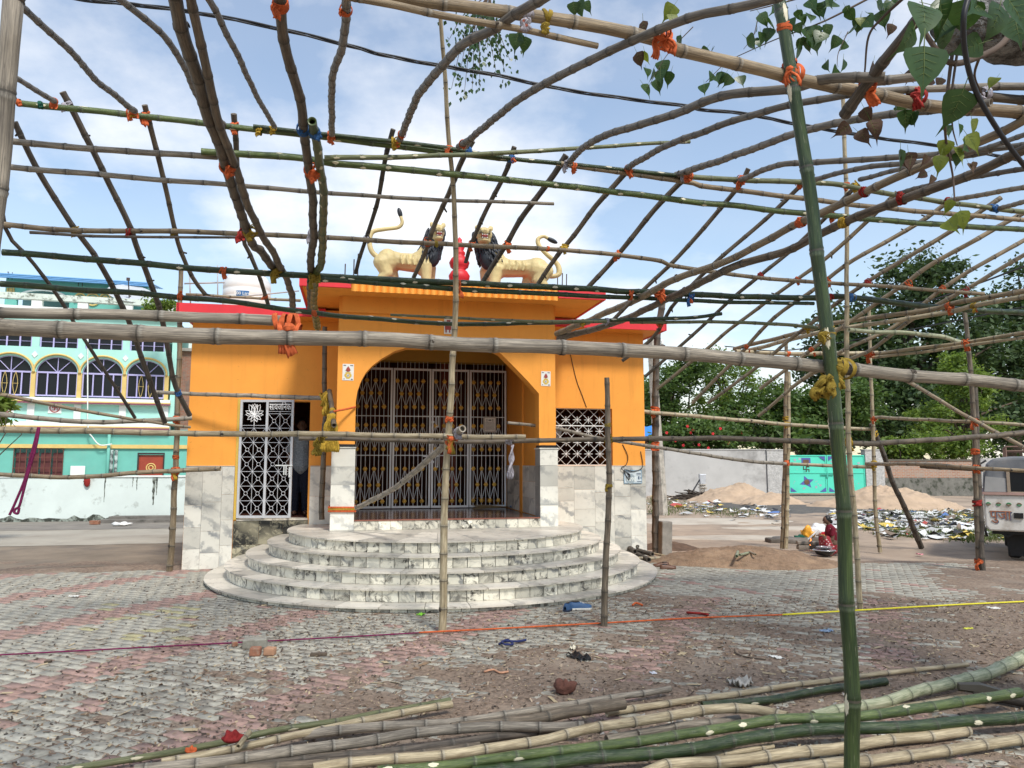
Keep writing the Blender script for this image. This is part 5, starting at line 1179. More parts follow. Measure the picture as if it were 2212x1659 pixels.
def bamboo_mesh(path, r0, r1, kind, sp=None, n=10, cut=True):
    fine = catmull(path, 14); L = [0.0]
    for i in range(1, len(fine)): L.append(L[-1] + (fine[i] - fine[i - 1]).length)
    tot = L[-1]
    def at(s):
        s = max(0, min(tot, s)); import bisect
        i = max(1, min(len(L) - 1, bisect.bisect_left(L, s))); t = (s - L[i - 1]) / max(1e-9, L[i] - L[i - 1]); return fine[i - 1].lerp(fine[i], t)
    sp = sp or random.uniform(.24, .31); off = random.uniform(.15, .85) * sp
    rings = [(0.0, 1.0)]
    s = off; jig = {}; k = 0
    nodes = []
    while s < tot: nodes.append(s); s += sp * random.uniform(.92, 1.06)
    prev = 0.0
    for s in nodes:
        m = (prev + s) / 2
        if s - prev > .08: rings.append((m, .955))
        w = min(.022, sp * .09)
        for d, f in ((-w, .99), (-w * .4, 1.07), (0, 1.0), (w * .35, 1.09), (w * 1.3, .985)): rings.append((s + d, f))
        prev = s + w * 1.3
    rings.append((tot, 1.0)); rings = sorted((a, f) for a, f in rings if 0 <= a <= tot)
    b = MB(); vs = []; uvv = []; up = None; seed = random.uniform(0, 99)
    def vcoord(s):
        if not nodes: return s / sp
        import bisect
        i = bisect.bisect_left(nodes, s)
        lo = nodes[i - 1] if i > 0 else nodes[0] - sp; hi = nodes[i] if i < len(nodes) else nodes[-1] + sp
        return i + (s - lo) / (hi - lo)
    for s, f in rings:
        p = at(s); t = (at(s + .03) - at(s - .03)).normalized()
        if up is None: up = Vector((0, 0, 1)) if abs(t.z) < .9 else Vector((0, -1, 0))
        x = t.cross(up).normalized(); y = x.cross(t).normalized(); up = y
        r = (r0 + (r1 - r0) * s / tot) * f
        wob = Vector((mnoise.noise(Vector((s * 2.2, seed, 0))), mnoise.noise(Vector((s * 2.2, seed, 9))), mnoise.noise(Vector((s * 2.2, seed, 5))))) * r * .35
        for j in range(n):
            a = 2 * math.pi * j / n; vs.append(p + wob + (x * math.cos(a) + y * math.sin(a)) * r)
        uvv.append(vcoord(s))
    fs, uv = [], []
    for i in range(len(rings) - 1):
        for j in range(n):
            fs.append((i * n + j, i * n + (j + 1) % n, (i + 1) * n + (j + 1) % n, (i + 1) * n + j)); u0, u1 = j / n, (j + 1) / n
            uv.append([(u0, uvv[i]), (u1, uvv[i]), (u1, uvv[i + 1]), (u0, uvv[i + 1])])
    b.add(vs, fs, uv)
    # dark branch scars at every other node
    if kind not in ('green', 'dgreen', 'pale') and n < 10:
        b.cur = 1
        for s in nodes:
            if random.random() < .55: continue
            p = at(s); t = (at(s + .03) - at(s - .03)).normalized(); d = (t.orthogonal() * random.gauss(0, 1) + t.cross(t.orthogonal()) * random.gauss(0, 1)).normalized(); b.tube([p, p + (d + t * .5) * random.uniform(.035, .06)], [.012, .008], 5)
        b.cur = 0
    if kind not in ('green', 'dgreen', 'pale') and n >= 10:
        b.cur = 1
        for m_, s in enumerate(nodes):
            if random.random() < .5 or not (.05 < s < tot - .05): continue
            p = at(s); t = (at(s + .03) - at(s - .03)).normalized(); x = t.orthogonal().normalized(); y = x.cross(t); a = random.uniform(0, 6.28); d = x * math.cos(a) + y * math.sin(a); r = r0 + (r1 - r0) * s / tot
            q = Matrix((t, d.cross(t), d)).transposed(); b.ell(p + d * r * .93 + t * r * .25, (r * .55, r * .46, r * .13), q, 10, 6)
        b.cur = 0
    # hollow cut ends
    for e, idx in ((0, 0), (1, len(rings) - 1)):
        ring = [Vector(vs[idx * n + j]) for j in range(n)]; c = sum(ring, Vector()) / n; t = (at(.05) - at(0)).normalized() if e == 0 else (at(tot - .05) - at(tot)).normalized()
        inner = [c + (q - c) * .68 for q in ring]; deep = [q + t * .05 for q in inner]
        vv = ring + inner + deep; ff = []
        for j in range(n):
            k = (j + 1) % n; ff += [(j, n + j, n + k, k), (n + j, 2 * n + j, 2 * n + k, n + k)]
        ff.append(tuple(range(2 * n, 3 * n))); b.cur = 0
        b.add(vv, ff, [[(.5, .5)] * len(q) for q in ff])
    return b
def pole(key, label, kind, pl, r0, r1, pts, shift=1.0, sp=None, name='bamboo_pole', group=None, n=10, cat='bamboo pole', ext=None):
    P = []; q = [T(*p) if len(p) == 3 else p for p in pts]
    if isinstance(pl, tuple):
        ys = pl[1]
        # cumulative image length as parameter
        cum = [0.0]
        for i in range(1, len(q)): cum.append(cum[-1] + math.hypot(q[i][0] - q[i - 1][0], q[i][1] - q[i - 1][1]))
        for i, (px, py) in enumerate(q):
            t = cum[i] / cum[-1] * (len(ys) - 1); k = min(int(t), len(ys) - 2) if len(ys) > 1 else 0
            Y = ys[0] if len(ys) == 1 else ys[k] + (ys[k + 1] - ys[k]) * (t - k)
            P.append(atY(px, py, Y))
    else:
        P = [pl(px, py) for px, py in q]
    if shift != 1.0: P = [CAM + (p - CAM) * shift for p in P]
    # poles that leave the picture go on beyond its edge; those that stand reach the ground
    for e in (0, -1):
        px, py = q[e]; d = (P[e] - P[1 if e == 0 else -2]).normalized()
        if py > 1500 and abs(d.z) > .8 and P[e].z > -.04: nw = P[e] + d * ((P[e].z + .05) / -d.z)
        elif px < -4 or px > 2216 or py < -4:
            nw = P[e] + d * 1.3
            if nw.y < 2.2 and abs(nw.x) < 1.2: nw = P[e] + d * .3
        else: continue
        if e == 0: P.insert(0, nw); q = [q[0]] + q
        else: P.append(nw); q = q + [q[-1]]
    if ext: P = [Vector(e) for e in ext.get('pre', [])] + P + [Vector(e) for e in ext.get('post', [])]
    R0, R1 = .90 * r0 * TS / F * P[0].y, .90 * r1 * TS / F * P[-1].y
    b = bamboo_mesh(P, R0, R1, kind, sp, n); base = min((P[0], P[-1]), key=lambda v: v.z)
    o = b.build(name, [BAM[kind], BAM['knot']], None, True, loc=base); tag(o, label, cat, group)
    POLES[key] = (P, R0, R1, label, q); return o
far = farp; near = nearp; RG = 'bamboo roof framework'
# ridge
pole('ridge pole', 'long green bamboo ridge pole across upper left of roof frame', 'green', far, 24, 20, [(1, 105, 648), (1, 700, 712), (1, 1300, 782), (1, 1890, 852), (2, 640, 955), (2, 1080, 1005)])
pole('upper ridge pole', 'thin dark green ridge bamboo lying over the long one near centre pole', 'dgreen', far, 16, 16, [(1, 1600, 800), (2, 0, 855), (2, 640, 928), (2, 1100, 1000), (2, 2140, 1108), (2, 2212, 1125)], .995)
pole('brown ridge pole', 'brown bamboo continuing the ridge rightwards from white cloth tie', 'tan', far, 20, 17, [(2, 1410, 1035), (2, 2212, 1150), (3, 200, 1178), (3, 700, 1240), (3, 1300, 1312), (3, 2212, 1390)], .995)
pole('right ridge pole', 'olive green ridge bamboo behind the thick green pole', 'olive', far, 20, 18, [(3, 0, 1110), (3, 400, 1138), (3, 790, 1150), (3, 1060, 1168), (3, 1300, 1218), (3, 1900, 1302), (3, 2212, 1340)])
# purlins
pole('grey purlin', 'grey bamboo purlin second down at upper left beside the leaning pole', 'grey', far, 24, 22, [(1, 75, 893), (1, 700, 950), (1, 1375, 990)])
pole('green purlin', 'long bright green bamboo purlin below the ridge', 'green', far, 26, 20, [(1, 1275, 958), (1, 1900, 1000), (2, 0, 1030), (2, 700, 1100), (2, 1500, 1182), (2, 2212, 1272), (3, 500, 1312), (3, 780, 1345), (3, 1100, 1372), (3, 1700, 1420), (3, 2212, 1452)], .992)
pole('slanting pole', 'olive bamboo slanting upward to the right with free end in the sky', 'olive', far, 20, 13, [(1, 2050, 1000), (2, 600, 985), (2, 1300, 950), (2, 1850, 915), (3, 100, 897)], .985)
pole('short grey purlin', 'grey brown bamboo purlin ending free above the right lion', 'grey', far, 22, 12, [(1, 62, 1055), (1, 700, 1110), (1, 1500, 1172), (2, 0, 1225), (2, 700, 1265), (2, 1368, 1288)])
pole('middle purlin', 'long thin bamboo purlin passing in front of both lion heads', 'tan', far, 20, 13, [(1, 30, 1420), (1, 460, 1458), (1, 1100, 1463), (1, 1500, 1475), (1, 1960, 1497), (2, 700, 1545), (2, 1400, 1578), (2, 2000, 1640), (6, 0, 100), (6, 520, 175), (6, 860, 200), (6, 1300, 227), (6, 1700, 258), (6, 1955, 277)])
pole('thin dark purlin', 'thin dark bamboo just under the long thin purlin at left', 'dark', far, 12, 9, [(1, 190, 1468), (1, 700, 1495), (1, 1545, 1503)], .99)
pole('eave pole', 'long dark green bamboo eave pole in front of temple roof', 'dgreen', far, 24, 20, [(4, 15, 15), (4, 700, 68), (4, 1300, 122), (4, 2000, 165), (5, 700, 205), (5, 1400, 237), (5, 2000, 268), (6, 500, 297), (6, 880, 302), (6, 1100, 297), (6, 1500, 345), (6, 1800, 375), (6, 2212, 396)])
pole('lower eave pole', 'second dark green eave bamboo bound under the first before the temple', 'dgreen', far, 22, 13, [(4, 1945, 192), (5, 0, 190), (5, 700, 242), (5, 1300, 277), (5, 2000, 307), (6, 400, 331), (6, 885, 340)], .997)
pole('sagging pole', 'dark green bamboo sagging under the eave across the temple front', 'dgreen', far, 23, 13, [(4, 5, 213), (4, 500, 250), (4, 1000, 286), (4, 1500, 332), (4, 1900, 390), (5, 300, 441), (5, 760, 466), (5, 1300, 461), (5, 1620, 448), (5, 2212, 428), (6, 302, 405)])
pole('broken pole', 'thin split bamboo with broken left end above the arch', 'olive', far, 9, 13, [(5, 335, 410), (5, 800, 433), (5, 1250, 450), (5, 1700, 452)], .99)
pole('right thin purlin', 'thin olive bamboo right of temple roof tied with yellow cloth', 'olive', far, 12, 13, [(5, 1850, 458), (5, 2212, 455), (6, 400, 457), (6, 800, 480), (6, 905, 492)])
# far rafters, left to right
RF = [
    ('dark', [(1, 5, 1120), (1, 40, 1460), (1, 200, 1650), (4, 410, 360), (4, 530, 560), (4, 855, 1062)], 16, 12),
    ('dark', [(1, 92, 770), (1, 250, 1100), (1, 470, 1440), (1, 600, 1622), (4, 780, 370), (4, 860, 580), (4, 1045, 1090)], 22, 17),
    ('dark', [(1, 395, 580), (1, 480, 740), (1, 650, 1080), (1, 820, 1430), (4, 870, 0), (4, 940, 180), (4, 1010, 370), (4, 1055, 600), (4, 1110, 860), (4, 1200, 1045)], 24, 17),
    ('brown', [(1, 912, 665), (1, 960, 850), (1, 1040, 1150), (1, 1100, 1440), (4, 1140, 0), (4, 1220, 180), (4, 1298, 282)], 22, 15),
    ('dark', [(1, 1478, 720), (1, 1490, 900), (1, 1500, 1100), (1, 1540, 1500), (4, 1570, 0), (4, 1640, 180), (4, 1692, 345)], 22, 14),
    ('dark', [(2, 352, 818), (2, 300, 1020), (2, 260, 1250), (2, 200, 1450), (2, 130, 1659), (5, 115, 150)], 20, 14),
    ('brown', [(2, 855, 890), (2, 780, 1030), (2, 700, 1240), (2, 600, 1450), (2, 550, 1600), (5, 480, 178)], 22, 15),
    ('dark', [(2, 1118, 930), (2, 1060, 1100), (2, 960, 1290), (2, 870, 1480), (2, 820, 1600), (5, 808, 80)], 20, 15),
    ('dark', [(2, 1445, 980), (2, 1350, 1130), (2, 1170, 1370), (2, 1070, 1540), (2, 990, 1659), (5, 918, 195)], 24, 17),
    ('brown', [(2, 1850, 1060), (2, 1650, 1280), (2, 1500, 1480), (2, 1380, 1630), (5, 1268, 218)], 22, 16),
    ('brown', [(2, 2195, 1125), (2, 1980, 1350), (2, 1790, 1590), (5, 1585, 235)], 22, 18),
    ('brown', [(3, 470, 1065), (3, 400, 1190), (3, 180, 1450), (3, 0, 1650), (5, 1930, 255), (5, 1740, 445)], 18, 14),
    ('brown', [(3, 880, 1095), (3, 720, 1250), (3, 520, 1440), (3, 270, 1650), (6, 0, 345), (5, 1990, 560), (5, 1800, 700)], 18, 13),
    ('brown', [(3, 1160, 1170), (3, 930, 1400), (3, 720, 1600), (6, 550, 157), (6, 400, 278), (6, 45, 602), (5, 1945, 800)], 17, 12),
    ('tan', [(3, 1410, 1215), (3, 1210, 1410), (3, 940, 1650), (6, 770, 190), (6, 380, 480), (6, 225, 612), (6, -110, 880)], 17, 12),
    ('tan', [(3, 1740, 1270), (3, 1480, 1450), (3, 1110, 1659), (6, 870, 260), (6, 620, 440), (6, 360, 720), (6, 112, 968)], 17, 12),
    ('tan', [(3, 2065, 1250), (3, 1750, 1460), (3, 1420, 1659), (6, 1230, 198), (6, 1060, 312), (6, 760, 545), (6, 530, 735), (6, 212, 968)], 18, 11),
    ('tan', [(3, 2212, 1345), (3, 1650, 1659), (6, 1460, 210), (6, 1200, 392), (6, 900, 605), (6, 700, 762), (6, 540, 878)], 18, 12),
    ('tan', [(3, 2380, 1420), (3, 2212, 1520), (3, 1960, 1659), (6, 1700, 242), (6, 1400, 480), (6, 1060, 640), (6, 740, 872)], 18, 12),
    ('tan', [(3, 2420, 1500), (3, 2130, 1659), (6, 1840, 252), (6, 1500, 440), (6, 1240, 632), (6, 870, 785), (6, 530, 1052)], 18, 11),
]
ORD = ['first', 'second', 'third', 'fourth', 'fifth', 'sixth', 'seventh', 'eighth', 'ninth', 'tenth', 'eleventh', 'twelfth', 'thirteenth', 'fourteenth', 'fifteenth', 'sixteenth', 'seventeenth', 'eighteenth', 'nineteenth', 'twentieth']
for i, (k, p, a, b_) in enumerate(RF):
    pole('%s far rafter' % ORD[i], '%s rafter from the left on the roof slope towards the temple' % ORD[i], k, far, a, b_, p, 1.014, name='bamboo_rafter', group='rafters of the far roof slope', n=8, cat='bamboo rafter')
UF = [
    ('raft', [(1, -150, 350), (1, 120, 500), (1, 240, 580), (1, 345, 640)], 20, 20),
    ('raft', [(1, -40, -130), (1, 165, 65), (1, 330, 212), (1, 480, 360), (1, 620, 520), (1, 850, 700)], 36, 22),
    ('raft', [(1, 560, -170), (1, 760, 0), (1, 960, 160), (1, 1060, 260), (1, 1170, 430), (1, 1260, 620), (1, 1420, 800)], 36, 22),
    ('raft', [(1, 1250, -120), (1, 1320, 0), (1, 1420, 190), (1, 1520, 390), (1, 1620, 600), (1, 1735, 800)], 30, 18),
    ('raft', [(1, 2205, -150), (1, 2190, 0), (1, 2170, 280), (1, 2100, 520), (1, 2098, 850)], 40, 22),
    ('raft', [(2, 1400, -70), (2, 1100, 110), (2, 980, 190), (2, 800, 272), (2, 640, 440), (2, 540, 560), (2, 470, 690), (2, 395, 880)], 45, 24),
    ('raft', [(3, 900, -120), (3, 620, -10), (3, 300, 70), (2, 2212, 125), (2, 1700, 332), (2, 1400, 482), (2, 1100, 662), (2, 900, 832), (2, 770, 925)], 58, 24),
    ('raft', [(3, 1330, 490), (3, 960, 505), (3, 740, 560), (3, 400, 590), (3, 180, 650), (3, 0, 722), (2, 1900, 790), (2, 1700, 852), (2, 1560, 930), (2, 1470, 1020)], 38, 22),
    ('raft', [(3, 1250, 560), (3, 1060, 605), (3, 700, 672), (3, 300, 790), (3, 0, 902), (2, 2000, 962), (2, 1830, 1062)], 28, 22),
    ('raft', [(3, 2000, 650), (3, 1640, 695), (3, 1350, 722), (3, 1000, 782), (3, 660, 882), (3, 300, 1012), (3, 10, 1105)], 30, 24),
    ('raft', [(3, 2350, 900), (3, 1660, 975), (3, 1300, 1002), (3, 860, 1030), (3, 640, 1052), (3, 390, 1150)], 28, 20),
    ('raft', [(3, 2000, 960), (3, 1600, 1022), (3, 1200, 1062), (3, 860, 1140)], 22, 18),
    ('raft', [(3, 2350, 800), (3, 1900, 960), (3, 1540, 1042), (3, 1175, 1135)], 24, 17),
    ('brown', [(3, 2350, 1050), (3, 1700, 1152), (3, 1410, 1225)], 24, 17),
    ('tan', [(3, 2350, 1150), (3, 2212, 1182), (3, 1735, 1265)], 24, 17),
    ('tan', [(3, 2350, 1250), (3, 2212, 1275), (3, 2050, 1320)], 22, 17),
]
for i, (k, p, a, b_) in enumerate(UF):
    pole('%s near rafter' % ORD[i], '%s rafter from the left on the roof slope overhead, towards the viewer' % ORD[i], k, near, a, b_, p, 1.0, name='bamboo_rafter', group='rafters of the near roof slope', n=12, cat='bamboo rafter', sp=.2)
# tie beams running away from the viewer
tb = lvl(3.70)
pole('thick left beam', 'thick dark bamboo beam running overhead from top left towards the eave', 'brown', tb, 62, 28, [(1, 1070, -150), (1, 1110, 0), (1, 1200, 350), (1, 1290, 650), (1, 1390, 930), (1, 1490, 1250), (1, 1600, 1550), (4, 1640, 0), (4, 1740, 125)], n=14)
pole('thin left beam', 'slimmer bamboo bound along the thick dark overhead beam, reaching down to the orange knot', 'brown', tb, 42, 22, [(1, 1180, -150), (1, 1205, 0), (1, 1310, 450), (1, 1390, 800), (1, 1490, 1060), (1, 1600, 1380), (4, 1760, 80), (4, 1840, 262), (4, 1852, 405)], .99, n=12)
pole('second overhead beam', 'dark bamboo beam overhead, second from the left, tied with blue rag', 'brown', tb, 48, 24, [(1, 1745, -150), (1, 1770, 0), (1, 1800, 300), (1, 1900, 650), (1, 1925, 900), (1, 1970, 1200), (1, 1980, 1500), (4, 1965, 100), (4, 1965, 385)], n=14)
pole('cut-end beam', 'bamboo with open cut end beside the blue rag, bound to second overhead beam', 'green', tb, 34, 24, [(1, 1972, 768), (1, 2010, 950), (1, 2042, 1250), (1, 2032, 1640), (4, 1998, 150), (4, 1980, 300), (4, 2005, 492)], .985, n=14)
pole('upper right beam', 'upper of the two bamboo beams rising from right wing to the right edge', 'tan', lvl(3.62), 22, 44, [(5, 1385, 532), (5, 1600, 440), (5, 1870, 320), (5, 2030, 240), (6, 0, 183), (6, 300, 80), (3, 480, 1580), (3, 750, 1432), (3, 1050, 1290), (3, 1300, 1170), (3, 1660, 1008), (3, 2050, 850), (3, 2260, 740)])
pole('lower right beam', 'lower of the two bamboo beams rising from right wing to the right edge', 'brown', lvl(3.55), 22, 50, [(5, 1400, 560), (5, 1750, 462), (5, 2040, 330), (6, 100, 242), (6, 400, 100), (3, 730, 1580), (3, 1100, 1392), (3, 1500, 1240), (3, 1900, 1090), (3, 2260, 920)])
pole('third right beam', 'pale bamboo beam behind green pole, upper of the pair rising right', 'tan', lvl(3.6), 14, 22, [(6, 380, 625), (6, 830, 512), (6, 1000, 462), (6, 1600, 380), (6, 1780, 335), (6, 2260, 250)])
pole('fourth right beam', 'pale bamboo beam behind green pole, lower of the pair rising right', 'beige', lvl(3.5), 14, 20, [(6, 440, 645), (6, 880, 530), (6, 1100, 490), (6, 1700, 402), (6, 1900, 352), (6, 2260, 285)])
pole('far eave pole', 'short beige bamboo behind the thick near beam, right of temple', 'beige', lvl(3.45), 15, 15, [(6, 390, 640), (6, 720, 655), (6, 1285, 648)])
pole('drooping pole', 'pale green bamboo drooping to the double post at right', 'pale', lvl(3.3), 16, 15, [(6, 1105, 505), (6, 1300, 520), (6, 1500, 526), (6, 1700, 550), (6, 1840, 590)])
pole('upper lattice pole', 'thin bamboo from the orange knot before dark trees to right edge, upper one', 'beige', lvl(3.2), 14, 14, [(6, 1245, 662), (6, 1500, 628), (6, 1850, 582), (6, 2260, 512)])
pole('lower lattice pole', 'thin bamboo from the orange knot before dark trees to right edge, lower one', 'beige', lvl(3.15), 11, 12, [(6, 1255, 682), (6, 1600, 640), (6, 1900, 595), (6, 2260, 545)])
# near beams
pole('big near beam', 'thick grey bamboo beam running right across the picture before the temple', 'grey', dep(2.9, 3.75), 72, 40, [(4, -150, 480), (4, 0, 488), (4, 700, 512), (4, 1300, 540), (4, 2212, 560), (5, 850, 592), (5, 1500, 622), (5, 2212, 652), (6, 700, 712), (6, 1400, 782), (6, 2330, 868)], n=20, sp=.30)
pole('upper near beam', 'grey bamboo lying on the thick near beam at left, ending at orange knot', 'grey', dep(2.93, 3.22), 44, 38, [(4, -150, 392), (4, 0, 396), (4, 900, 412), (4, 1800, 452)], n=18, sp=.34)
pole('top beam', 'thick tan bamboo beam across the top right tied to the green pole', 'tan', lvl(3.67), 50, 48, [(2, 250, -60), (2, 480, 0), (2, 1100, 78), (2, 1480, 135), (2, 2000, 245), (3, 0, 310), (3, 460, 422), (3, 800, 502), (3, 1200, 592), (3, 1700, 672), (3, 2300, 728)], n=18, sp=.3)
pole('splintered beam', 'tan bamboo with splintered right end beneath the top beam', 'tan', lvl(3.60), 44, 22, [(2, 30, -30), (2, 300, 20), (2, 700, 105), (2, 1130, 172), (2, 1400, 235), (2, 1640, 292)], n=16)
pole('grey stub', 'short grey bamboo stub at top right wrapped in orange cloth', 'grey', dep(3.6, 3.5), 36, 32, [(3, 1230, 520), (3, 1565, 480)], n=14)
pole('right top pole', 'grey bamboo at the right edge just under the tree bough', 'grey', dep(3.75, 3.9), 26, 34, [(3, 1290, 575), (3, 1700, 560), (3, 2300, 545)], n=14)
pole('right stub pole', 'dark bamboo at right edge between the two thicker top poles', 'brown', dep(3.85, 4.0), 34, 32, [(3, 1930, 605), (3, 2300, 642)], n=14)
pole('dark strut', 'dark thick strut rising to the tree bough at top right', 'dark', dep(3.7, 3.0), 44, 40, [(3, 1085, 720), (3, 1290, 430), (3, 1400, 290), (3, 1560, 90)], n=14)
pole('green pole', 'thick dark green upright bamboo pole in right foreground', 'dgreen', dep(3.45, 3.6), 43, 52, [(3, 640, -120), (3, 670, 0), (3, 722, 350), (3, 800, 800), (3, 860, 1200), (3, 900, 1590), (6, 965, 500), (6, 1010, 900), (6, 1050, 1350), (6, 1072, 1640), (9, 1092, 500), (9, 1112, 900), (9, 1130, 1400), (9, 1134, 1720), (9, 1136, 2010)], n=22, sp=.42)
pole('leaning left pole', 'thick weathered bamboo pole at the left edge, close to the viewer', 'grey', dep(2.75, 2.9), 82, 42, [(1, 96, -150), (1, 85, 0), (1, 32, 600), (1, -10, 1100), (4, -58, 60), (4, -130, 700), (4, -200, 1300), (4, -300, 2300), (4, -370, 3050)], n=20, sp=.40)
# uprights and rails
pole('centre pole', 'tall bamboo pole standing before the steps, rising past the red pinnacle', 'beige', dep(7.94, 7.9, 7.6, 6.9, 6.2), 29, 15, [(8, 664, 800), (8, 670, 400), (8, 676, 0), (5, 690, 1300), (5, 712, 1000), (5, 732, 640), (5, 746, 400), (5, 746, 200), (2, 748, 1580), (2, 740, 1350), (2, 725, 1100), (2, 700, 850), (2, 680, 500), (2, 648, 90)], n=12)
pole('short post', 'short grey bamboo post before the right pillar with free top end', 'brown', dep(8.23, 8.1), 24, 18, [(8, 1685, 762), (8, 1692, 400), (8, 1715, 0), (5, 1708, 1100), (5, 1702, 805)], n=12)
pole('left post', 'slim brown bamboo post at the left corner of the temple', 'tan', dep(12.29, 12.2), 22, 16, [(7, 1070, 417), (4, 1095, 1640), (4, 1115, 1200), (4, 1130, 700), (4, 1142, 120)])
pole('door post', 'dark bamboo post on the top step right of the doorway', 'brown', dep(12.3, 12.2), 20, 17, [(7, 2034, 92), (4, 2032, 1600), (4, 2045, 1200), (4, 2060, 1000), (4, 2050, 800), (4, 2056, 485)])
pole('door stub', 'stubby bamboo end pointing at the viewer under yellow cloth', 'brown', dep(12.0, 11.2), 17, 19, [(4, 2082, 890), (4, 2098, 1000), (4, 2110, 1108)])
pole('right corner post', 'dark bamboo post at the right corner of the temple', 'dark', dep(14.78, 14.6), 24, 24, [(8, 2010, 300), (5, 2010, 1640), (5, 2008, 1300), (5, 2015, 700), (5, 2048, 330)])
pole('left of double post', 'left bamboo of the double post before teal gate', 'tan', dep(15.58, 15.5), 17, 12, [(9, 685, 270), (6, 692, 1640), (6, 705, 1100), (6, 712, 540)])
pole('right of double post', 'right bamboo of the double post before teal gate', 'beige', dep(15.5), 14, 12, [(9, 705, 272), (6, 714, 1640), (6, 724, 1100), (6, 726, 770)])
pole('pole behind green', 'pale bamboo upright just behind the thick green pole', 'beige', dep(9.09, 8.4), 19, 14, [(9, 1174, 662), (9, 1160, 400), (9, 1140, 30), (6, 1108, 1300), (6, 1095, 800), (6, 1092, 300), (3, 1094, 1500), (3, 1078, 900), (3, 1058, 470)], n=12)
pole('gate pillar post', 'thin bamboo upright in front of the right gate pillar', 'beige', dep(14.86, 14.6), 14, 11, [(9, 1300, 297), (9, 1270, 0), (6, 1262, 1200), (6, 1245, 800), (6, 1232, 360)])
pole('leaning brace', 'dark bamboo brace leaning against thin upright near brick wall', 'dark', dep(15.58, 14.8), 19, 16, [(9, 1568, 270), (9, 1448, 0), (6, 1395, 1500), (6, 1330, 1300), (6, 1248, 1098)])
pole('tall of jeep post', 'taller bamboo of the double post beside the jeep', 'brown', dep(12.39, 12.2), 20, 14, [(9, 1928, 412), (9, 1914, 0), (6, 1895, 1100), (6, 1870, 700), (6, 1838, 395)])
pole('short of jeep post', 'shorter dark bamboo of the double post beside the jeep', 'dark', dep(12.35, 12.3), 20, 18, [(9, 1948, 412), (9, 1936, 0), (6, 1924, 1500), (6, 1902, 870)])
pole('front rail', 'long straight bamboo rail across the left half at porch pillar height', 'beige', dep(7.2, 7.9), 24, 18, [(4, -150, 1132), (4, 0, 1136), (4, 1400, 1160), (4, 2212, 1168), (5, 600, 1178), (5, 1190, 1184)], n=12)
pole('right front rail', 'bamboo rail from the centre pole to the right edge, second length', 'brown', dep(8.0, 8.2, 8.9, 10.5), 15, 20, [(4, 1890, 1192), (5, 0, 1192), (5, 780, 1212), (5, 1700, 1196), (5, 2212, 1190), (6, 500, 1195), (6, 980, 1216), (6, 1300, 1220), (6, 1900, 1182), (6, 2260, 1150)])
pole('top left rail', 'thin curved bamboo rail sloping down across the turquoise house', 'tan', dep(10.5, 12.0), 18, 10, [(4, -60, 900), (4, 0, 912), (4, 400, 992), (4, 850, 1072), (4, 1205, 1120)])
pole('sagging left rail', 'sagging grey bamboo rail across the turquoise house', 'grey', dep(11.0, 12.1), 20, 16, [(4, -60, 1028), (4, 0, 1038), (4, 500, 1082), (4, 850, 1082), (4, 1212, 1060)])
pole('low left rail', 'lowest bamboo rail at left, over the white wall', 'tan', dep(11.4, 12.1, 12.1), 16, 17, [(4, -60, 1412), (4, 0, 1416), (4, 450, 1436), (4, 900, 1406), (4, 1392, 1384)])
pole('door rail', 'grey bamboo rail above the grille door', 'grey', dep(12.2, 12.2), 14, 17, [(4, 975, 898), (4, 1400, 916), (4, 2060, 936)])
pole('grey brace', 'pale grey bamboo brace slanting from the left pillar up to the centre pole', 'grey', dep(11.25, 7.6), 17, 26, [(5, 120, 1628), (5, 350, 1512), (5, 600, 1302), (5, 700, 1205), (5, 790, 1128)], n=14)
pole('inner rail', 'bamboo rail inside the porch behind right pillar, across the window', 'grey', dep(12.3, 13.4, 14.9), 11, 13, [(5, 1075, 1092), (5, 1245, 1110), (5, 1400, 1132), (5, 1690, 1195), (5, 2212, 1277), (6, 450, 1332), (6, 705, 1352)])
pole('upper corner rail', 'thin bamboo rail from right wing corner towards the gate pillar', 'beige', dep(14.3, 15.0, 14.8), 15, 12, [(5, 1868, 1016), (5, 2212, 1046), (6, 700, 1100), (6, 1000, 1120), (6, 1245, 1132)])
pole('upper gate rail', 'thin bamboo rail from thin upright to right edge before trees', 'beige', dep(14.6, 12.3, 11.8), 12, 12, [(6, 1275, 1058), (6, 1870, 1086), (6, 2260, 1108)])
pole('teal gate rail', 'short bamboo rail crossing in front of the teal gate', 'beige', dep(15.4, 14.9), 12, 13, [(6, 700, 1352), (6, 1000, 1364), (6, 1250, 1372)])
pole('brick wall rail', 'double-looking bamboo rail before the brick wall to the jeep', 'tan', dep(14.8, 12.3, 11.6), 13, 14, [(6, 1215, 1352), (6, 1600, 1356), (6, 1900, 1378), (6, 2260, 1398)])
pole('brick wall overlap rail', 'second length of bamboo overlapping the rail before the brick wall', 'brown', dep(13.4, 12.3), 14, 12, [(6, 1560, 1368), (6, 1760, 1380), (6, 1960, 1392)], .985)
pole('sloping right brace', 'bamboo brace sloping down to the right edge before pale green tree', 'tan', dep(13.2, 11.0), 13, 16, [(6, 1480, 832), (6, 1880, 1068), (6, 2260, 1275)])
pole('roof rail bamboo', 'thin bamboo rail on temple roof below the white tank', 'tan', dep(12.0, 12.3), 9, 11, [(4, 1175, 280), (4, 1500, 298), (4, 1900, 320)])
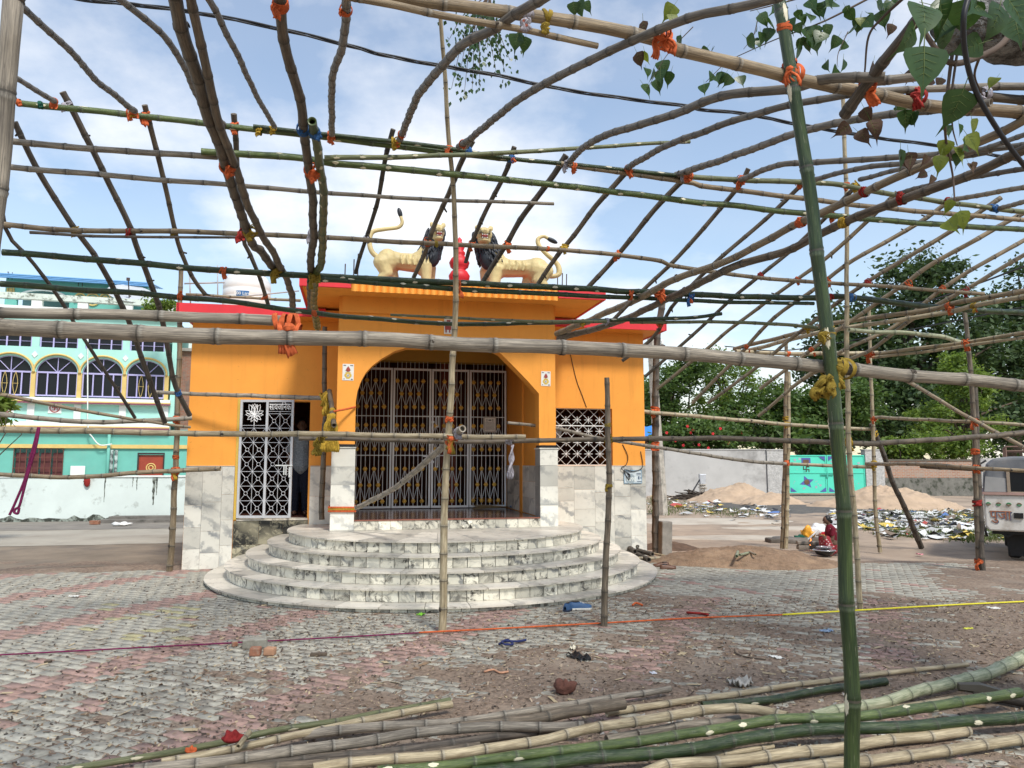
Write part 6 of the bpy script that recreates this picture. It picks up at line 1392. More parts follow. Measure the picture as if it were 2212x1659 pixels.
# poles lying on the ground
GP_ = [
    ('olive', .05, [(7, 350, 1680), (7, 740, 1612), (7, 1060, 1562), (7, 1390, 1500), (7, 1700, 1432), (7, 2212, 1342), (8, 370, 1292), (8, 715, 1232)], 24, 20, 'farthest left pole of the bamboo pile, dark and mossy'),
    ('beige', .07, [(7, 1018, 1622), (7, 1500, 1532), (7, 2100, 1402), (8, 190, 1352), (8, 460, 1302), (8, 722, 1256)], 26, 24, 'straw coloured bamboo with split right end on the pile'),
    ('grey', .06, [(7, 1912, 1446), (8, 220, 1402), (8, 700, 1372), (8, 920, 1350), (8, 1200, 1302), (8, 1500, 1252), (8, 2100, 1160)], 34, 20, 'silver grey weathered bamboo reaching farthest back on the pile'),
    ('brown', .10, [(8, 720, 1412), (8, 1150, 1362), (8, 1500, 1302), (8, 1812, 1256)], 34, 38, 'thick grey brown bamboo with square cut end on the pile'),
    ('grey', .10, [(7, 850, 1680), (7, 1400, 1612), (7, 2100, 1520), (8, 470, 1442), (8, 950, 1402), (8, 1555, 1398)], 40, 32, 'broad pale grey bamboo across the middle of the pile'),
    ('dark', .05, [(7, 1500, 1660), (8, 0, 1580), (8, 470, 1545), (8, 1030, 1460), (8, 1420, 1425)], 34, 26, 'blackened bamboo half hidden inside the pile'),
    ('beige', .14, [(8, -150, 1660), (8, 0, 1640), (8, 600, 1582), (8, 920, 1540), (8, 1250, 1490), (8, 1500, 1432), (8, 1750, 1390), (8, 2212, 1312), (9, 300, 1290), (9, 520, 1292), (9, 715, 1330)], 34, 34, 'long beige bamboo bending down at its right end on the pile'),
    ('green', .14, [(8, 250, 1680), (8, 700, 1642), (8, 1310, 1562), (8, 1900, 1490), (8, 2212, 1442), (9, 400, 1392), (9, 750, 1352), (9, 1080, 1340), (9, 1370, 1310), (9, 1750, 1252), (9, 2182, 1180)], 34, 34, 'mottled olive green bamboo with pale scars on the pile'),
    ('dgreen', .10, [(8, 850, 1690), (8, 1500, 1612), (8, 2212, 1542), (9, 450, 1472), (9, 950, 1412), (9, 1430, 1402), (9, 1860, 1362), (9, 2300, 1335)], 44, 38, 'thick dark green bamboo running along the front of the pile'),
    ('beige', .05, [(8, 1900, 1720), (9, 0, 1640), (9, 480, 1600), (9, 940, 1542), (9, 1350, 1482), (9, 1700, 1442), (9, 1860, 1418)], 40, 34, 'clean beige bamboo in front of the dark green one'),
    ('beige', .05, [(9, 500, 1690), (9, 1010, 1630), (9, 1490, 1582), (9, 2300, 1460)], 36, 34, 'nearest beige bamboo at the bottom right corner'),
    ('beige', .03, [(8, 1700, 1312), (8, 2212, 1232), (9, 400, 1190), (9, 920, 1112), (9, 1500, 1042), (9, 1852, 1004)], 24, 14, 'slender beige bamboo farthest back at the right'),
    ('dgreen', .04, [(9, 178, 1266), (9, 500, 1242), (9, 850, 1182), (9, 1342, 1108)], 26, 26, 'short green bamboo length behind the pile, with a cut end'),
    ('pale', .08, [(9, 880, 1332), (9, 1300, 1242), (9, 1750, 1122), (9, 2000, 1052), (9, 2260, 935)], 36, 42, 'pale green curved bamboo running out at the right edge'),
    ('beige', .03, [(9, 1150, 1330), (9, 1500, 1262), (9, 1835, 1208)], 22, 20, 'thin beige bamboo under the pale green curved one'),
    ('dark', .05, [(9, 1890, 1192), (9, 2070, 1215), (9, 2300, 1262)], 34, 40, 'dark mossy log at the right edge of the pile'),
    ('beige', .03, [(8, 2100, 1640), (9, 100, 1600), (9, 400, 1560), (9, 625, 1518)], 20, 18, 'thin beige bamboo under the dark green one'),
    ('grey', .06, [(8, 1700, 1480), (9, 0, 1402), (9, 250, 1375), (9, 412, 1346)], 30, 26, 'chalky grey bamboo end between beige and green poles'),
    ('brown', .05, [(7, 1200, 1690), (8, 200, 1605), (8, 480, 1580), (8, 900, 1520)], 30, 26, 'dull brown bamboo low in the front left of the pile'),
]
for i, (k, z, p, a, b_, lab) in enumerate(GP_):
    pole('pile pole %d' % i, lab, k, lvl(z), a, b_, p, n=16, sp=random.uniform(.24, .32), group='bamboo poles lying on the ground')
# ------------------------------------------------------------------ cloth ties
def poly_near(px, py, tol):
    out = []
    for key, (P, R0, R1, label, q) in POLES.items():
        if key.startswith('pile'): continue
        fine = catmull(P, 8); best = None
        for i in range(len(fine) - 1):
            p = fine[i]; 
            if p.y < .3: continue
            ux, uy = ppix(p.x, p.y, p.z); vx, vy = ppix(fine[i + 1].x, fine[i + 1].y, fine[i + 1].z)
            dx, dy = vx - ux, vy - uy; L2 = dx * dx + dy * dy + 1e-9; t = max(0, min(1, ((px - ux) * dx + (py - uy) * dy) / L2)); d = math.hypot(px - ux - t * dx, py - uy - t * dy)
            if best is None or d < best[0]: best = (d, p.lerp(fine[i + 1], t), (fine[i + 1] - p).normalized(), R0 + (R1 - R0) * i / len(fine))
        rpx = best[3] * F / max(.5, best[1].y)
        if best[0] < rpx + tol: out.append((best[0], key) + best[1:])
    return out
def ribbon(b, pts, w, nrm, np_=7):
    """pleated cloth strip of half width w along pts"""
    vs = []; k = len(pts); ph = random.uniform(0, 6)
    for i, p in enumerate(pts):
        t = (pts[min(i + 1, k - 1)] - pts[max(i - 1, 0)]).normalized(); s = t.cross(nrm)
        if s.length < 1e-5: s = t.cross(Vector((0, 1, .3)))
        s.normalize(); n2 = s.cross(t); f = i / max(1, k - 1); ww = w * (.55 + .75 * f + .3 * mnoise.noise(p * 13))
        for j in range(np_):
            u = 2 * j / (np_ - 1) - 1; e = (random.uniform(-.25, .35) * w if i == k - 1 else 0)
            vs.append(p + s * ww * u + n2 * w * (.30 * (1 if j % 2 else -1) + .3 * mnoise.noise(Vector((u * 2 + ph, i * .5, 1)))) + t * e)
    fs = [(i * np_ + j, (i + 1) * np_ + j, (i + 1) * np_ + j + 1, i * np_ + j + 1) for i in range(k - 1) for j in range(np_ - 1)]
    b.add(vs, fs)
def band(b, c, ax, rad, w, n=18, np_=6):
    """pleated cloth band wound once round an axis"""
    e1 = ax.orthogonal().normalized(); e2 = ax.cross(e1); ph = random.uniform(0, 9); vs = []
    for i in range(n + 1):
        a = 6.2832 * i / n; d = e1 * math.cos(a) + e2 * math.sin(a); ww = w * (.8 + .35 * mnoise.noise(Vector((math.cos(a) * 1.5, math.sin(a) * 1.5, ph))))
        for j in range(np_):
            u = 2 * j / (np_ - 1) - 1; z = rad + w * (.16 * (1 if j % 2 else -1) - .22 * u * u + .12 * mnoise.noise(Vector((u * 3, i * .7 if i < n else 0, ph))))
            vs.append(c + d * z + ax * (u * ww + .12 * w * math.sin(2 * a + ph)))
    b.add(vs, [(i * np_ + j, (i + 1) * np_ + j, (i + 1) * np_ + j + 1, i * np_ + j + 1) for i in range(n) for j in range(np_ - 1)])
TIES = []
usedlab = {}
def tie(t, x, y, c, k=1.0, tail=2, c2=None, ymin=0, Yf=None):
    px, py = T(t, x, y); nb = sorted([q for q in poly_near(px, py, 7) if q[2].y > ymin], key=lambda q: q[2].y)
    if not nb:
        if Yf is None: return
        p = atY(px, py, Yf); nb = [(0, 'pole', p, Vector((1, 0, 0)), .04)]
    nb = nb[:2] if len(nb) < 2 or nb[1][2].y - nb[0][2].y < 1.2 else nb[:1]
    c0 = sum((q[2] for q in nb), Vector()) / len(nb); A = nb[0]; view = (CAM - c0).normalized()
    # keep the knot exactly on its sight line
    c0 = CAM + (atY(px, py, c0.y) - CAM)
    r = max(q[4] for q in nb) + (.5 * min(q[4] for q in nb) if len(nb) > 1 else 0); names = [q[1] for q in nb]
    # two decimals of jitter make neighbouring knots read differently
    what = ('where %s meets %s' % (names[0], names[1])) if len(names) > 1 else ('round the %s' % names[0])
    lab = '%s cloth knot %s' % (CN[c], what); usedlab.setdefault(lab, []).append(px)
    root = empty('cloth_tie', c0, lab, 'cloth tie'); TIES.append((root, lab, px))
    b = MB(); n = 18; s = k
    for axis_i, q in enumerate(nb if len(nb) > 1 else [nb[0], nb[0]]):
        t_ = q[3]; 
        nl = max(2, int(2.6 * k))
        for lp in range(nl):
            off = t_ * ((lp - (nl - 1) / 2) * r * .55 + random.uniform(-.15, .15) * r); tilt = Vector((random.gauss(0, .22), random.gauss(0, .22), random.gauss(0, .22))); ax = (t_ + tilt).normalized()
            rr = (q[4] * 1.08 if axis_i == 0 or len(nb) == 1 else r * .98) + random.uniform(.001, .006)
            band(b, off + (q[2] - c0 if len(nb) == 1 else (q[2] - c0) * .5), ax, rr, r * random.uniform(.22, .36))
    k *= .85
    kn = view * (r * 1.1); cq = kn + Vector((random.uniform(-.2, .2) * r, 0, random.uniform(-.3, .1) * r)); b.ell(cq, (r * .36 * s, r * .30, r * .30 * s), None, 10, 7); band(b, cq, Vector((random.gauss(0, .5), random.gauss(0, .2), 1)).normalized(), r * .30 * s, r * .22, 12)
    w = b.build('wrap', CLOTH[c], root, True)
    for i in range(tail):
        d = MB(); L = r * random.uniform(1.1, 2.3) * k; p = kn + Vector((random.uniform(-.4, .4) * r, 0, 0)); sx = random.uniform(-.7, .7); pts = []
        for j in range(8):
            f = j / 7; pts.append(p + Vector((sx * L * .45 * f ** .8 + .25 * r * math.sin(f * 7 + i), 0, -L * f * f * .7 - L * .25 * f)) + view * (.1 * r * math.sin(f * 5)))
        ribbon(d, pts, r * random.uniform(.22, .42), view)
        tl = d.build('tail', CLOTH[c2 if (c2 and i % 2) else c], root, True); m = tl.modifiers.new('solid', 'SOLIDIFY'); m.thickness = .004
    return root
for a in [(1, 120, 640, 'o'), (1, 340, 640, 'o'), (1, 412, 665, 'w'), (1, 258, 655, 'g'), (1, 838, 705, 'o', 1.2, 2, 'y'), (1, 918, 735, 'o', 1.5, 3), (1, 1478, 795, 'o', 1.4), (1, 1640, 832, 'y', .8, 1), (1, 1722, 822, 'y', 1, 2), (1, 1900, 815, 'b', 1.0, 1),
          (1, 2010, 835, 'b', 1.3, 3), (1, 2092, 862, 'o', 1.2, 3), (1, 478, 1452, 'y', 1, 1), (1, 815, 1470, 'r', 1, 1), (1, 1100, 1462, 'm', 1.1, 1), (1, 1520, 1480, 'r', 1, 1), (1, 1590, 1462, 'm', 1.1, 1), (1, 1980, 1475, 'w', 1, 1), (1, 1450, 1055, 'o', 1.0, 1), (1, 1990, 1080, 'o', 1.1, 2),
          (1, 1735, 30, 'o', 1.3, 3), (1, 2150, 60, 'o', 1.0, 2),
          (2, 365, 900, 'y', 1.3, 3, 'o'), (2, 400, 845, 'o', .9, 1), (2, 705, 935, 'o', 1.5, 2), (2, 790, 905, 'o', 1, 1), (2, 835, 945, 'b', 1, 2), (2, 1105, 1000, 'b', 1, 2, 'o'), (2, 1440, 1045, 'w', 1.1, 2), (2, 1490, 1055, 'o', 1, 2), (2, 1840, 1065, 'o', 1.4, 2), (2, 2185, 1105, 'w', 1, 1),
          (2, 190, 1508, 'w', 1, 1), (2, 565, 1530, 'o', 1.2, 1), (2, 625, 1548, 'm', .9, 2), (2, 850, 1545, 'o', 1.2, 1), (2, 1075, 1548, 'o', 1.4, 1), (2, 1330, 1575, 'o', .8, 1), (2, 1432, 1562, 'y', 1.2, 2), (2, 1772, 1610, 'o', 1.2, 1),
          (2, 1195, 120, 'w', 1.2, 3, 'o'), (2, 1320, 150, 'm', 1.1, 3), (2, 2060, 235, 'o', 1.4, 4),
          (3, 90, 1112, 'o', 1.2, 2), (3, 425, 1130, 'o', 1.5, 2), (3, 790, 1165, 'o', 1, 1, None, 5), (3, 1085, 1172, 'o', 1.1, 2), (3, 1140, 1165, 'y', 1.4, 1), (3, 1185, 1185, 'r', 1, 1), (3, 790, 1380, 'o', 1.4, 2, None, 5), (3, 1005, 1365, 'o', .9, 1, None, 4), (3, 1070, 1385, 'y', 1.2, 2), (3, 735, 440, 'o', 1.3, 3), (3, 700, 175, 'o', 1, 0),
          (3, 1225, 560, 'o', 1.2, 2), (3, 1540, 590, 'r', 1.3, 3), (3, 1955, 590, 'w', 1, 2), (3, 1735, 1262, 'r', 1, 1), (3, 2020, 1312, 'b', 1.2, 1), (3, 1425, 1215, 'r', 1, 1),
          (4, 1410, 135, 'o', 1.4, 2), (4, 1140, 262, 'o', 1.2, 2), (4, 1745, 130, 'm', 1.5, 2), (4, 1985, 165, 'm', 1.7, 2), (4, 1985, 395, 'o', 1.2, 2, None, 4), (4, 1825, 488, 'o', 1.8, 2), (4, 1122, 905, 'b', 1.3, 2), (4, 1115, 1068, 'o', 1.3, 1), (4, 1110, 1395, 'o', 1.4, 2, 'y'), (4, 2055, 915, 'y', 1.8, 4), (4, 2040, 1168, 'm', 1.2, 2), (4, 2100, 1020, 'y', 1.3, 4), (4, 1660, 300, 'o', 1.1, 1), (4, 1112, 1310, 'o', 1, 0),
          (5, 760, 235, 'o', 1.5, 3, 'm'), (5, 1850, 280, 'o', 1.1, 0), (5, 2035, 270, 'o', 1.3, 3), (5, 1555, 462, 'y', 1.4, 1), (5, 1700, 455, 'w', 1.1, 1), (5, 2030, 470, 'o', 1.1, 1), (5, 708, 1060, 'o', 1, 2), (5, 725, 1195, 'o', 1.9, 4, 'm'), (5, 765, 1150, 'w', 1.2, 2), (5, 1090, 1192, 'w', 1.3, 3), (5, 1710, 1105, 'm', 1, 0), (5, 1712, 1188, 'm', 1.4, 1), (5, 1716, 1490, 'm', 1.1, 1), (5, 2008, 1016, 'o', 1.2, 1, 'y'), (5, 2008, 1240, 'o', 1.2, 0),
          (6, 548, 160, 'r', 1.2, 1), (6, 782, 190, 'o', 1.3, 1), (6, 978, 198, 'o', 1.1, 1, None, 5), (6, 1225, 200, 'r', 1.3, 2), (6, 1485, 222, 'o', 1.3, 1), (6, 1697, 245, 'o', 1.5, 1), (6, 1842, 260, 'r', 1.2, 2), (6, 105, 290, 'b', 1.5, 2, 'o'), (6, 1112, 302, 'b', 1.2, 1, 'w'), (6, 985, 306, 'r', 1, 1, None, 5), (6, 1742, 365, 'o', 1.5, 2), (6, 1900, 372, 'y', 1.4, 2, 'o'), (6, 845, 500, 'y', 1.2, 1),
          (6, 1845, 582, 'o', 1.9, 3), (6, 480, 632, 'o', 1.2, 1, None, 6), (6, 885, 650, 'o', 1.3, 1, None, 6), (6, 720, 655, 'o', 1.2, 1, None, 6), (6, 1232, 662, 'o', 1.9, 2, None, 6), (6, 955, 525, 'm', 1.0, 3), (6, 1030, 745, 'm', 1.6, 5), (6, 705, 1062, 'y', 1.0, 0), (6, 712, 1102, 'y', 1.3, 1, 'b'), (6, 1262, 1070, 'o', 1.4, 1), (6, 1105, 1208, 'y', 1.4, 1, None, 5), (6, 1262, 1165, 'y', 1.4, 1), (6, 1902, 1082, 'o', 1.6, 2), (6, 712, 1340, 'o', 1.2, 1), (6, 1262, 1360, 'y', 1.7, 2), (6, 1912, 1368, 'o', 1.8, 3), (6, 1915, 1600, 'r', 1.5, 0), (6, 1892, 1278, 'o', .9, 0),
          (9, 1932, 356, 'o', 1.1, 1)]:
    tie(*a)
# tell apart knots that bind the same two poles
for lab in {l for _, l, _ in TIES}:
    grp = sorted([(px, r) for r, l, px in TIES if l == lab], key=lambda q: q[0])
    if len(grp) > 1:
        for i, (px, r) in enumerate(grp): r['label'] = lab + (', %s of %d from the left' % (ORD[i], len(grp)))
# ------------------------------------------------------------------ trees
BARK = M('bark_brown', (.10, .075, .055), .3, 6, .95, .8, 20, .02, rnd=0)
BARKG = M('bark_grey', (.155, .155, .150), .4, 16, .95, 1.0, 34, .05, (.045, .042, .038), (.48, .60), 11, 0)
LM = {'dark': leaf_mat('leaf_dark', (.032, .064, .024), (.08, .13, .048), .35, .5), 'mid': leaf_mat('leaf_mid', (.058, .115, .03), (.14, .215, .06), .45, .5), 'light': leaf_mat('leaf_light', (.11, .19, .035), (.24, .33, .075), .5, .5), 'grey': leaf_mat('leaf_greygreen', (.04, .068, .034), (.085, .12, .06), .28, .5)}
def leaves(n, blobs, size, elong=2.0, droop=.25, clumps=60, spread=.16, shell=.55):
    """leaf faces in clumps through ellipsoid volumes; blobs = (centre, radii, weight)"""
    w = np.array([b[2] for b in blobs], float); w /= w.sum(); C = []
    for _ in range(clumps):
        c, r, _w = blobs[rng.choice(len(blobs), p=w)]; d = rng.normal(size=3); d /= np.linalg.norm(d); rad = (shell + (1 - shell) * rng.random()) if rng.random() < .8 else rng.random()
        C.append(np.array(c) + d * np.array(r) * rad)
    C = np.array(C); mr = np.mean([np.mean(b[1]) for b in blobs]); sg = mr * spread * rng.uniform(.6, 1.5, len(C)); idx = rng.integers(0, len(C), n)
    P = C[idx] + rng.normal(size=(n, 3)) * sg[idx][:, None] * np.array((1.15, 1.15, .75))
    a = rng.uniform(0, 6.283, n); t = rng.normal(-droop, .45, n); L = size * rng.uniform(.6, 1.4, n)
    d1 = np.stack([np.cos(a) * np.cos(t), np.sin(a) * np.cos(t), np.sin(t)], -1); q = rng.normal(size=(n, 3)); d2 = np.cross(d1, q); d2 /= np.linalg.norm(d2, axis=1)[:, None] + 1e-9
    d1 = d1 * L[:, None]; d2 = d2 * (L / elong)[:, None]
    V = np.stack([P - d1 * .5, P + d2 * .5, P + d1 * .5, P - d2 * .5], 1).reshape(-1, 3); return V, np.arange(n * 4).reshape(n, 4), C
def tree(name, label, base, blobs, n, size, lm, trunk_r, elong=2.0, clumps=60, spread=.16, limbs=9, bark=None, cat='tree', group=None, shell=.55):
    base = Vector(base); root = empty(name, base, label, cat, group)
    bl = [((c[0] - base.x, c[1] - base.y, c[2] - base.z), r, w) for c, r, w in blobs]
    V, Fc, C = leaves(int(n * 1.5), bl, size * 1.05, elong, .25, int(clumps * 1.25), spread, shell); link('crown', npmesh('crown', V, Fc, LM[lm]), root)
    b = MB(); cz = sum(q[0][2] * q[2] for q in bl) / sum(q[2] for q in bl); cx = sum(q[0][0] * q[2] for q in bl) / sum(q[2] for q in bl); cy = sum(q[0][1] * q[2] for q in bl) / sum(q[2] for q in bl)
    fork = Vector((cx * .4, cy * .4, cz * .55)); b.tube([(0, 0, -.1), (cx * .12, 0, fork.z * .5), fork], [trunk_r * 1.25, trunk_r, trunk_r * .8], 10)
    for c in C[rng.choice(len(C), min(limbs, len(C)), replace=False)]:
        c = Vector(c); m = fork.lerp(c, .5) + Vector((random.gauss(0, .3), random.gauss(0, .3), .1 * c.z * .3)); b.tube([fork, m, c], [trunk_r * .55, trunk_r * .32, trunk_r * .08], 7)
    b.build('trunk', bark or BARK, root, True); return root
def bl(px, py, Y, rx, ry, w=1, d=None):
    p = atY(px, py, Y); k = Y / F; return ((p.x, p.y, p.z), (rx * k, (d or rx) * k, ry * k), w)
def gb(px, Y): p = atY(px, 1000, Y); return (p.x, Y, 0)
tree('dark_tree', 'tall dark spreading tree behind the teal gate', gb(1960, 58), [bl(1850, 730, 58, 105, 100, 2), bl(1990, 640, 58, 95, 110, 2), bl(2060, 760, 58, 120, 110, 2.4), bl(1930, 800, 58, 120, 70, 1.6), bl(1790, 800, 58, 60, 50, .6)], 15000, .42, 'dark', .55, clumps=150, spread=.14, limbs=22)
tree('dark_tree', 'dark spreading tree at the right edge beyond brick wall', gb(2190, 62), [bl(2180, 730, 62, 110, 110, 2), bl(2260, 650, 62, 90, 90, 1.4), bl(2170, 850, 62, 130, 80, 1.5)], 9000, .45, 'dark', .55, clumps=90, spread=.15, limbs=14)
tree('shade_tree', 'dense black-green tree mass low behind gate pillar', gb(1880, 56), [bl(1830, 900, 56, 110, 70, 1.5), bl(1990, 900, 56, 120, 80, 1.5), bl(2130, 910, 56, 110, 80, 1.2)], 9000, .40, 'dark', .4, clumps=110, spread=.16)
tree('feathery_tree', 'feathery pale green tree beside the temple right wing', gb(1450, 50), [bl(1440, 850, 50, 60, 70, 1.5), bl(1500, 800, 50, 55, 40, 1), bl(1420, 910, 50, 60, 60, 1)], 7500, .26, 'mid', .22, 2.4, 110, .14)
tree('feathery_tree', 'airy light green tree with thin crown before white sky', gb(1580, 52), [bl(1560, 800, 52, 55, 45, 1), bl(1620, 830, 52, 60, 50, 1.2), bl(1540, 870, 52, 60, 50, 1), bl(1610, 780, 52, 30, 25, .4)], 4200, .24, 'light', .2, 2.6, 100, .13, 14)
tree('leafy_tree', 'mid green tree behind the grey compound wall', gb(1660, 50), [bl(1600, 910, 50, 90, 55, 1.3), bl(1690, 880, 50, 80, 55, 1.3), bl(1660, 930, 50, 110, 40, 1)], 8500, .28, 'mid', .25, clumps=110, spread=.15)
tree('leafy_tree', 'dark green tree directly behind the teal gate', gb(1790, 49), [bl(1770, 900, 49, 80, 70, 1.5), bl(1830, 870, 49, 70, 60, 1), bl(1750, 950, 49, 80, 40, 1)], 8000, .30, 'mid', .25, clumps=100, spread=.15)
tree('drumstick_tree', 'bright green feathery tree rising behind the brick wall', gb(2080, 45), [bl(2080, 830, 45, 55, 60, 1.3), bl(2020, 900, 45, 60, 50, 1), bl(2110, 910, 45, 60, 50, 1), bl(2060, 780, 45, 35, 30, .5)], 6500, .24, 'light', .14, 2.6, 100, .13, 16)
tree('drumstick_sapling', 'low bright green sapling just behind the brick wall', gb(2030, 43.5), [bl(2000, 960, 43.5, 60, 30, 1), bl(2080, 965, 43.5, 50, 28, 1), bl(1950, 970, 43.5, 40, 22, .8)], 4200, .22, 'light', .08, 2.4, 80, .16)
tree('leafy_shrub', 'yellow green shrub poking over wall beside right gate pillar', gb(1945, 43), [bl(1945, 975, 43, 35, 20, 1), bl(1925, 965, 43, 25, 18, .7)], 2200, .22, 'light', .06, 1.8, 40, .2)
tree('papaya_tree', 'broad leaved young tree between gate and grey wall', gb(1730, 44), [bl(1720, 940, 44, 45, 35, 1), bl(1770, 950, 44, 45, 30, 1)], 1300, .55, 'mid', .1, 2.6, 36, .2)
hib = tree('hibiscus_bush', 'bush with red hibiscus flowers over the grey wall', gb(1520, 43), [bl(1490, 940, 43, 60, 35, 1.2), bl(1560, 950, 43, 60, 28, 1), bl(1450, 955, 43, 40, 22, .8)], 5200, .24, 'mid', .08, 1.7, 80, .18)
FLW = M('flower_red', (.60, .02, .03), .1, 6, .6, 0, rnd=0)
for (px_, py_) in ((1485, 921), (1492, 935), (1497, 929), (1540, 937), (1459, 952), (1476, 962), (1510, 961), (1556, 926), (1603, 935), (1530, 968), (1440, 935), (1575, 958)):
    p = atY(px_, py_, 41.6); b = MB()
    for k in range(5): a = 6.2832 * k / 5; b.ell((.05 * math.cos(a), 0, .05 * math.sin(a)), (.038, .02, .038), None, 7, 5)
    b.build('flower', FLW, hib).location = (p.x - hib.location.x, p.y - hib.location.y, p.z)
tree('dark_tree', 'distant dark tree line at the far right', gb(2330, 66), [bl(2330, 800, 66, 140, 140, 2), bl(2290, 920, 66, 110, 80, 1.3)], 6000, .5, 'dark', .5, clumps=70, spread=.16)
tree('rear_tree', 'small tree between temple corner and utility pole', gb(1405, 54), [bl(1380, 860, 54, 70, 70, 1.2), bl(1400, 930, 54, 70, 50, 1)], 5000, .28, 'mid', .25, clumps=60, spread=.16)
tree('roof_shrub', 'small wild shrub growing on the roof of turquoise house', atY(345, 668, 34), [bl(335, 660, 34, 30, 14, 1), bl(362, 655, 34, 16, 16, .8)], 700, .16, 'light', .03, 1.8, 30, .22, 5, cat='shrub')
tree('edge_shrub', 'leafy shrub tip entering at the left edge', (atY(-30, 900, 16).x, 16, 0), [bl(-12, 872, 16, 30, 24, 1), bl(-40, 900, 16, 40, 30, 1)], 420, .22, 'light', .03, 3.2, 26, .2, 6, cat='shrub')
# ------------------------------------------------------------------ pipal tree bough overhead
PIP1 = leaf_mat('leaf_pipal', (.022, .055, .018), (.055, .11, .035), .35, .35); PIP2 = leaf_mat('leaf_pipal_yellow', (.11, .15, .02), (.20, .24, .04), .4, .4); PIP3 = leaf_mat('leaf_pipal_dry', (.05, .03, .025), (.11, .065, .045), .15, .7)
VEIN = leaf_mat('leaf_vein', (.12, .17, .05), (.16, .21, .07), .3, .5)
def leafmesh(m, fold=.18, curl=.12):
    prof = [(0, .0), (.06, .22), (.18, .39), (.32, .44), (.48, .38), (.62, .26), (.74, .14), (.84, .05), (1.12, .0)]; b = MB(); mid = []; L_, R_ = [], []
    for i, (t, w) in enumerate(prof):
        z = -curl * t * t; mid.append((0, -t, z)); L_.append((-w, -t + .07 * (w > .3), z + fold * w)); R_.append((w, -t + .07 * (w > .3), z + fold * w))
    vs = mid + L_ + R_; n = len(prof); fs = []
    for i in range(n - 1): fs += [(i, i + 1, n + i + 1, n + i), (i, 2 * n + i, 2 * n + i + 1, i + 1)]
    b.add(vs, fs); b.cur = 1; b.tube([(0, .35, .05), (0, 0, .006), (0, -.45, .008 - curl * .2), (0, -1.0, .004 - curl)], [.009, .012, .009, .004], 4)
    for t in (.14, .28, .42, .56):
        for sg in (-1, 1): w = .30 * (1 - t); b.tube([(0, -t, -curl * t * t + .004), (sg * w, -t - .10, -curl * t * t + fold * w + .004)], [.006, .003], 3)
    return b.mesh('leaf', [m, VEIN], True)
lmesh = [[leafmesh(m, f, c) for f, c in ((.18, .12), (.30, .25), (.1, .4))] for m in (PIP1, PIP2, PIP3)]
pb = atY(2330, 60, 3.3); pip = empty('pipal_tree', (pb.x + 2.3, pb.y + .7, 0), 'pipal tree with thick bough and heart-shaped leaves hanging in at top right', 'tree'); po = pip.location
def rel(p): return Vector(p) - Vector(po)
def rough(b, a):
    b.v = [tuple(Vector(v) + Vector((mnoise.noise(Vector(v) * 11), mnoise.noise(Vector(v) * 11 + Vector((5, 0, 0))), mnoise.noise(Vector(v) * 11 + Vector((0, 9, 0))))) * a + Vector((mnoise.noise(Vector(v) * 3), mnoise.noise(Vector(v) * 3 + Vector((7, 0, 0))), 0)) * a * 1.5) for v in b.v]; return b
path = catmull([rel(p) for p in (atY(2020, 78, 3.2), atY(2100, 60, 3.2), atY(2230, 66, 3.25), atY(2420, 80, 3.3), atY(2700, 190, 3.6), Vector((po.x, po.y, 2.5)))], 9); rr = [.03, .05, .07, .085, .10, .11, .115, .12] + [.122 + .0028 * i for i in range(60)]
b = MB(); b.tube(path, rr[:len(path)], 22); rough(b, .022).build('bough', BARKG, pip, True)
b = MB(); tr = catmull([Vector((.05, 0, -.15)), Vector((.0, .02, 1.2)), Vector((0, 0, 2.6)), Vector((.15, .1, 4.2)), Vector((.1, .3, 6.5))], 8); b.tube(tr, [.42 - .008 * i for i in range(len(tr))], 24); rough(b, .05).build('trunk', BARKG, pip, True)
for (dx_, dy_, z0_, z1_) in ((1.6, .5, 4.4, 6.8), (-1.2, 1.4, 5.0, 7.4), (.4, -1.5, 4.8, 7.0)): b = MB(); q = catmull([Vector((.1, .1, z0_)), Vector((dx_ * .5, dy_ * .5, z0_ + .9)), Vector((dx_ * 1.6, dy_ * 1.6, z1_))], 7); b.tube(q, [.16 - .009 * i for i in range(len(q))], 12); rough(b, .02).build('limb', BARKG, pip, True)
V_, F_, _c = leaves(1500, [((.8, .3, 7.0), (2.4, 2.2, 1.2), 1)], .15, 1.3, .6, 60, .2); link('crown', npmesh('crown', V_, F_, PIP1), pip)
TWG = M('twig_brown', (.085, .06, .045), .25, 8, .85, .2, rnd=0)
def twig(pts, r0=.006, r1=.003, mat=None):
    b = MB(); q = catmull([rel(atY(*T(*p[:3]), p[3])) for p in pts], 6); b.tube(q, [r0 + (r1 - r0) * i / (len(q) - 1) for i in range(len(q))], 6); b.build('twig', mat or TWG, pip, True)
twig([(3, 2212, 60, 2.9), (3, 2080, 270, 2.8), (3, 1900, 370, 2.7), (3, 1760, 400, 2.6), (3, 1680, 340, 2.6), (3, 1580, 190, 2.6), (3, 1560, 60, 2.6)], .014, .008)
twig([(3, 1760, 330, 2.6), (3, 1740, 480, 2.6), (3, 1715, 720, 2.6), (3, 1720, 900, 2.7), (3, 1760, 1100, 2.8), (3, 1775, 1290, 2.8)], .007, .003); twig([(3, 1790, 330, 2.6), (3, 1755, 600, 2.6), (3, 1760, 800, 2.7), (3, 1790, 920, 2.7)], .005, .002)
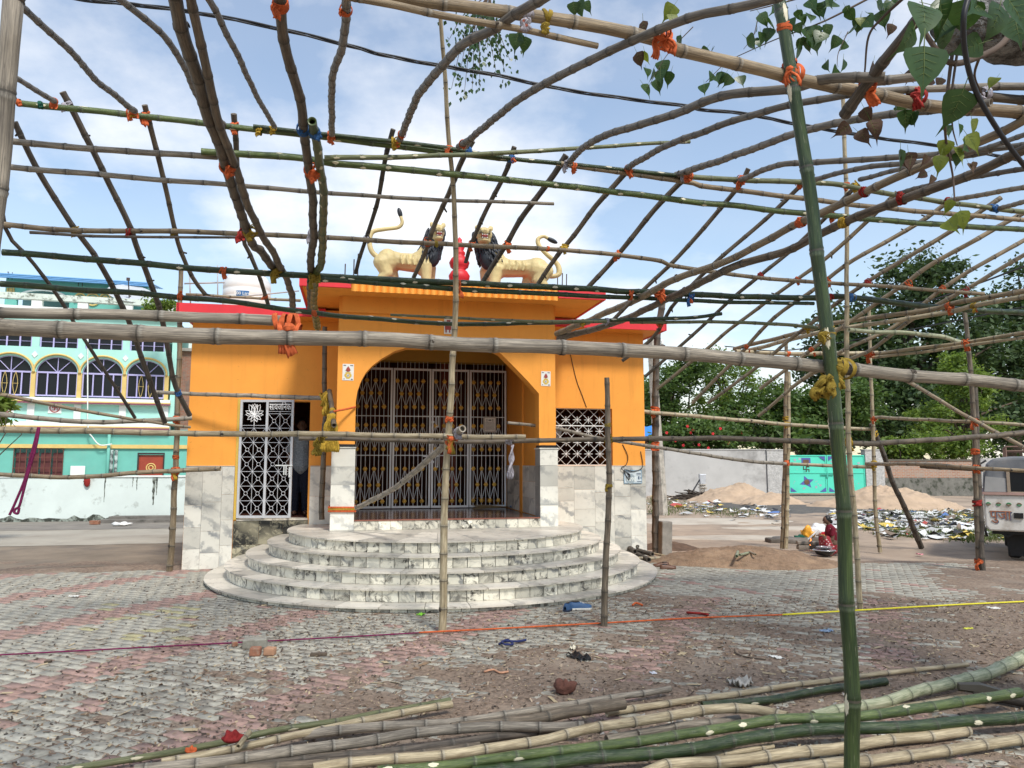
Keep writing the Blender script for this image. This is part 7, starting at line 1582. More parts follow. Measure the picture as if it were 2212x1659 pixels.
twig([(3, 1480, -40, 4.2), (3, 1320, 110, 4.4), (3, 1230, 230, 4.5), (3, 1205, 460, 4.6)], .012, .006); twig([(3, 1250, -20, 5), (3, 1000, 110, 5), (3, 860, 170, 5), (3, 640, 250, 5.2), (3, 380, 365, 5.4)], .008, .003); twig([(3, 820, -20, 5), (3, 640, 30, 5), (3, 480, 70, 5)], .007, .003); twig([(3, 1100, 200, 4.8), (3, 1040, 330, 4.8), (3, 1030, 420, 4.8)], .004, .002); twig([(3, 530, 120, 5.2), (3, 500, 230, 5.2), (3, 440, 310, 5.2)], .004, .002); twig([(3, 120, 170, 5.4), (2, 2150, 270, 5.4), (2, 2060, 380, 5.4), (2, 1960, 560, 5.4)], .004, .002); twig([(3, 300, 420, 5.2), (3, 200, 520, 5.2)], .003, .002)
twig([(3, 1930, 360, 2.8), (3, 1900, 480, 2.9), (3, 1950, 600, 3)], .006, .003); twig([(3, 1860, -20, 2.2), (3, 1830, 120, 2.2), (3, 1840, 330, 2.25), (3, 1900, 560, 2.3), (3, 2020, 780, 2.35), (3, 2160, 980, 2.4), (3, 2300, 1150, 2.45)], .009, .008, M('cable_black', (.012, .012, .014), .1, 5, .5, 0, rnd=0))
def leafat(t, x, y, Y, s, k=0, a=None, f=None):
    p = rel(atY(*T(t, x, y), Y)); o = link('leaf', random.choice(lmesh[k]), pip, p); o.scale = (s * random.uniform(.85, 1.1), s, s)
    # hang: leaf axis (-y) points down, face turned to the viewer
    o.rotation_euler = (R(90) + random.gauss(0, .35), (a if a is not None else random.gauss(0, .45)), random.gauss(0, .8) if f is None else f)
big = [(3, 1570, 30, 2.3, .155, 0, .25, .1), (3, 1580, 290, 2.1, .15, 0, .05, .0), (3, 1830, 560, 2.3, .135, 0, .1, .2), (3, 1520, 170, 2.5, .13, 0, .4, .9), (3, 1700, 120, 2.6, .13, 0, -.3, .3), (3, 1760, 60, 2.6, .14, 0, .5, -.4), (3, 1920, 30, 2.5, .15, 0, .9, .3), (3, 2060, 30, 2.5, .14, 0, .2, .5), (3, 2150, 100, 2.6, .13, 0, -.1, -.5), (3, 1950, 270, 2.5, .11, 0, 1.2, .5), (3, 1680, 0, 2.5, .13, 0, -.8, .3), (3, 2100, -20, 2.4, .15, 0, -.6, .2), (3, 1850, -10, 2.5, .14, 0, .3, -.6), (3, 1620, 30, 2.7, .12, 0, -1.0, .2)]
for a in big: leafat(*a)
for (x, y, s, k) in ((1720, 880, .075, 1), (1690, 980, .075, 1), (1850, 850, .085, 1), (1760, 930, .085, 1), (1880, 750, .07, 1), (1800, 780, .05, 0), (1840, 900, .07, 0), (1730, 1390, .075, 1), (1810, 1330, .08, 1), (1750, 1260, .06, 1), (1720, 790, .05, 0), (1790, 960, .06, 0), (2040, 490, .06, 1)): leafat(3, x, y, 2.7, s, k)
for (x, y, k) in ((540, 85, 0), (520, 150, 0), (585, 130, 0), (610, 175, 0), (545, 200, 0), (500, 245, 0), (455, 240, 0), (700, 20, 0), (780, 60, 0), (800, 90, 0), (770, 150, 0), (830, 170, 0), (860, 90, 0), (930, 40, 0), (820, 230, 0), (790, 280, 0), (840, 250, 0), (920, 160, 0), (960, 150, 0), (940, 200, 0), (1010, 10, 0), (1080, 40, 0), (1100, 60, 0), (1040, 230, 0), (1090, 270, 0), (960, 390, 0), (1030, 430, 0), (1070, 370, 0), (1180, 110, 1), (1200, 120, 0), (1220, 80, 0), (1150, 150, 0), (1300, 70, 0), (1380, 10, 0), (1420, 0, 0), (880, 230, 0), (1280, 10, 0), (1340, 20, 0), (900, 20, 0), (960, 0, 0), (730, 120, 0), (850, 0, 0), (1380, 150, 2), (1260, 390, 2), (1180, 110, 0)): leafat(3, x, y, 4.9, random.uniform(.075, .135), k)
for (x, y, k) in ((240, 460, 0), (300, 450, 0), (360, 480, 0), (410, 480, 0), (190, 530, 0), (265, 480, 0), (210, 300, 0), (240, 310, 0), (330, 460, 0)): leafat(3, x, y, 5.2, .10, k)
for (x, y, k) in ((1930, 130, 2), (2130, 30, 1), (2110, 90, 1), (1890, 330, 2), (1940, 320, 1), (1950, 430, 0), (2000, 430, 0), (2050, 380, 0), (2010, 500, 0), (2110, 450, 0), (2040, 440, 0), (2170, 220, 0), (1930, 530, 0), (1490, 10, 0), (1530, 0, 0), (1560, 10, 0), (1140, 210, 0), (1190, 230, 0), (1150, 190, 0)): leafat(2, x, y, 5.4, random.uniform(.08, .15), k)
for (x, y, s, k) in ((1200, 680, .10, 2), (1240, 760, .13, 2), (1110, 790, .10, 2), (1160, 830, .10, 2), (1430, 940, .12, 0), (1480, 960, .11, 2), (1500, 1000, .08, 2), (1860, 1030, .07, 2), (1890, 1020, .06, 2), (1600, 1090, .06, 2), (1640, 1110, .06, 2), (1600, 980, .07, 2), (1430, 650, .11, 0), (1460, 690, .12, 0), (1500, 720, .10, 0), (1390, 640, .09, 0), (1640, 500, .06, 2), (1690, 490, .06, 2), (1450, 470, .08, 2), (1480, 460, .08, 2)): leafat(3, x, y, 3.9, s, k)
# distant drooping spray in the middle of the sky
hs = empty('hanging_branch', atY(1050, 60, 13), 'drooping leafy branch spray hanging in the sky above the lions', 'branch'); ho = hs.location; b = MB(); vs, fs = [], []; k = 0
for (ex, ey) in ((700, 260), (720, 560), (800, 600), (850, 580), (900, 540), (1000, 440), (1060, 460), (1090, 380), (1040, 300), (780, 430), (900, 420), (950, 300), (860, 330)):
    pts = catmull([atY(*T(2, 960, -40), 13) - ho, atY(*T(2, (900 + ex) / 2, ey * .35), 13) - ho, atY(*T(2, ex, ey), 13) - ho], 8); b.tube(pts, [.012 - .0005 * i for i in range(len(pts))], 5)
    for p in pts[5:]:
        for _ in range(3):
            q = p + Vector((random.gauss(0, .13), random.gauss(0, .15), random.gauss(-.04, .10))); s_ = random.uniform(.05, .085); ax = Vector((random.gauss(0, .35), random.gauss(0, .3), -1)).normalized(); sd_ = ax.cross(Vector((random.gauss(0, 1), -1, random.gauss(0, .4)))).normalized()
            vs += [q, q + ax * s_ * .5 + sd_ * s_ * .5, q + ax * s_ * 1.35, q + ax * s_ * .5 - sd_ * s_ * .5]; fs.append((k, k + 1, k + 2, k + 3)); k += 4
b.build('twig', TWG, hs); tag(link('foliage', npmesh('foliage', vs, fs, PIP1), hs), kind='stuff')
# ------------------------------------------------------------------ lions and pinnacle on the roof
STO = M('lion_cream', (.54, .43, .21), .2, 5, .55, .35, 30, .006, (.42, .30, .14), (.58, .75), 4, 0); MANE = M('lion_mane', (.016, .019, .026), .3, 8, .5, .3, 20, .01, rnd=0); MOU = M('lion_mouth', (.22, .02, .02), .1, 5, .5, 0, rnd=0); TEE = M('lion_teeth', (.7, .68, .62), .05, 5, .4, 0, rnd=0)
ZR = SZ + .15
def lion(label, px0, px1, mir, zf):
    """faces +x before mirroring; head turned towards the viewer"""
    a = TF.hit(px0, 600, .05); c = TF.hit(px1, 600, .05); L = abs(c.x - a.x); s = L / 1.02
    root = empty('lion_statue', TF.w(a.x if not mir else c.x, .10, ZR), label, 'statue', rz=TF.yaw); root.scale = (-s if mir else s, s, s * zf)
    b = MB()
    b.chain([(.16, 0, .50), (.34, 0, .47), (.55, 0, .46), (.70, 0, .52)], [.15, .14, .15, .18])           # trunk
    b.ell((.16, -.02, .46), (.16, .17, .20)); b.ell((.68, 0, .46), (.15, .17, .21)); b.chain([(.70, -.02, .55), (.79, -.05, .72), (.84, -.08, .86)], [.16, .14, .115])   # haunch, shoulder, neck
    for y in (-.085, .085):
        f = .05 if y > 0 else -.04
        b.chain([(.12 + f, y, .42), (.19 + f, y, .25), (.10 + f, y, .14), (.13 + f, y, .04)], [.13, .095, .065, .065]); b.ell((.17 + f, y, .035), (.09, .062, .04))
        g = .0 if y < 0 else .07
        b.chain([(.70 + g, y, .42), (.71 + g, y, .24), (.72 + g, y, .05)], [.105, .08, .065]); b.ell((.75 + g, y, .035), (.085, .062, .04))
    for i in range(4): b.tube([(.36 + i * .085, -.143 + .012 * abs(i - 1.5), .56), (.345 + i * .085, -.153, .47), (.37 + i * .085, -.143, .38)], [.018] * 3, 6)
    hc = Vector((.86, -.16, .93)); b.ell(hc, (.105, .12, .125)); b.ell(hc + Vector((.01, -.10, -.005)), (.068, .075, .055)); b.ell(hc + Vector((.01, -.09, -.125)), (.058, .06, .035)); b.ell(hc + Vector((.0, -.02, -.10)), (.085, .07, .07)); b.ell(hc + Vector((.012, -.165, .018)), (.028, .02, .018))
    for e in (-.085, .085): b.ell(hc + Vector((e, .0, .115)), (.036, .022, .05)); b.ell(hc + Vector((e * .55, -.11, .055)), (.035, .03, .02))
    blobify(b.build('body', STO, root), .013, 4)
    t = MB()
    tp = [(.05, .0, .50), (-.06, .0, .60), (-.10, .0, .76), (-.06, .0, .92), (.12, .0, .98), (.30, .0, 1.02), (.36, .0, 1.10), (.34, .0, 1.20)] if not mir else [(.05, 0, .40), (-.05, 0, .37), (-.14, 0, .42), (-.12, .0, .58), (.02, .0, .74), (.12, .0, .88), (.13, .0, .99), (.06, .0, 1.04), (.0, .0, 1.01)]
    tp = catmull(tp, 6); t.tube(tp, [.042 - .018 * i / len(tp) for i in range(len(tp))], 10); t.build('tail', STO, root, True)
    e = tp[-1]; d = (tp[-1] - tp[-2]).normalized(); t = MB(); q = d.to_track_quat('Z', 'Y').to_matrix(); t.ell(e + d * .06, (.036, .036, .085), q); t.build('tail_tuft', MANE, root, True)
    m = MB(); m.chain([(.73, .0, .60), (.80, -.03, .74), (.85, -.04, .92)], [.165, .165, .135]); m.ell((.80, -.10, .58), (.11, .10, .20)); random.seed(5)
    for i in range(150):
        f = random.random(); ang_ = random.uniform(-2.3, 2.3); c0 = Vector((.74 + .11 * f, -.02 - .03 * f, .52 + .46 * f)); rr = .165 - .03 * f
        d = Vector((math.sin(ang_) * .95, -math.cos(ang_), .0)); p = c0 + d * rr; ax = (d * .25 + Vector((-.15, -.1, -1))).normalized(); q = ax.to_track_quat('Z', 'Y').to_matrix(); m.ell(p, (.020, .020, random.uniform(.05, .085)), q, 6, 5)
    m.build('mane', MANE, root, True)
    mo = MB(); mo.ell(hc + Vector((.012, -.125, -.068)), (.045, .035, .036)); mo.build('mouth', MOU, root, True)
    te = MB()
    for x in (-.03, -.01, .01, .03): te.ell(hc + Vector((.012 + x, -.155, -.052)), (.006, .006, .014 if abs(x) > .02 else .008), None, 6, 4); te.ell(hc + Vector((.012 + x, -.145, -.095)), (.006, .006, .011), None, 6, 4)
    te.build('teeth', TEE, root)
    st = MB()
    for k in range(4):
        for sg in (-1, 1): st.tube([hc + Vector((.012 + sg * .015, -.168 + .004 * k, .0 - .012 * k)), hc + Vector((.012 + sg * .05, -.145, .01 - .014 * k)), hc + Vector((.012 + sg * .072, -.105, .012 - .016 * k))], [.0035] * 3, 5)
    for sg in (-1, 1): st.ell(hc + Vector((sg * .045, -.118, .045)), (.014, .008, .010), None, 8, 5)
    st.build('face_lines', MANE, root)
    return root
lion('cream lion statue with black mane, left of the red pinnacle, tail curled high', 812, 966, False, .92)
lion('cream lion statue with black mane, right of the red pinnacle, tail hooked low', 1014, 1186, True, .77)
random.seed(21)
pc = TF.hit(992, 600, .15); pin = empty('pinnacle', TF.w(pc.x, .15, ZR), 'red stacked pot pinnacle between the two lions', 'pinnacle'); k = (TF.o.y + .4) / F
prof = [(22, 0), (24, 4), (24, 14), (17, 18), (14, 22), (22, 32), (24, 42), (18, 52), (13, 56), (20, 62), (23, 72), (18, 82), (11, 88), (13, 92), (13, 96), (9, 100), (12, 108), (9, 116), (5, 121), (6, 125), (1, 131)]
b = MB(); b.lathe([(r_ * k, z * k * 1.0) for r_, z in prof], n=28); b.build('shaft', RED, pin, True)
b = MB(); b.box(-.30, .30, -.25, .25, -.02, .03); b.build('base_block', RED, pin)
for (px_, y0, y1) in ((744, 570, 615), (763, 560, 615), (772, 548, 612), (1203, 605, 570), (1213, 612, 590), (1222, 615, 592)):
    q0, q1 = TF.hit(px_, max(y0, y1) + 5, 1.2), TF.hit(px_ + 2, min(y0, y1), 1.2); b = MB(); b.tube([(q0.x, 1.2, ZR - .02), (q1.x, 1.2, q1.z)], [.011] * 2, 6); b.build('rebar', IRON, temple)
# ------------------------------------------------------------------ water tank on the left wing roof
tp = TF.hit(533, 650, 3.2); tk = empty('water_tank', TF.w(tp.x, 3.2, WZ + .115), 'white plastic water tank with blue label on the left wing roof', 'water tank', rz=TF.yaw); k = TF.w(tp.x, 3.2, 0).y / F; TKW = M('tank_white', (.66, .68, .68), .05, 2, .45, .04, rnd=0)
rr = 50 * k; zt_ = TF.hit(533, 612, 3.2).z - WZ - .115; pr = [(rr * .97, 0)]
for i in range(6): z = zt_ * i / 6; pr += [(rr, z + .01), (rr, z + zt_ / 6 - .03), (rr * .975, z + zt_ / 6 - .015)]
pr += [(rr * .98, zt_), (rr * .80, zt_ + .12), (rr * .52, zt_ + .17), (rr * .52, zt_ + .22), (rr * .1, zt_ + .24)]
b = MB(); b.lathe(pr, n=40); b.build('shell', TKW, tk, True)
b = MB(); b.tube([(0, 0, zt_ + .14), (0, 0, zt_ + .24)], [rr * .54] * 2, 28); b.build('lid', TKW, tk)
lz = TF.hit(528, 634, 3.2 - rr).z - WZ - .115; n = 8; BL2 = M('label_blue', (.02, .12, .32), .05, 4, .5, 0, rnd=0); vs = []
for i in range(n + 1): a = -math.pi / 2 - .30 + .52 * i / n; vs += [((rr + .006) * math.cos(a), (rr + .006) * math.sin(a), lz - .05), ((rr + .006) * math.cos(a), (rr + .006) * math.sin(a), lz + .055)]
b = MB(); b.add(vs, [(2 * i, 2 * i + 2, 2 * i + 3, 2 * i + 1) for i in range(n)]); lb = b.build('label', BL2, tk)
me = text_mesh('500 Ltrs.', .085, .002, WHT); o = link('lettering', me, lb, (-.02, -rr - .012, lz)); o.rotation_euler = (math.pi / 2, 0, 0)
me = text_mesh('500 Ltrs.', .06, .002, BL2); o = link('lettering', me, tk, (.0, -rr * .80 - .03, zt_ + .10)); o.rotation_euler = (math.pi / 2 - .5, 0, 0)
for (a0, a1, lab, r_) in (((4, 1165, 212), (4, 1420, 205), 'grey pipe rail left of the white tank', .016), ((4, 1290, 318), (4, 1890, 258), 'slanting grey pipe in front of the white tank', .014)):
    p0, p1 = atY(*T(*a0), 13.2), atY(*T(*a1), 13.4); b = MB(); b.tube([p0, p1], [r_] * 2, 8); tag(b.build('pipe', M('pipe_grey', (.35, .36, .38), .1, 5, .5, 0, rnd=0), None, True, loc=p0), lab, 'pipe')
p0, p1 = atY(*T(4, 1198, 150), 13.5), atY(*T(4, 1206, 345), 13.5); b = MB(); b.tube([p1 - Vector((0, 0, .05)), p0], [.014] * 2, 8); tag(b.build('pipe', _mats['pipe_grey'], None, True, loc=p1), 'upright white pipe on the temple roof left of tank', 'pipe')
p0, p1 = atY(*T(4, 1375, 95), 13.2), atY(*T(4, 1378, 300), 13.2); b = MB(); b.tube([p1 - Vector((0, 0, .1)), p0], [.011] * 2, 8); tag(b.build('pipe', _mats['pipe_grey'], None, True, loc=p1), 'thin upright rod beside the tank under orange cloth', 'pipe')
# ------------------------------------------------------------------ posters with the pot emblem, wall sign
PAP = M('poster_paper', (.66, .66, .62), .05, 4, .7, 0, rnd=0); PY_ = M('poster_gold', (.55, .38, .06), .1, 9, .6, 0, rnd=0); PR_ = M('poster_red', (.30, .05, .04), .15, 9, .6, 0, rnd=0); PG_ = M('poster_green', (.10, .17, .05), .1, 9, .6, 0, rnd=0)
def poster(px, py, w, h, label, y=.018):
    c = TF.hit(px, py, y); k = TF.w(c.x, y, 0).y / F; w, h = w * k, h * k; ro = empty('poster', TF.w(c.x, y, c.z), label, 'poster', rz=TF.yaw); ro.rotation_euler = (0, random.gauss(0, .01), TF.yaw)
    b = MB(); b.box(-w / 2, w / 2, -.004, 0, -h / 2, h / 2); b.build('paper', PAP, ro)
    def disc(nm, pts, m_, y_): b = MB(); b.add([(x * w, y_, z * h) for x, z in pts], [tuple(range(len(pts)))]); b.build(nm, m_, ro)
    el = lambda cx, cz, rx, rz, n=18: [(cx + rx * math.cos(6.2832 * i / n), cz + rz * math.sin(6.2832 * i / n)) for i in range(n)]
    disc('pot', el(0, -.2, .33, .17), PY_, -.0055); disc('pot_foot', [(-.16, -.40), (.16, -.40), (.12, -.34), (-.12, -.34)], PY_, -.0058); disc('pot_neck', [(-.2, -.06), (.2, -.06), (.26, .0), (-.26, .0)], PY_, -.0058)
    disc('pot_badge', el(0, -.2, .13, .10), PAP, -.0066)
    b = MB(); s_ = .055 * w / .2 * .2 / w * w
    for (x0, x1, z0, z1) in ((-.012, .012, -.07, .07), (-.09, .09, -.008, .008), (0, .09, .055, .07), (-.09, 0, -.07, -.055), (.07, .09, -.07, 0), (-.09, -.07, 0, .07)): b.box(x0 * w, x1 * w, -.0085, -.0072, (-.2 + z0) * h, (-.2 + z1) * h)
    b.build('pot_mark', INK, ro)
    for a in (-1.0, -.55, 0.55, 1.0): disc('mango_leaf', [(0, .0), (.10 * math.sin(a) + .06, .10), (.36 * math.sin(a), .17 * math.cos(a) + .02), (.10 * math.sin(a) - .06, .06)], PG_, -.0062)
    disc('coconut', [(0, .36), (.13, .25), (.2, .14), (.14, .04), (-.14, .04), (-.2, .14), (-.13, .25)], PR_, -.0070)
    b = MB()
    for (x0, x1, z0, z1) in ((-.42, -.32, .38, .44), (-.30, -.2, .38, .43), (.18, .28, .38, .44), (.3, .42, .38, .43), (-.4, -.28, -.44, -.40), (.26, .42, -.46, -.40)): b.box(x0 * w, x1 * w, -.0055, -.0045, z0 * h, z1 * h)
    b.build('print', INK, ro)
poster(752, 804, 24, 36, 'white poster of a red and gold sacred pot left of the arch')
poster(1179, 818, 21, 32, 'white poster of a red and gold sacred pot right of the arch')
c = TF.hit(968, 705, .018); k = .0074; ro = empty('poster', TF.w(c.x, .018, c.z), 'small poster of a red figure above the arch, half behind centre pole', 'poster', rz=TF.yaw)
b = MB(); b.box(-9 * k, 9 * k, -.004, 0, -17 * k, 17 * k); b.build('paper', PAP, ro)
b = MB(); b.box(-7 * k, 7 * k, -.0055, -.0045, -8 * k, 2 * k); b.box(-6 * k, -3 * k, -.0056, -.0044, -14 * k, -8.1 * k); b.box(2 * k, 5 * k, -.0056, -.0044, -14 * k, -8.1 * k); b.box(-3 * k, 5 * k, -.0056, -.0044, 5 * k, 14 * k); b.build('picture', PR_, ro)
sg = TF.hit(1367, 1030, TW - .03); k = TF.w(sg.x, TW, 0).y / F; ro = empty('information_sign', TF.w(sg.x, TW - .03, sg.z), 'pale blue helpline sign with number on the marble of right wing', 'sign', rz=TF.yaw); w, h = 41 * k, 28 * k
b = MB(); b.box(-w / 2, w / 2, -.006, 0, -h / 2, h / 2); b.build('board', M('sign_blue', (.16, .30, .42), .06, 3, .5, 0, rnd=0), ro)
b = MB(); b.box(-w / 2 + .012, w / 2 - .012, -.0075, -.0061, -h / 2 + .012, h / 2 - .012); b.build('face', M('sign_pale', (.50, .57, .60), .06, 3, .5, 0, rnd=0), ro)
b = MB(); b.lathe([(.095, 0), (.095, .0012)], n=24); o = b.build('round_emblem', M('sign_grey', (.27, .33, .36), .1, 4, .5, 0, rnd=0), ro); o.location = (-.055, -.0076, -.035); o.rotation_euler = (math.pi / 2, 0, 0)
me = text_mesh('1098', .10, .001, WHT); o = link('lettering', me, ro, (-.035, -.0105, -.045)); o.rotation_euler = (math.pi / 2, 0, 0)
b = MB(); b.ell((-.09, -.0095, .05), (.026, .001, .022), None, 10, 6); b.ell((-.085, -.0095, .005), (.012, .001, .03), None, 8, 6); b.build('child_figure', INK, ro)
b = MB()
for (x0, x1, z0, z1) in ((.07, .16, .055, .068), (.07, .16, .03, .042), (-.16, .02, .095, .103), (-.14, -.02, .08, .086), (.10, .13, -.05, .01), (.15, .165, -.04, .0), (.08, .17, -.095, -.082)): b.box(x0, x1, -.0092, -.0077, z0, z1)
b.build('print', M('print_blue', (.06, .09, .14), .1, 3, .6, 0, rnd=0), ro)
def wire(name, label, pts, r_, mat, cat='wire'):
    P = [Vector(p) for p in pts]; q = catmull(P, 8); b = MB(); b.tube(q, [r_] * len(q), 6); return tag(b.build(name, mat, None, True, loc=P[0]), label, cat)
CABL = _mats['cable_black']
def fac(px, py, y): h = TF.hit(px, py, y); return TF.w(h.x, y, h.z)
wire('wall_wire', 'thin dark wire slanting down the right wing wall to the window', [fac(1232, 765, TW - .01), fac(1245, 820, TW - .01), fac(1258, 855, TW - .012), fac(1267, 880, TW - .01)], .006, CABL)
wire('wall_wire', 'dangling black wires above the pale blue sign', [fac(1345, 960, TW - .01), fac(1356, 985, TW - .02), fac(1353, 1003, TW - .03), fac(1342, 1012, TW - .05), fac(1360, 1025, TW - .05), fac(1358, 1035, TW - .05), fac(1348, 1015, TW - .05), fac(1370, 1018, TW - .05), fac(1388, 1008, TW - .03), fac(1384, 975, TW - .01)], .007, CABL)
# twisted service cable overhead
pts = [(1, 300, -40), (1, 550, 0), (1, 900, 35), (1, 1300, 90), (1, 1800, 190), (1, 2212, 290), (2, 300, 350), (2, 620, 410), (2, 1000, 475), (2, 1400, 560), (2, 1800, 620), (2, 2212, 672), (3, 150, 690), (3, 450, 720), (3, 700, 770), (3, 1000, 825), (3, 1350, 880), (3, 1700, 925), (3, 2050, 985), (3, 2350, 1060)]
path = [atY(*T(*p), 9.5 + 3.5 * i / (len(pts) - 1)) for i, p in enumerate(pts)]; fine = catmull(path, 14); b = MB()
for k in range(3):
    q = []
    for i, p in enumerate(fine): t_ = (fine[min(i + 1, len(fine) - 1)] - fine[max(i - 1, 0)]).normalized(); u = t_.orthogonal(); v = t_.cross(u); a = i * .16 + k * 2.094; q.append(p + (u * math.cos(a) + v * math.sin(a)) * .014)
    b.tube(q, [.014] * len(q), 6)
tag(b.build('service_cable', M('cable_sheath', (.02, .023, .028), .2, 6, .5, 0, rnd=0), None, True, loc=path[0]), 'twisted black service cable crossing the sky', 'cable')
for lab, a in (('black cable climbing to the right edge before the dark trees', [atY(*T(6, 1150, 340), 20), atY(*T(6, 1560, 330), 19), atY(*T(6, 1900, 220), 17), atY(*T(6, 2300, 70), 15)]), ('thin black cable sagging across the dark trees', [atY(1566, 748, 30), atY(*T(6, 700, 635), 28), atY(*T(6, 1300, 540), 24), atY(*T(6, 2260, 350), 18)])): wire('overhead_cable', lab, a, .022, CABL, 'cable')
wire('white_cable', 'white cable hanging down the turquoise house front', [NF.w(Ns(470, 480), -.3, Nz(470, 400)), NF.w(Ns(474, 700), -.3, Nz(474, 700)), NF.w(Ns(478, 880), -.35, Nz(478, 880)), NF.w(Ns(500, 930), -.3, Nz(500, 930)), NF.w(Ns(540, 970), -.3, Nz(540, 970)), NF.w(Ns(600, 965), -.2, Nz(600, 965))], .03, WHT, 'cable')
# ------------------------------------------------------------------ people
SKN = M('skin_brown', (.12, .062, .04), .1, 8, .6, .05, rnd=0); HAIR = M('hair_black', (.008, .008, .009), .2, 30, .45, .2, rnd=0)
def hand(b, w, d, s=1.0, side=1):
    """palm and five short bent fingers from wrist w along d"""
    w, d = Vector(w), Vector(d).normalized(); x = d.cross(Vector((0, 0, 1))); x = x.normalized() if x.length > .01 else Vector((1, 0, 0)); n = x.cross(d)
    b.cap(w, w + d * .06 * s, .022 * s, .03 * s, 8)
    for i, (o, l) in enumerate(((-.026, .06), (-.009, .072), (.009, .068), (.026, .052))): p = w + d * .075 * s + x * o * s; q = p + d * l * .6 * s; b.chain([p, q, q + (d * .4 - n * .9).normalized() * l * .5 * s], [.009 * s] * 3, 6)
    p = w + d * .03 * s + x * .03 * s * side; b.chain([p, p + (d + x * side).normalized() * .04 * s, p + (d * 1.5 + x * .6 * side).normalized() * .07 * s], [.011 * s, .010 * s, .009 * s], 6)
# woman squatting by the fire, facing left
p = atZ(1795, 1196); wm = empty('person', (p.x, p.y, 0), 'person squatting by the cooking fire in dark red blouse and flowered skirt', 'person', rz=0)
wm.scale = (.72, .72, .69)
b = MB(); hip = Vector((.14, 0, .24)); ch = Vector((.03, 0, .62)); nk = Vector((-.02, 0, .80)); hd = Vector((-.08, 0, .93))
b.chain([hip, (.11, 0, .40), ch, nk], [.16, .14, .14, .06]); b.cap(nk, hd, .05, .06); b.ell(hd, (.092, .078, .115), Matrix.Rotation(R(-18), 3, 'Y')); b.ell(hd + Vector((-.095, 0, -.02)), (.02, .014, .022)); b.ell(hd + Vector((-.07, 0, -.075)), (.03, .03, .022))
for y in (-.09, .09):
    b.chain([hip + Vector((0, y, 0)), (-.18, y * 1.5, .43), (-.06, y * 1.4, .10), (-.10, y * 1.4, .05)], [.11, .085, .055, .045]); b.ell((-.15, y * 1.4, .035), (.11, .04, .035))
    sh = ch + Vector((-.01, y * 1.9, .08)); el_ = Vector((-.02, y * 2.1, .40)); wr = Vector((-.22, y * .8, .50)); b.chain([sh, el_, wr], [.055, .042, .03]); hand(b, wr, (-.8, -y * 1.5, .1), 1.0, 1 if y > 0 else -1)
blobify(b.build('body', SKN, wm), .010, 2)
b = MB(); b.chain([(.11, 0, .42), ch, (0, 0, .74)], [.16, .158, .10])
for y in (-.09, .09): b.cap(ch + Vector((-.01, y * 1.9, .08)), Vector((-.016, y * 2.0, .54)), .068, .060)
blobify(b.build('blouse', cloth_mat('blouse_red', (.17, .015, .03)), wm), .014, 3)
b = MB(); b.ell((.10, 0, .20), (.24, .22, .21)); b.ell((-.08, 0, .30), (.20, .20, .17)); b.chain([(-.15, -.12, .40), (-.09, -.13, .08)], [.12, .14]); b.chain([(-.15, .12, .40), (-.09, .13, .08)], [.12, .14]); b.ell((.0, 0, .08), (.26, .22, .08))
t = NT('skirt_flowered'); v = t.objc(False); vo = t.node('ShaderNodeTexVoronoi', {'Vector': v, 'Scale': 16.0}); t.set(t.mix(t.ramp(vo.outputs['Distance'], .26, .30), (.62, .45, .42), (.24, .012, .02)), .8)
blobify(b.build('skirt', t.m, wm), .016, 4)
b = MB(); b.ell(hd + Vector((.025, 0, .03)), (.095, .088, .11)); b.ell(hd + Vector((.12, 0, -.04)), (.05, .045, .06)); blobify(b.build('hair', HAIR, wm), .012, 2)
b = MB(); ribbon(b, [Vector((-.06, -.17, .70)), Vector((.02, -.16, .72)), Vector((.12, -.13, .62)), Vector((.18, -.08, .45))], .022, Vector((0, -1, 0))); b.build('sash', cloth_mat('sash_pink', (.6, .45, .42)), wm)
b = MB(); b.ell(hd + Vector((-.088, -.03, .02)), (.006, .012, .008)); b.ell(hd + Vector((-.088, .03, .02)), (.006, .012, .008)); b.build('eyes', HAIR, wm)
b = MB()
for y in (-.075, .075): b.tube([Vector((-.20, y, .50)) + Vector((.0, .036 * math.cos(6.2832 * i / 12), .036 * math.sin(6.2832 * i / 12))) for i in range(13)], [.008] * 13, 6)
b.build('bangles', GOLD, wm)
# man inside the doorway, back turned
mp_ = TF.hit(648, 1088, TW + .9); mn = empty('person', TF.w(mp_.x, TW + .9, dz0), 'person in grey shirt and dark trousers standing inside the doorway', 'person', rz=TF.yaw)
b = MB(); b.chain([(0, 0, .92), (0, 0, 1.15), (0, 0, 1.36), (0, 0, 1.50)], [.155, .14, .16, .06]); b.cap((0, 0, 1.48), (0, -.01, 1.60), .055, .06); b.ell((0, -.01, 1.64), (.078, .095, .115))
for x in (-.09, .09):
    b.chain([(x, 0, .90), (x * 1.1, -.02, .48), (x * 1.1, .02, .08)], [.10, .07, .05]); b.ell((x * 1.1, -.05, .045), (.05, .12, .045)); b.ell((x * .9, -.02, 1.63), (.016, .03, .035))
    b.chain([(x * 2.0, 0, 1.40), (x * 2.5, .02, 1.12), (x * 2.4, -.12, .92)], [.062, .046, .034]); hand(b, (x * 2.4, -.12, .92), (0, -.3, -1), 1.1, 1 if x < 0 else -1)
b.ell((0, -.11, 1.62), (.016, .022, .02))
blobify(b.build('body', SKN, mn), .013, 3)
b = MB(); b.chain([(0, 0, .90), (0, 0, 1.15), (0, 0, 1.38)], [.18, .168, .185]); b.cap((-.16, 0, 1.40), (-.215, .015, 1.18), .08, .07); b.cap((.16, 0, 1.40), (.215, .015, 1.18), .08, .07); blobify(b.build('shirt', cloth_mat('shirt_grey', (.30, .33, .36)), mn), .018, 4)
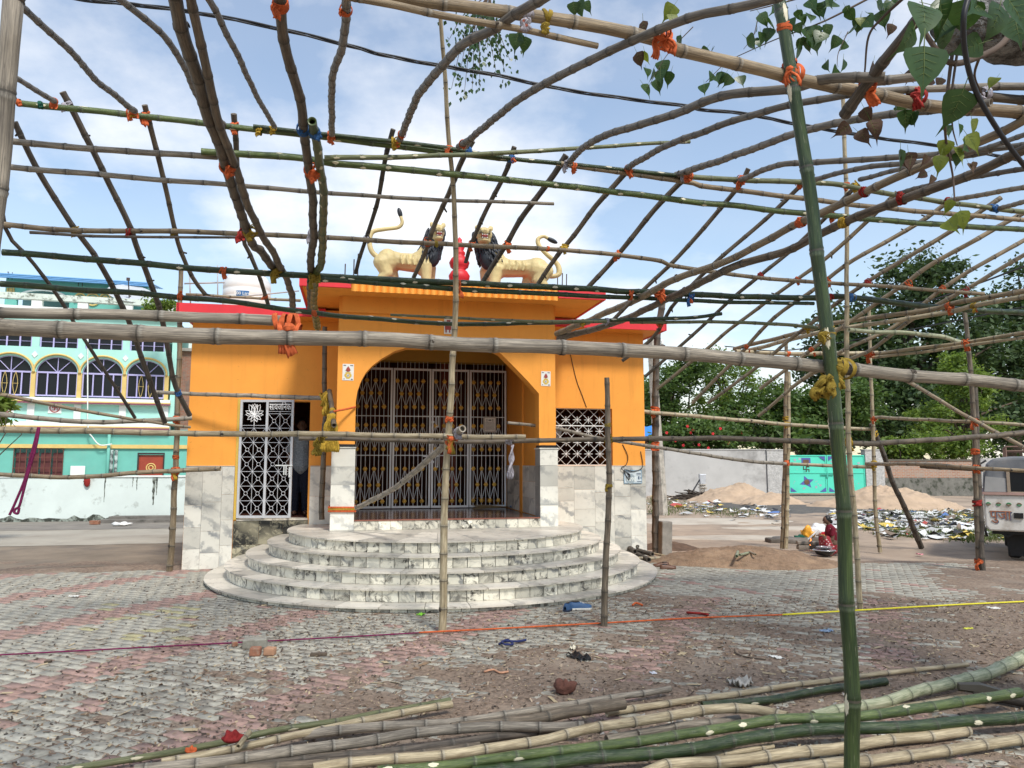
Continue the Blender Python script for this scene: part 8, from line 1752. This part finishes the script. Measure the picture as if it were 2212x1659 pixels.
b = MB(); b.ell((0, 0, .90), (.18, .14, .12))
for x in (-.09, .09): b.chain([(x, 0, .88), (x * 1.1, -.02, .48), (x * 1.1, .02, .10)], [.118, .09, .075])
blobify(b.build('trousers', cloth_mat('trousers_navy', (.02, .024, .04)), mn), .018, 3)
b = MB(); b.ell((0, .012, 1.68), (.084, .096, .09)); blobify(b.build('hair', HAIR, mn), .014, 2)
# ------------------------------------------------------------------ cooking place
def at(px, py, z=0): q = atZ(px, py, z); return Vector((q.x, q.y, z))
STN = M('stove_brick', (.20, .17, .14), .25, 8, .9, .4, 30, .01, (.06, .055, .05), (.5, .65), 5, .1)
def loose(name, label, px, py, size, mat, cat, rz=0, z=0, bev=.01, rx=0, group=None):
    b = MB(); b.cbox((0, 0, size[2] / 2), size); b.v = [tuple(Vector(v) + Vector((random.gauss(0, .004), random.gauss(0, .004), 0))) for v in b.v]; o = bevel(b.build(name, mat), bev); q = at(px, py); o.location = (q.x, q.y, z); o.rotation_euler = (rx, 0, rz); return tag(o, label, cat, group)
loose('stove_brick', 'lower rounded brick of the cooking stove, left side', 1736, 1187, (.27, .14, .09), STN, 'brick', .05, 0, .025); loose('stove_brick', 'upper rounded brick of the cooking stove, left side', 1735, 1187, (.26, .13, .085), STN, 'brick', -.04, .092, .025)
loose('stove_brick', 'lower blackened brick of the cooking stove, right side', 1762, 1188, (.16, .14, .09), STN, 'brick', .1, 0, .025); loose('stove_brick', 'upper blackened brick of the cooking stove, right side', 1761, 1188, (.17, .13, .085), STN, 'brick', .2, .092, .025)
b = MB(); b.tube([at(1768, 1166) + Vector((0, 0, .22)), at(1746, 1180) + Vector((0, 0, .14))], [.02, .018], 8); tag(b.build('fire_stick', M('stick_pale', (.5, .48, .45), .1, 5, .8, 0, rnd=0), None, loc=at(1746, 1180)), 'pale stick laid over the stove bricks', 'stick')
t = NT('flame'); t.b.inputs['Emission Color'].default_value = (1, .28, .05, 1); t.b.inputs['Emission Strength'].default_value = 2.0; t.set((.8, .2, .03), .6)
b = MB(); b.chain([(0, 0, .02), (-.02, 0, .10), (.01, 0, .17), (.015, 0, .22)], [.022, .016, .012, .004], 7); o = b.build('flame', t.m, None, True); o.location = at(1751, 1186); tag(o, 'small orange flame between the stove bricks', 'fire')
q = at(1781, 1200); pot = empty('cooking_pot', q, 'black bottomed wide pan with steel rim beside the squatting person', 'pan'); STL = M('steel_bright2', (.62, .64, .66), .05, 5, .22, 0, metal=.8, rnd=0)
b = MB(); b.lathe([(.06, 0), (.14, .02), (.19, .08), (.20, .10), (.18, .085), (.12, .03), (.02, .02)], n=24); b.build('pan', BLK, pot, True); b = MB(); b.lathe([(.205, .098), (.215, .108), (.19, .115), (.18, .10)], n=24); b.build('rim', STL, pot, True)
b = MB(); b.lathe([(.05, 0), (.10, .012), (.145, .05), (.155, .055), (.13, .04), (.03, .012)], n=24); o = b.build('steel_dish', STL, None, True); o.location = q + Vector((.01, 0, .112)); tag(o, 'bright steel dish resting on the black pan', 'dish')
def bag(name, label, px, py, r_, mat, cat, z=0, sq=(1, 1, 1)):
    b = MB(); b.ell((0, 0, r_ * sq[2] * .85), (r_ * sq[0], r_ * sq[1], r_ * sq[2]), None, 20, 14); b.v = [tuple(Vector(v) + Vector(v) * .55 * mnoise.noise(Vector(v) / r_ * 1.6 + Vector((px, py, 0)))) for v in b.v]; b.v = [(x, y, max(0, zz)) for x, y, zz in b.v]; o = b.build(name, mat, None, True); q = at(px, py); o.location = (q.x, q.y, z); return tag(o, label, cat)
bag('plastic_bag', 'orange plastic bag near the cooking fire', 1744, 1166, .15, M('bag_orange', (.75, .36, .04), .15, 6, .4, .2, rnd=0), 'bag'); bag('plastic_bag', 'white plastic bag near the cooking fire', 1762, 1163, .20, M('bag_white', (.72, .73, .74), .06, 8, .4, .3, rnd=0), 'bag', 0, (1.2, 1, .8)); bag('cloth_bundle', 'dark green cloth bundle left of the orange bag', 1728, 1167, .10, CLOTH['g'], 'bundle', 0, (1.6, 1, .6)); bag('red_bag', 'red bag held on the lap of the squatting person', 1781, 1191, .075, cloth_mat('bag_red', (.45, .02, .03)), 'bag', .23)
q = at(1775, 1160); b = MB(); b.lathe([(.035, 0), (.038, .02), (.038, .16), (.018, .20), (.016, .22)], n=14); t = NT('bottle_plastic'); t.set((.7, .75, .78), .1); t.b.inputs['Transmission Weight'].default_value = .7; bt = empty('water_bottle', q, 'clear plastic bottle with blue cap behind the white bag', 'bottle'); b.build('bottle', t.m, bt, True); b = MB(); b.tube([(0, 0, .22), (0, 0, .25)], [.019] * 2, 12); b.build('cap', BL2, bt)
b = MB(); b.lathe([(.1, 0), (.24, .01), (.27, .06), (.255, .065), (.22, .02), (.05, .015)], n=20); o = b.build('iron_basin', M('basin_iron', (.12, .11, .10), .2, 6, .6, .1, rnd=0), None, True); o.location = at(1694, 1166); o.scale = (1, .8, 1); tag(o, 'shallow grey iron basin by the double post', 'basin')
q = at(1735, 1176); b = MB(); b.box(-.55, 1.0, -.10, .30, -.02, .09); o = bevel(b.build('stone_ledge', M('ledge_stone', (.10, .085, .07), .25, 5, .9, .4, 20, .01, (.24, .21, .18), (.5, .7), 2, 0)), .03); o.location = (q.x, q.y + .55, -.02); tag(o, 'low dark stone ledge behind the cooking fire', 'ledge')
bag('stone', 'rough dark stone right of the squatting person', 1822, 1174, .22, STN, 'stone', 0, (1.3, 1, .7))
# ------------------------------------------------------------------ loose things on the ground
BRI = M('brick_loose', (.28, .125, .075), .2, 9, .9, .5, 40, .01, (.30, .24, .18), (.5, .65), 6, .1)
loose('paver_block', 'grey paver block lying loose behind two brick pieces', 551, 1398, (.22, .12, .085), PG, 'block', .25, 0, .008, .05); loose('brick_piece', 'dark red half brick, left of two', 551, 1416, (.10, .09, .075), BRI, 'brick', .1, 0, .012); loose('brick_piece', 'pale orange half brick, right of two', 583, 1415, (.10, .085, .07), M('brick_pale', (.36, .20, .12), .2, 9, .9, .4, 40, .01, rnd=0), 'brick', -.1, 0, .012); loose('brick_shard', 'small brick shard left of the loose paver block', 507, 1396, (.06, .05, .04), BRI, 'brick', .6, 0, .008); loose('wood_scrap', 'flat brown wood scrap right of the brick pieces', 688, 1417, (.15, .045, .03), BARK, 'wood', .1, 0, .006); loose('wood_scrap', 'small brown scrap on pavers at lower left', 104, 1431, (.05, .04, .02), BARK, 'wood', .1, 0, .006)
bag('earth_clod', 'dark red brick clod on the soil before the bamboo pile', 1220, 1499, .062, M('clod_red', (.12, .05, .035), .3, 14, .95, .6, 50, .01, rnd=0), 'clod', 0, (1.2, 1, .9))
def crumple(name, label, px, py, w, d, h, mat, cat, seed=1, n=9):
    q = at(px, py); b = MB(); vs = []
    for j in range(n):
        for i in range(n):
            u, v = i / (n - 1) - .5, j / (n - 1) - .5; e = 1 + .35 * mnoise.noise(Vector((u * 5, v * 5, seed))); vs.append((u * w * e, v * d * e, max(.003, h * abs(mnoise.noise(Vector((u * 6, v * 6, seed + 3)))) * 1.6)))
    b.add(vs, [(j * n + i, j * n + i + 1, (j + 1) * n + i + 1, (j + 1) * n + i) for j in range(n - 1) for i in range(n - 1)]); o = b.build(name, mat, None, True); m = o.modifiers.new('solid', 'SOLIDIFY'); m.thickness = .002; o.location = (q.x, q.y, .004); o.rotation_euler = (0, 0, seed); return tag(o, label, cat)
crumple('plastic_bag', 'crumpled black plastic bag on the soil', 1250, 1422, .24, .12, .05, M('bag_black', (.012, .012, .013), .2, 8, .3, .2, rnd=0), 'bag', 2.1); crumple('paper_scrap', 'folded cream paper scrap behind the black bag', 1237, 1404, .07, .05, .05, M('paper_cream', (.62, .58, .46), .06, 8, .8, 0, rnd=0), 'paper', 4.4); crumple('wrapper', 'bright green wrapper at the foot of the steps', 909, 1329, .10, .07, .03, M('wrapper_green', (.22, .55, .05), .1, 8, .4, 0, rnd=0), 'wrapper', 1.3); crumple('wrapper', 'blue and white wrapper on soil left of the green pole', 1787, 1365, .14, .07, .03, M('wrapper_blue', (.04, .16, .42), .3, 20, .4, 0, rnd=0, c2=(.4, .5, .6)), 'wrapper', 3.7); crumple('wrapper', 'yellow wrapper lying right of the green pole', 2091, 1359, .11, .05, .015, M('wrapper_yellow', (.62, .62, .06), .1, 8, .5, 0, rnd=0), 'wrapper', .3); crumple('paper_scrap', 'white paper scrap lying on the soil left of green pole', 1676, 1421, .12, .08, .02, PAP, 'paper', 5.1); crumple('plastic_bag', 'grey translucent plastic bag by the slender far bamboo', 1600, 1482, .17, .12, .08, M('bag_grey', (.42, .40, .36), .15, 8, .5, .1, rnd=0), 'bag', 6.6); crumple('paper_scrap', 'pale scrap of plastic near the yellow rope right of green pole', 2146, 1315, .13, .06, .02, PAP, 'paper', 2.9); crumple('paper_scrap', 'white scrap on the soil in the far right foreground', 1900, 1581, .16, .08, .02, PAP, 'paper', 7.7); crumple('paper_scrap', 'small printed packet on the soil in the middle', 1411, 1455, .06, .05, .012, M('packet_blue', (.5, .52, .58), .2, 30, .6, 0, rnd=0), 'paper', 1.9); crumple('wrapper', 'pink plastic scrap on the soil near double post', 1987, 1199, .13, .08, .04, M('scrap_pink', (.6, .25, .28), .1, 8, .5, 0, rnd=0), 'wrapper', 8.2); crumple('paper_scrap', 'white paper scrap between pink paver rows at left', 160, 1289, .13, .06, .015, PAP, 'paper', 9.3)
def rope(label, pts, r_, c, name='rope', z=.012): q = [at(*p) + Vector((0, 0, z + r_)) for p in pts]; return wire(name, label, q, r_, c, 'rope')
rope('maroon cloth rope stretched low across the left courtyard', [(-30, 1421), (120, 1413), (330, 1402), (560, 1390), (730, 1381), (905, 1371)], .007, cloth_mat('rope_maroon', (.16, .015, .07))); rope('orange cloth rope stretched across the middle courtyard', [(905, 1371), (1100, 1361), (1305, 1350), (1500, 1339), (1690, 1332)], .009, CLOTH['o']); rope('yellow rope stretched to the right edge', [(1690, 1332), (1860, 1322), (2050, 1311), (2260, 1301)], .010, M('rope_yellow', (.62, .55, .03), .15, 20, .7, .2, rnd=0))
wire('cord_scrap', 'tangled dark blue cord lying on the soil', [at(1078, 1396) + Vector((0, 0, .02)), at(1095, 1389) + Vector((0, 0, .03)), at(1108, 1396) + Vector((0, 0, .02)), at(1090, 1400) + Vector((0, 0, .035)), at(1085, 1390) + Vector((0, 0, .02)), at(1105, 1391) + Vector((0, 0, .025)), at(1120, 1390) + Vector((0, 0, .02)), at(1136, 1387) + Vector((0, 0, .02))], .011, M('cord_navy', (.012, .02, .09), .2, 20, .8, .2, rnd=0), 'cord')
wire('cloth_scrap', 'dark red cloth strip lying near the orange rope', [at(1484, 1327) + Vector((0, 0, .02)), at(1500, 1330) + Vector((0, 0, .03)), at(1515, 1329) + Vector((0, 0, .02)), at(1530, 1332) + Vector((0, 0, .02))], .014, CLOTH['r'], 'cloth'); wire('cloth_scrap', 'faded orange cloth strip on the soil in the centre', [at(1046, 1455) + Vector((0, 0, .015)), at(1065, 1452) + Vector((0, 0, .02)), at(1080, 1457) + Vector((0, 0, .015)), at(1098, 1455) + Vector((0, 0, .015))], .009, cloth_mat('cloth_faded', (.5, .27, .17)), 'cloth'); wire('twig_scrap', 'thin curved twig lying on soil left of the green pole', [at(1587, 1405) + Vector((0, 0, .01)), at(1590, 1414) + Vector((0, 0, .015)), at(1610, 1421) + Vector((0, 0, .01)), at(1654, 1427) + Vector((0, 0, .01))], .006, BARK, 'twig'); wire('cloth_scrap', 'orange cloth shred right of the short post', [at(1366, 1310) + Vector((0, 0, .015)), at(1374, 1308) + Vector((0, 0, .03)), at(1388, 1310) + Vector((0, 0, .015))], .013, CLOTH['o'], 'cloth')
# maroon rope hanging from the left rail
for i, (pts_, lab) in enumerate((([(4, 243, 1120, 7.15), (4, 215, 1230, 7.12), (4, 160, 1440, 7.12), (4, 95, 1600, 7.12), (7, 60, 60, 7.12)], 'left strand of maroon rope hanging from long front rail'), ([(4, 248, 1122, 7.1), (4, 225, 1250, 7.08), (4, 170, 1440, 7.08), (4, 125, 1610, 7.08), (7, 100, 20, 7.08), (7, 90, 42, 7.08), (7, 112, 50, 7.08), (7, 122, 15, 7.08)], 'right looped strand of maroon rope hanging from long front rail'))): wire('hanging_rope', lab, [atY(*T(*p[:3]), p[3]) for p in pts_], .012, _mats['rope_maroon'], 'rope')
# yellow cloths hanging by the doorway
def drape(label, t, x0, y0, x1, y1, Y, w, c):
    p0, p1 = atY(*T(t, x0, y0), Y), atY(*T(t, x1, y1), Y); b = MB()
    for k in range(4): off = Vector(((k - 1.5) * w * .5, random.uniform(-.02, .02), 0)); pts_ = [p0.lerp(p1, i / 10) + off * (.5 + .7 * i / 10) + Vector((.012 * math.sin(i * 1.3 + k), .012 * math.cos(i * 1.1 + k), -random.uniform(0, .02))) for i in range(11)]; ribbon(b, pts_, w * .32, Vector((0, -1, 0)))
    o = b.build('hanging_cloth', CLOTH[c], None, True, loc=p0); m = o.modifiers.new('solid', 'SOLIDIFY'); m.thickness = .006; return tag(o, label, 'cloth')
drape('long yellow cloth hanging right of the grille door', 4, 2095, 1030, 2080, 1270, 11.3, .11, 'y'); drape('short yellow cloth hanging from the rail by the doorway', 4, 2005, 1180, 2000, 1290, 7.75, .03, 'm'); drape('yellow cloth falling from the knot on the door post', 4, 2060, 900, 2085, 1040, 11.9, .09, 'y'); drape('mustard cloth tail hanging from knot on the green pole', 6, 960, 790, 930, 910, 3.35, .045, 'm'); drape('grey lilac cloth tail hanging from the front rail end', 5, 1105, 1230, 1090, 1440, 7.9, .02, 'w')
b = MB()
for k in range(3):
    zz = TF.hit(740, 1096 + k * 4, -.02).z; x0, x1 = PLx[0] - .02, PLx[1] + .02; b = MB(); b.tube([(x0, -.02, zz), (x1, -.02, zz + random.uniform(-.01, .01)), (x1, .38, zz), (x0, .38, zz), (x0, -.02, zz)], [.016] * 5, 6); o = b.build('pillar_rope', CLOTH['oyw'[k] if k != 2 else 'o'], None, True); o.location = TF.o; o.rotation_euler = (0, 0, TF.yaw); tag(o, ['top orange', 'middle yellow', 'lowest orange'][k] + ' cloth rope wound round the left marble pillar', 'rope')
wire('cloth_band', 'orange cloth band stretched from the stub to the arch wall', [atY(*T(4, 2110, 1020), 11.3), atY(*T(4, 2190, 1005), 11.5), fac(768, 879, .0)], .016, CLOTH['o'], 'cloth')
# shoes
def shoe(label, px, py, rz, up, sole, L=.28, hi=1.0):
    q = at(px, py); ro = empty('shoe', q, label, 'shoe', rz=rz)
    X = [-.50, -.46, -.36, -.20, .0, .18, .34, .45, .50]; Wd = [.06, .13, .155, .14, .135, .165, .165, .12, .05]; ht = [.045, .078, .088, .080, .070, .052, .042, .034, .024]
    b = MB(); b.prismz([(x * L, -w * L) for x, w in zip(X, Wd)] + [(x * L, w * L) for x, w in reversed(list(zip(X, Wd)))], 0, .026); bevel(b.build('sole', sole, ro), .006)
    vs = []; n = 9; open_ = []
    for k, (x, w, h) in enumerate(zip(X, Wd, ht)):
        for j in range(n):
            a = math.pi * j / (n - 1); c_ = math.cos(a); s_ = math.sin(a); hh = h * hi
            if -.42 < x < -.02: s_ = min(s_, .93 if abs(c_) > .5 else .80)
            vs.append((x * L, -c_ * w * L * .94 * (1 - .25 * s_ ** 2), .024 + s_ * hh))
    fs = [(k * n + j, (k + 1) * n + j, (k + 1) * n + j + 1, k * n + j + 1) for k in range(len(X) - 1) for j in range(n - 1)]
    b = MB(); b.add(vs, fs); fix_normals(b.build('upper', up, ro, True))
    b = MB(); b.ell((-.22 * L, 0, .024 + .072 * hi), (.20 * L, .075 * L, .008), None, 14, 6); b.build('opening', BLK, ro, True)
    b = MB()
    for k in range(3): x = (.02 + .07 * k) * L; b.tube([(x, -.06 * L, .024 + (.062 - .008 * k) * hi), (x, 0, .028 + (.070 - .008 * k) * hi), (x, .06 * L, .024 + (.062 - .008 * k) * hi)], [.004] * 3, 5)
    b.build('laces', sole, ro)
    return ro
BSH = M('shoe_blue', (.03, .085, .19), .15, 20, .6, .2, rnd=0); WSO = M('sole_white', (.62, .60, .55), .08, 8, .6, 0, rnd=0); NSO = M('sole_navy', (.02, .03, .06), .1, 8, .5, 0, rnd=0); LEA = M('shoe_leather', (.11, .05, .028), .2, 12, .5, .1, rnd=0)
shoe('left blue sports shoe, heel to the viewer, at the steps', 1231, 1318, R(62), BSH, NSO); shoe('right blue sports shoe with white sole at the steps', 1253, 1317, R(8), BSH, WSO); shoe('rear brown leather slip-on shoe right of the steps', 1428, 1224, R(178), LEA, LEA, .27, .7); shoe('front brown leather slip-on shoe right of the steps', 1443, 1229, R(2), LEA, LEA, .27, .7)
# broken bamboo scraps at the right of the steps
for i, (x0, y0, x1, y1, k, r_, lab) in enumerate(((1870, 338, 2195, 336, 'beige', 15, 'short beige bamboo length right of the steps'), (1760, 268, 2110, 325, 'beige', 10, 'thin beige bamboo under the dark wood scraps'), (1740, 225, 1880, 290, 'dark', 22, 'uppermost charred bamboo scrap in heap by the right wing'), (1760, 250, 1990, 310, 'dark', 20, 'middle charred bamboo scrap in heap by the right wing'), (1850, 290, 1970, 345, 'dark', 22, 'lowest charred bamboo scrap in heap by the right wing'), (1730, 232, 1900, 258, 'brown', 14, 'brown split bamboo atop the charred heap by right wing'))):
    pole('pile scrap %d' % i, lab, k, lvl([.05, .04, .16, .12, .06, .2][i]), r_, r_ * .8, [(8, x0, y0), (8, (x0 + x1) / 2, (y0 + y1) / 2 - 3), (8, x1, y1)], name='bamboo_scrap', group=None)
b = MB(); k = at(1424, 1196); b.box(-.11, .11, -.09, .09, -.05, .62); o = bevel(b.build('stub_post', M('post_grey_wood', (.24, .22, .19), .25, 6, .9, .5, 30, .01, rnd=0)), .015); o.location = (k.x + .12, k.y + .05, 0); o.rotation_euler = (.02, .03, .3); tag(o, 'short grey square post stub beside the right corner post', 'post')
# offcuts on the soil heap
for i, (x0, y0, x1, y1, r_, k, lab) in enumerate(((395, 320, 410, 275, 13, 'pale', 'upright pale bamboo offcut on the soil heap'), (415, 312, 470, 300, 11, 'pale', 'flat pale bamboo offcut on the soil heap'), (455, 283, 515, 310, 9, 'beige', 'split cream bamboo offcut on the soil heap'), (540, 265, 552, 290, 12, 'green', 'greenish bamboo offcut at the back of soil heap'))): pole('pile offcut %d' % i, lab, k, lvl(.21), r_ * .8, r_ * .8, [(9, x0, y0), (9, x1, y1)], name='bamboo_offcut', group='bamboo offcuts on the soil heap', cat='offcut')
# broom on the porch
br = TF.hit(1085, 1092, TG - .35); bo = empty('broom', TF.w(br.x, TG - .4, ZF), 'straw broom lying on the porch floor by the gate', 'broom', rz=TF.yaw); b = MB()
for i in range(60): y = random.gauss(0, .03); z = abs(random.gauss(.03, .02)); b.tube([(-.55 + random.uniform(-.05, .1), y * 2.6, z * 1.2), (.1, y * .5, .035), (.35, y * .4, .035)], [.003, .004, .004], 4)
tag(b.build('bristles', M('straw', (.24, .17, .09), .3, 9, .9, 0, rnd=0), bo), kind='stuff'); b = MB(); b.tube([(.15, 0, .035), (.21, 0, .035)], [.022] * 2, 10); b.build('binding', BL2, bo)
# lit tube glimpsed inside the porch, bricks by the lane
b = MB(); o = loose('brick_piece', 'lone brick lying at the foot of the white wall', 205, 1133, (.26, .14, .11), BRI, 'brick', .1); bag('plastic_bag', 'white plastic scrap lying on the lane by the drain slabs', 262, 1136, .16, M('bag_white2', (.6, .6, .58), .06, 8, .5, .2, rnd=0), 'bag', 0, (1.4, 1, .35)); b = MB(); b.ell((0, 0, 0), (.10, .04, .17)); o = b.build('hanging_rag', CLOTH['r'], None, True); q = WW.hit(188, 1040, -.06); o.location = WW.w(q.x, -.06, q.z); tag(o, 'small red rag hanging on the white boundary wall', 'rag')
b = MB(); b.cbox((0, 0, 0), (.62, .06, .52)); o = bevel(b.build('meter_box', WHT), .03); q = NF.hit(*N(412, 1110), -.1); o.location = NF.w(q.x, -.1, q.z); o.rotation_euler = (0, 0, NF.yaw); tag(o, 'white washed-out box on the green lower wall', 'box')
bag('cloth_bundle', 'crumpled red cloth bundle on the left end of bamboo pile', 500, 1641, .045, cloth_mat('cloth_deep_red', (.22, .02, .02)), 'bundle', .10, (1.3, 1, .7))
bag('cloth_bundle', 'small orange rag beside the red cloth on the pile', 412, 1650, .022, CLOTH['o'], 'rag', .06, (1.4, 1, .8))
pole('pile split', 'pale split stick standing up beside the red cloth bundle', 'beige', lvl(.16), 16, 18, [(7, 1505, 1525), (7, 1575, 1438)], name='bamboo_stick')
b = MB(); q0, q1 = at(2070, 1483, .10), at(2160, 1496, .07); d = (q1 - q0); b.tube([q0, q0.lerp(q1, .5) + Vector((0, 0, .01)), q1], [.03, .045, .03], 5); tag(b.build('bamboo_split', BAM['beige'], None, loc=q0), 'broad split bamboo slat behind the mossy log at right', 'bamboo split')
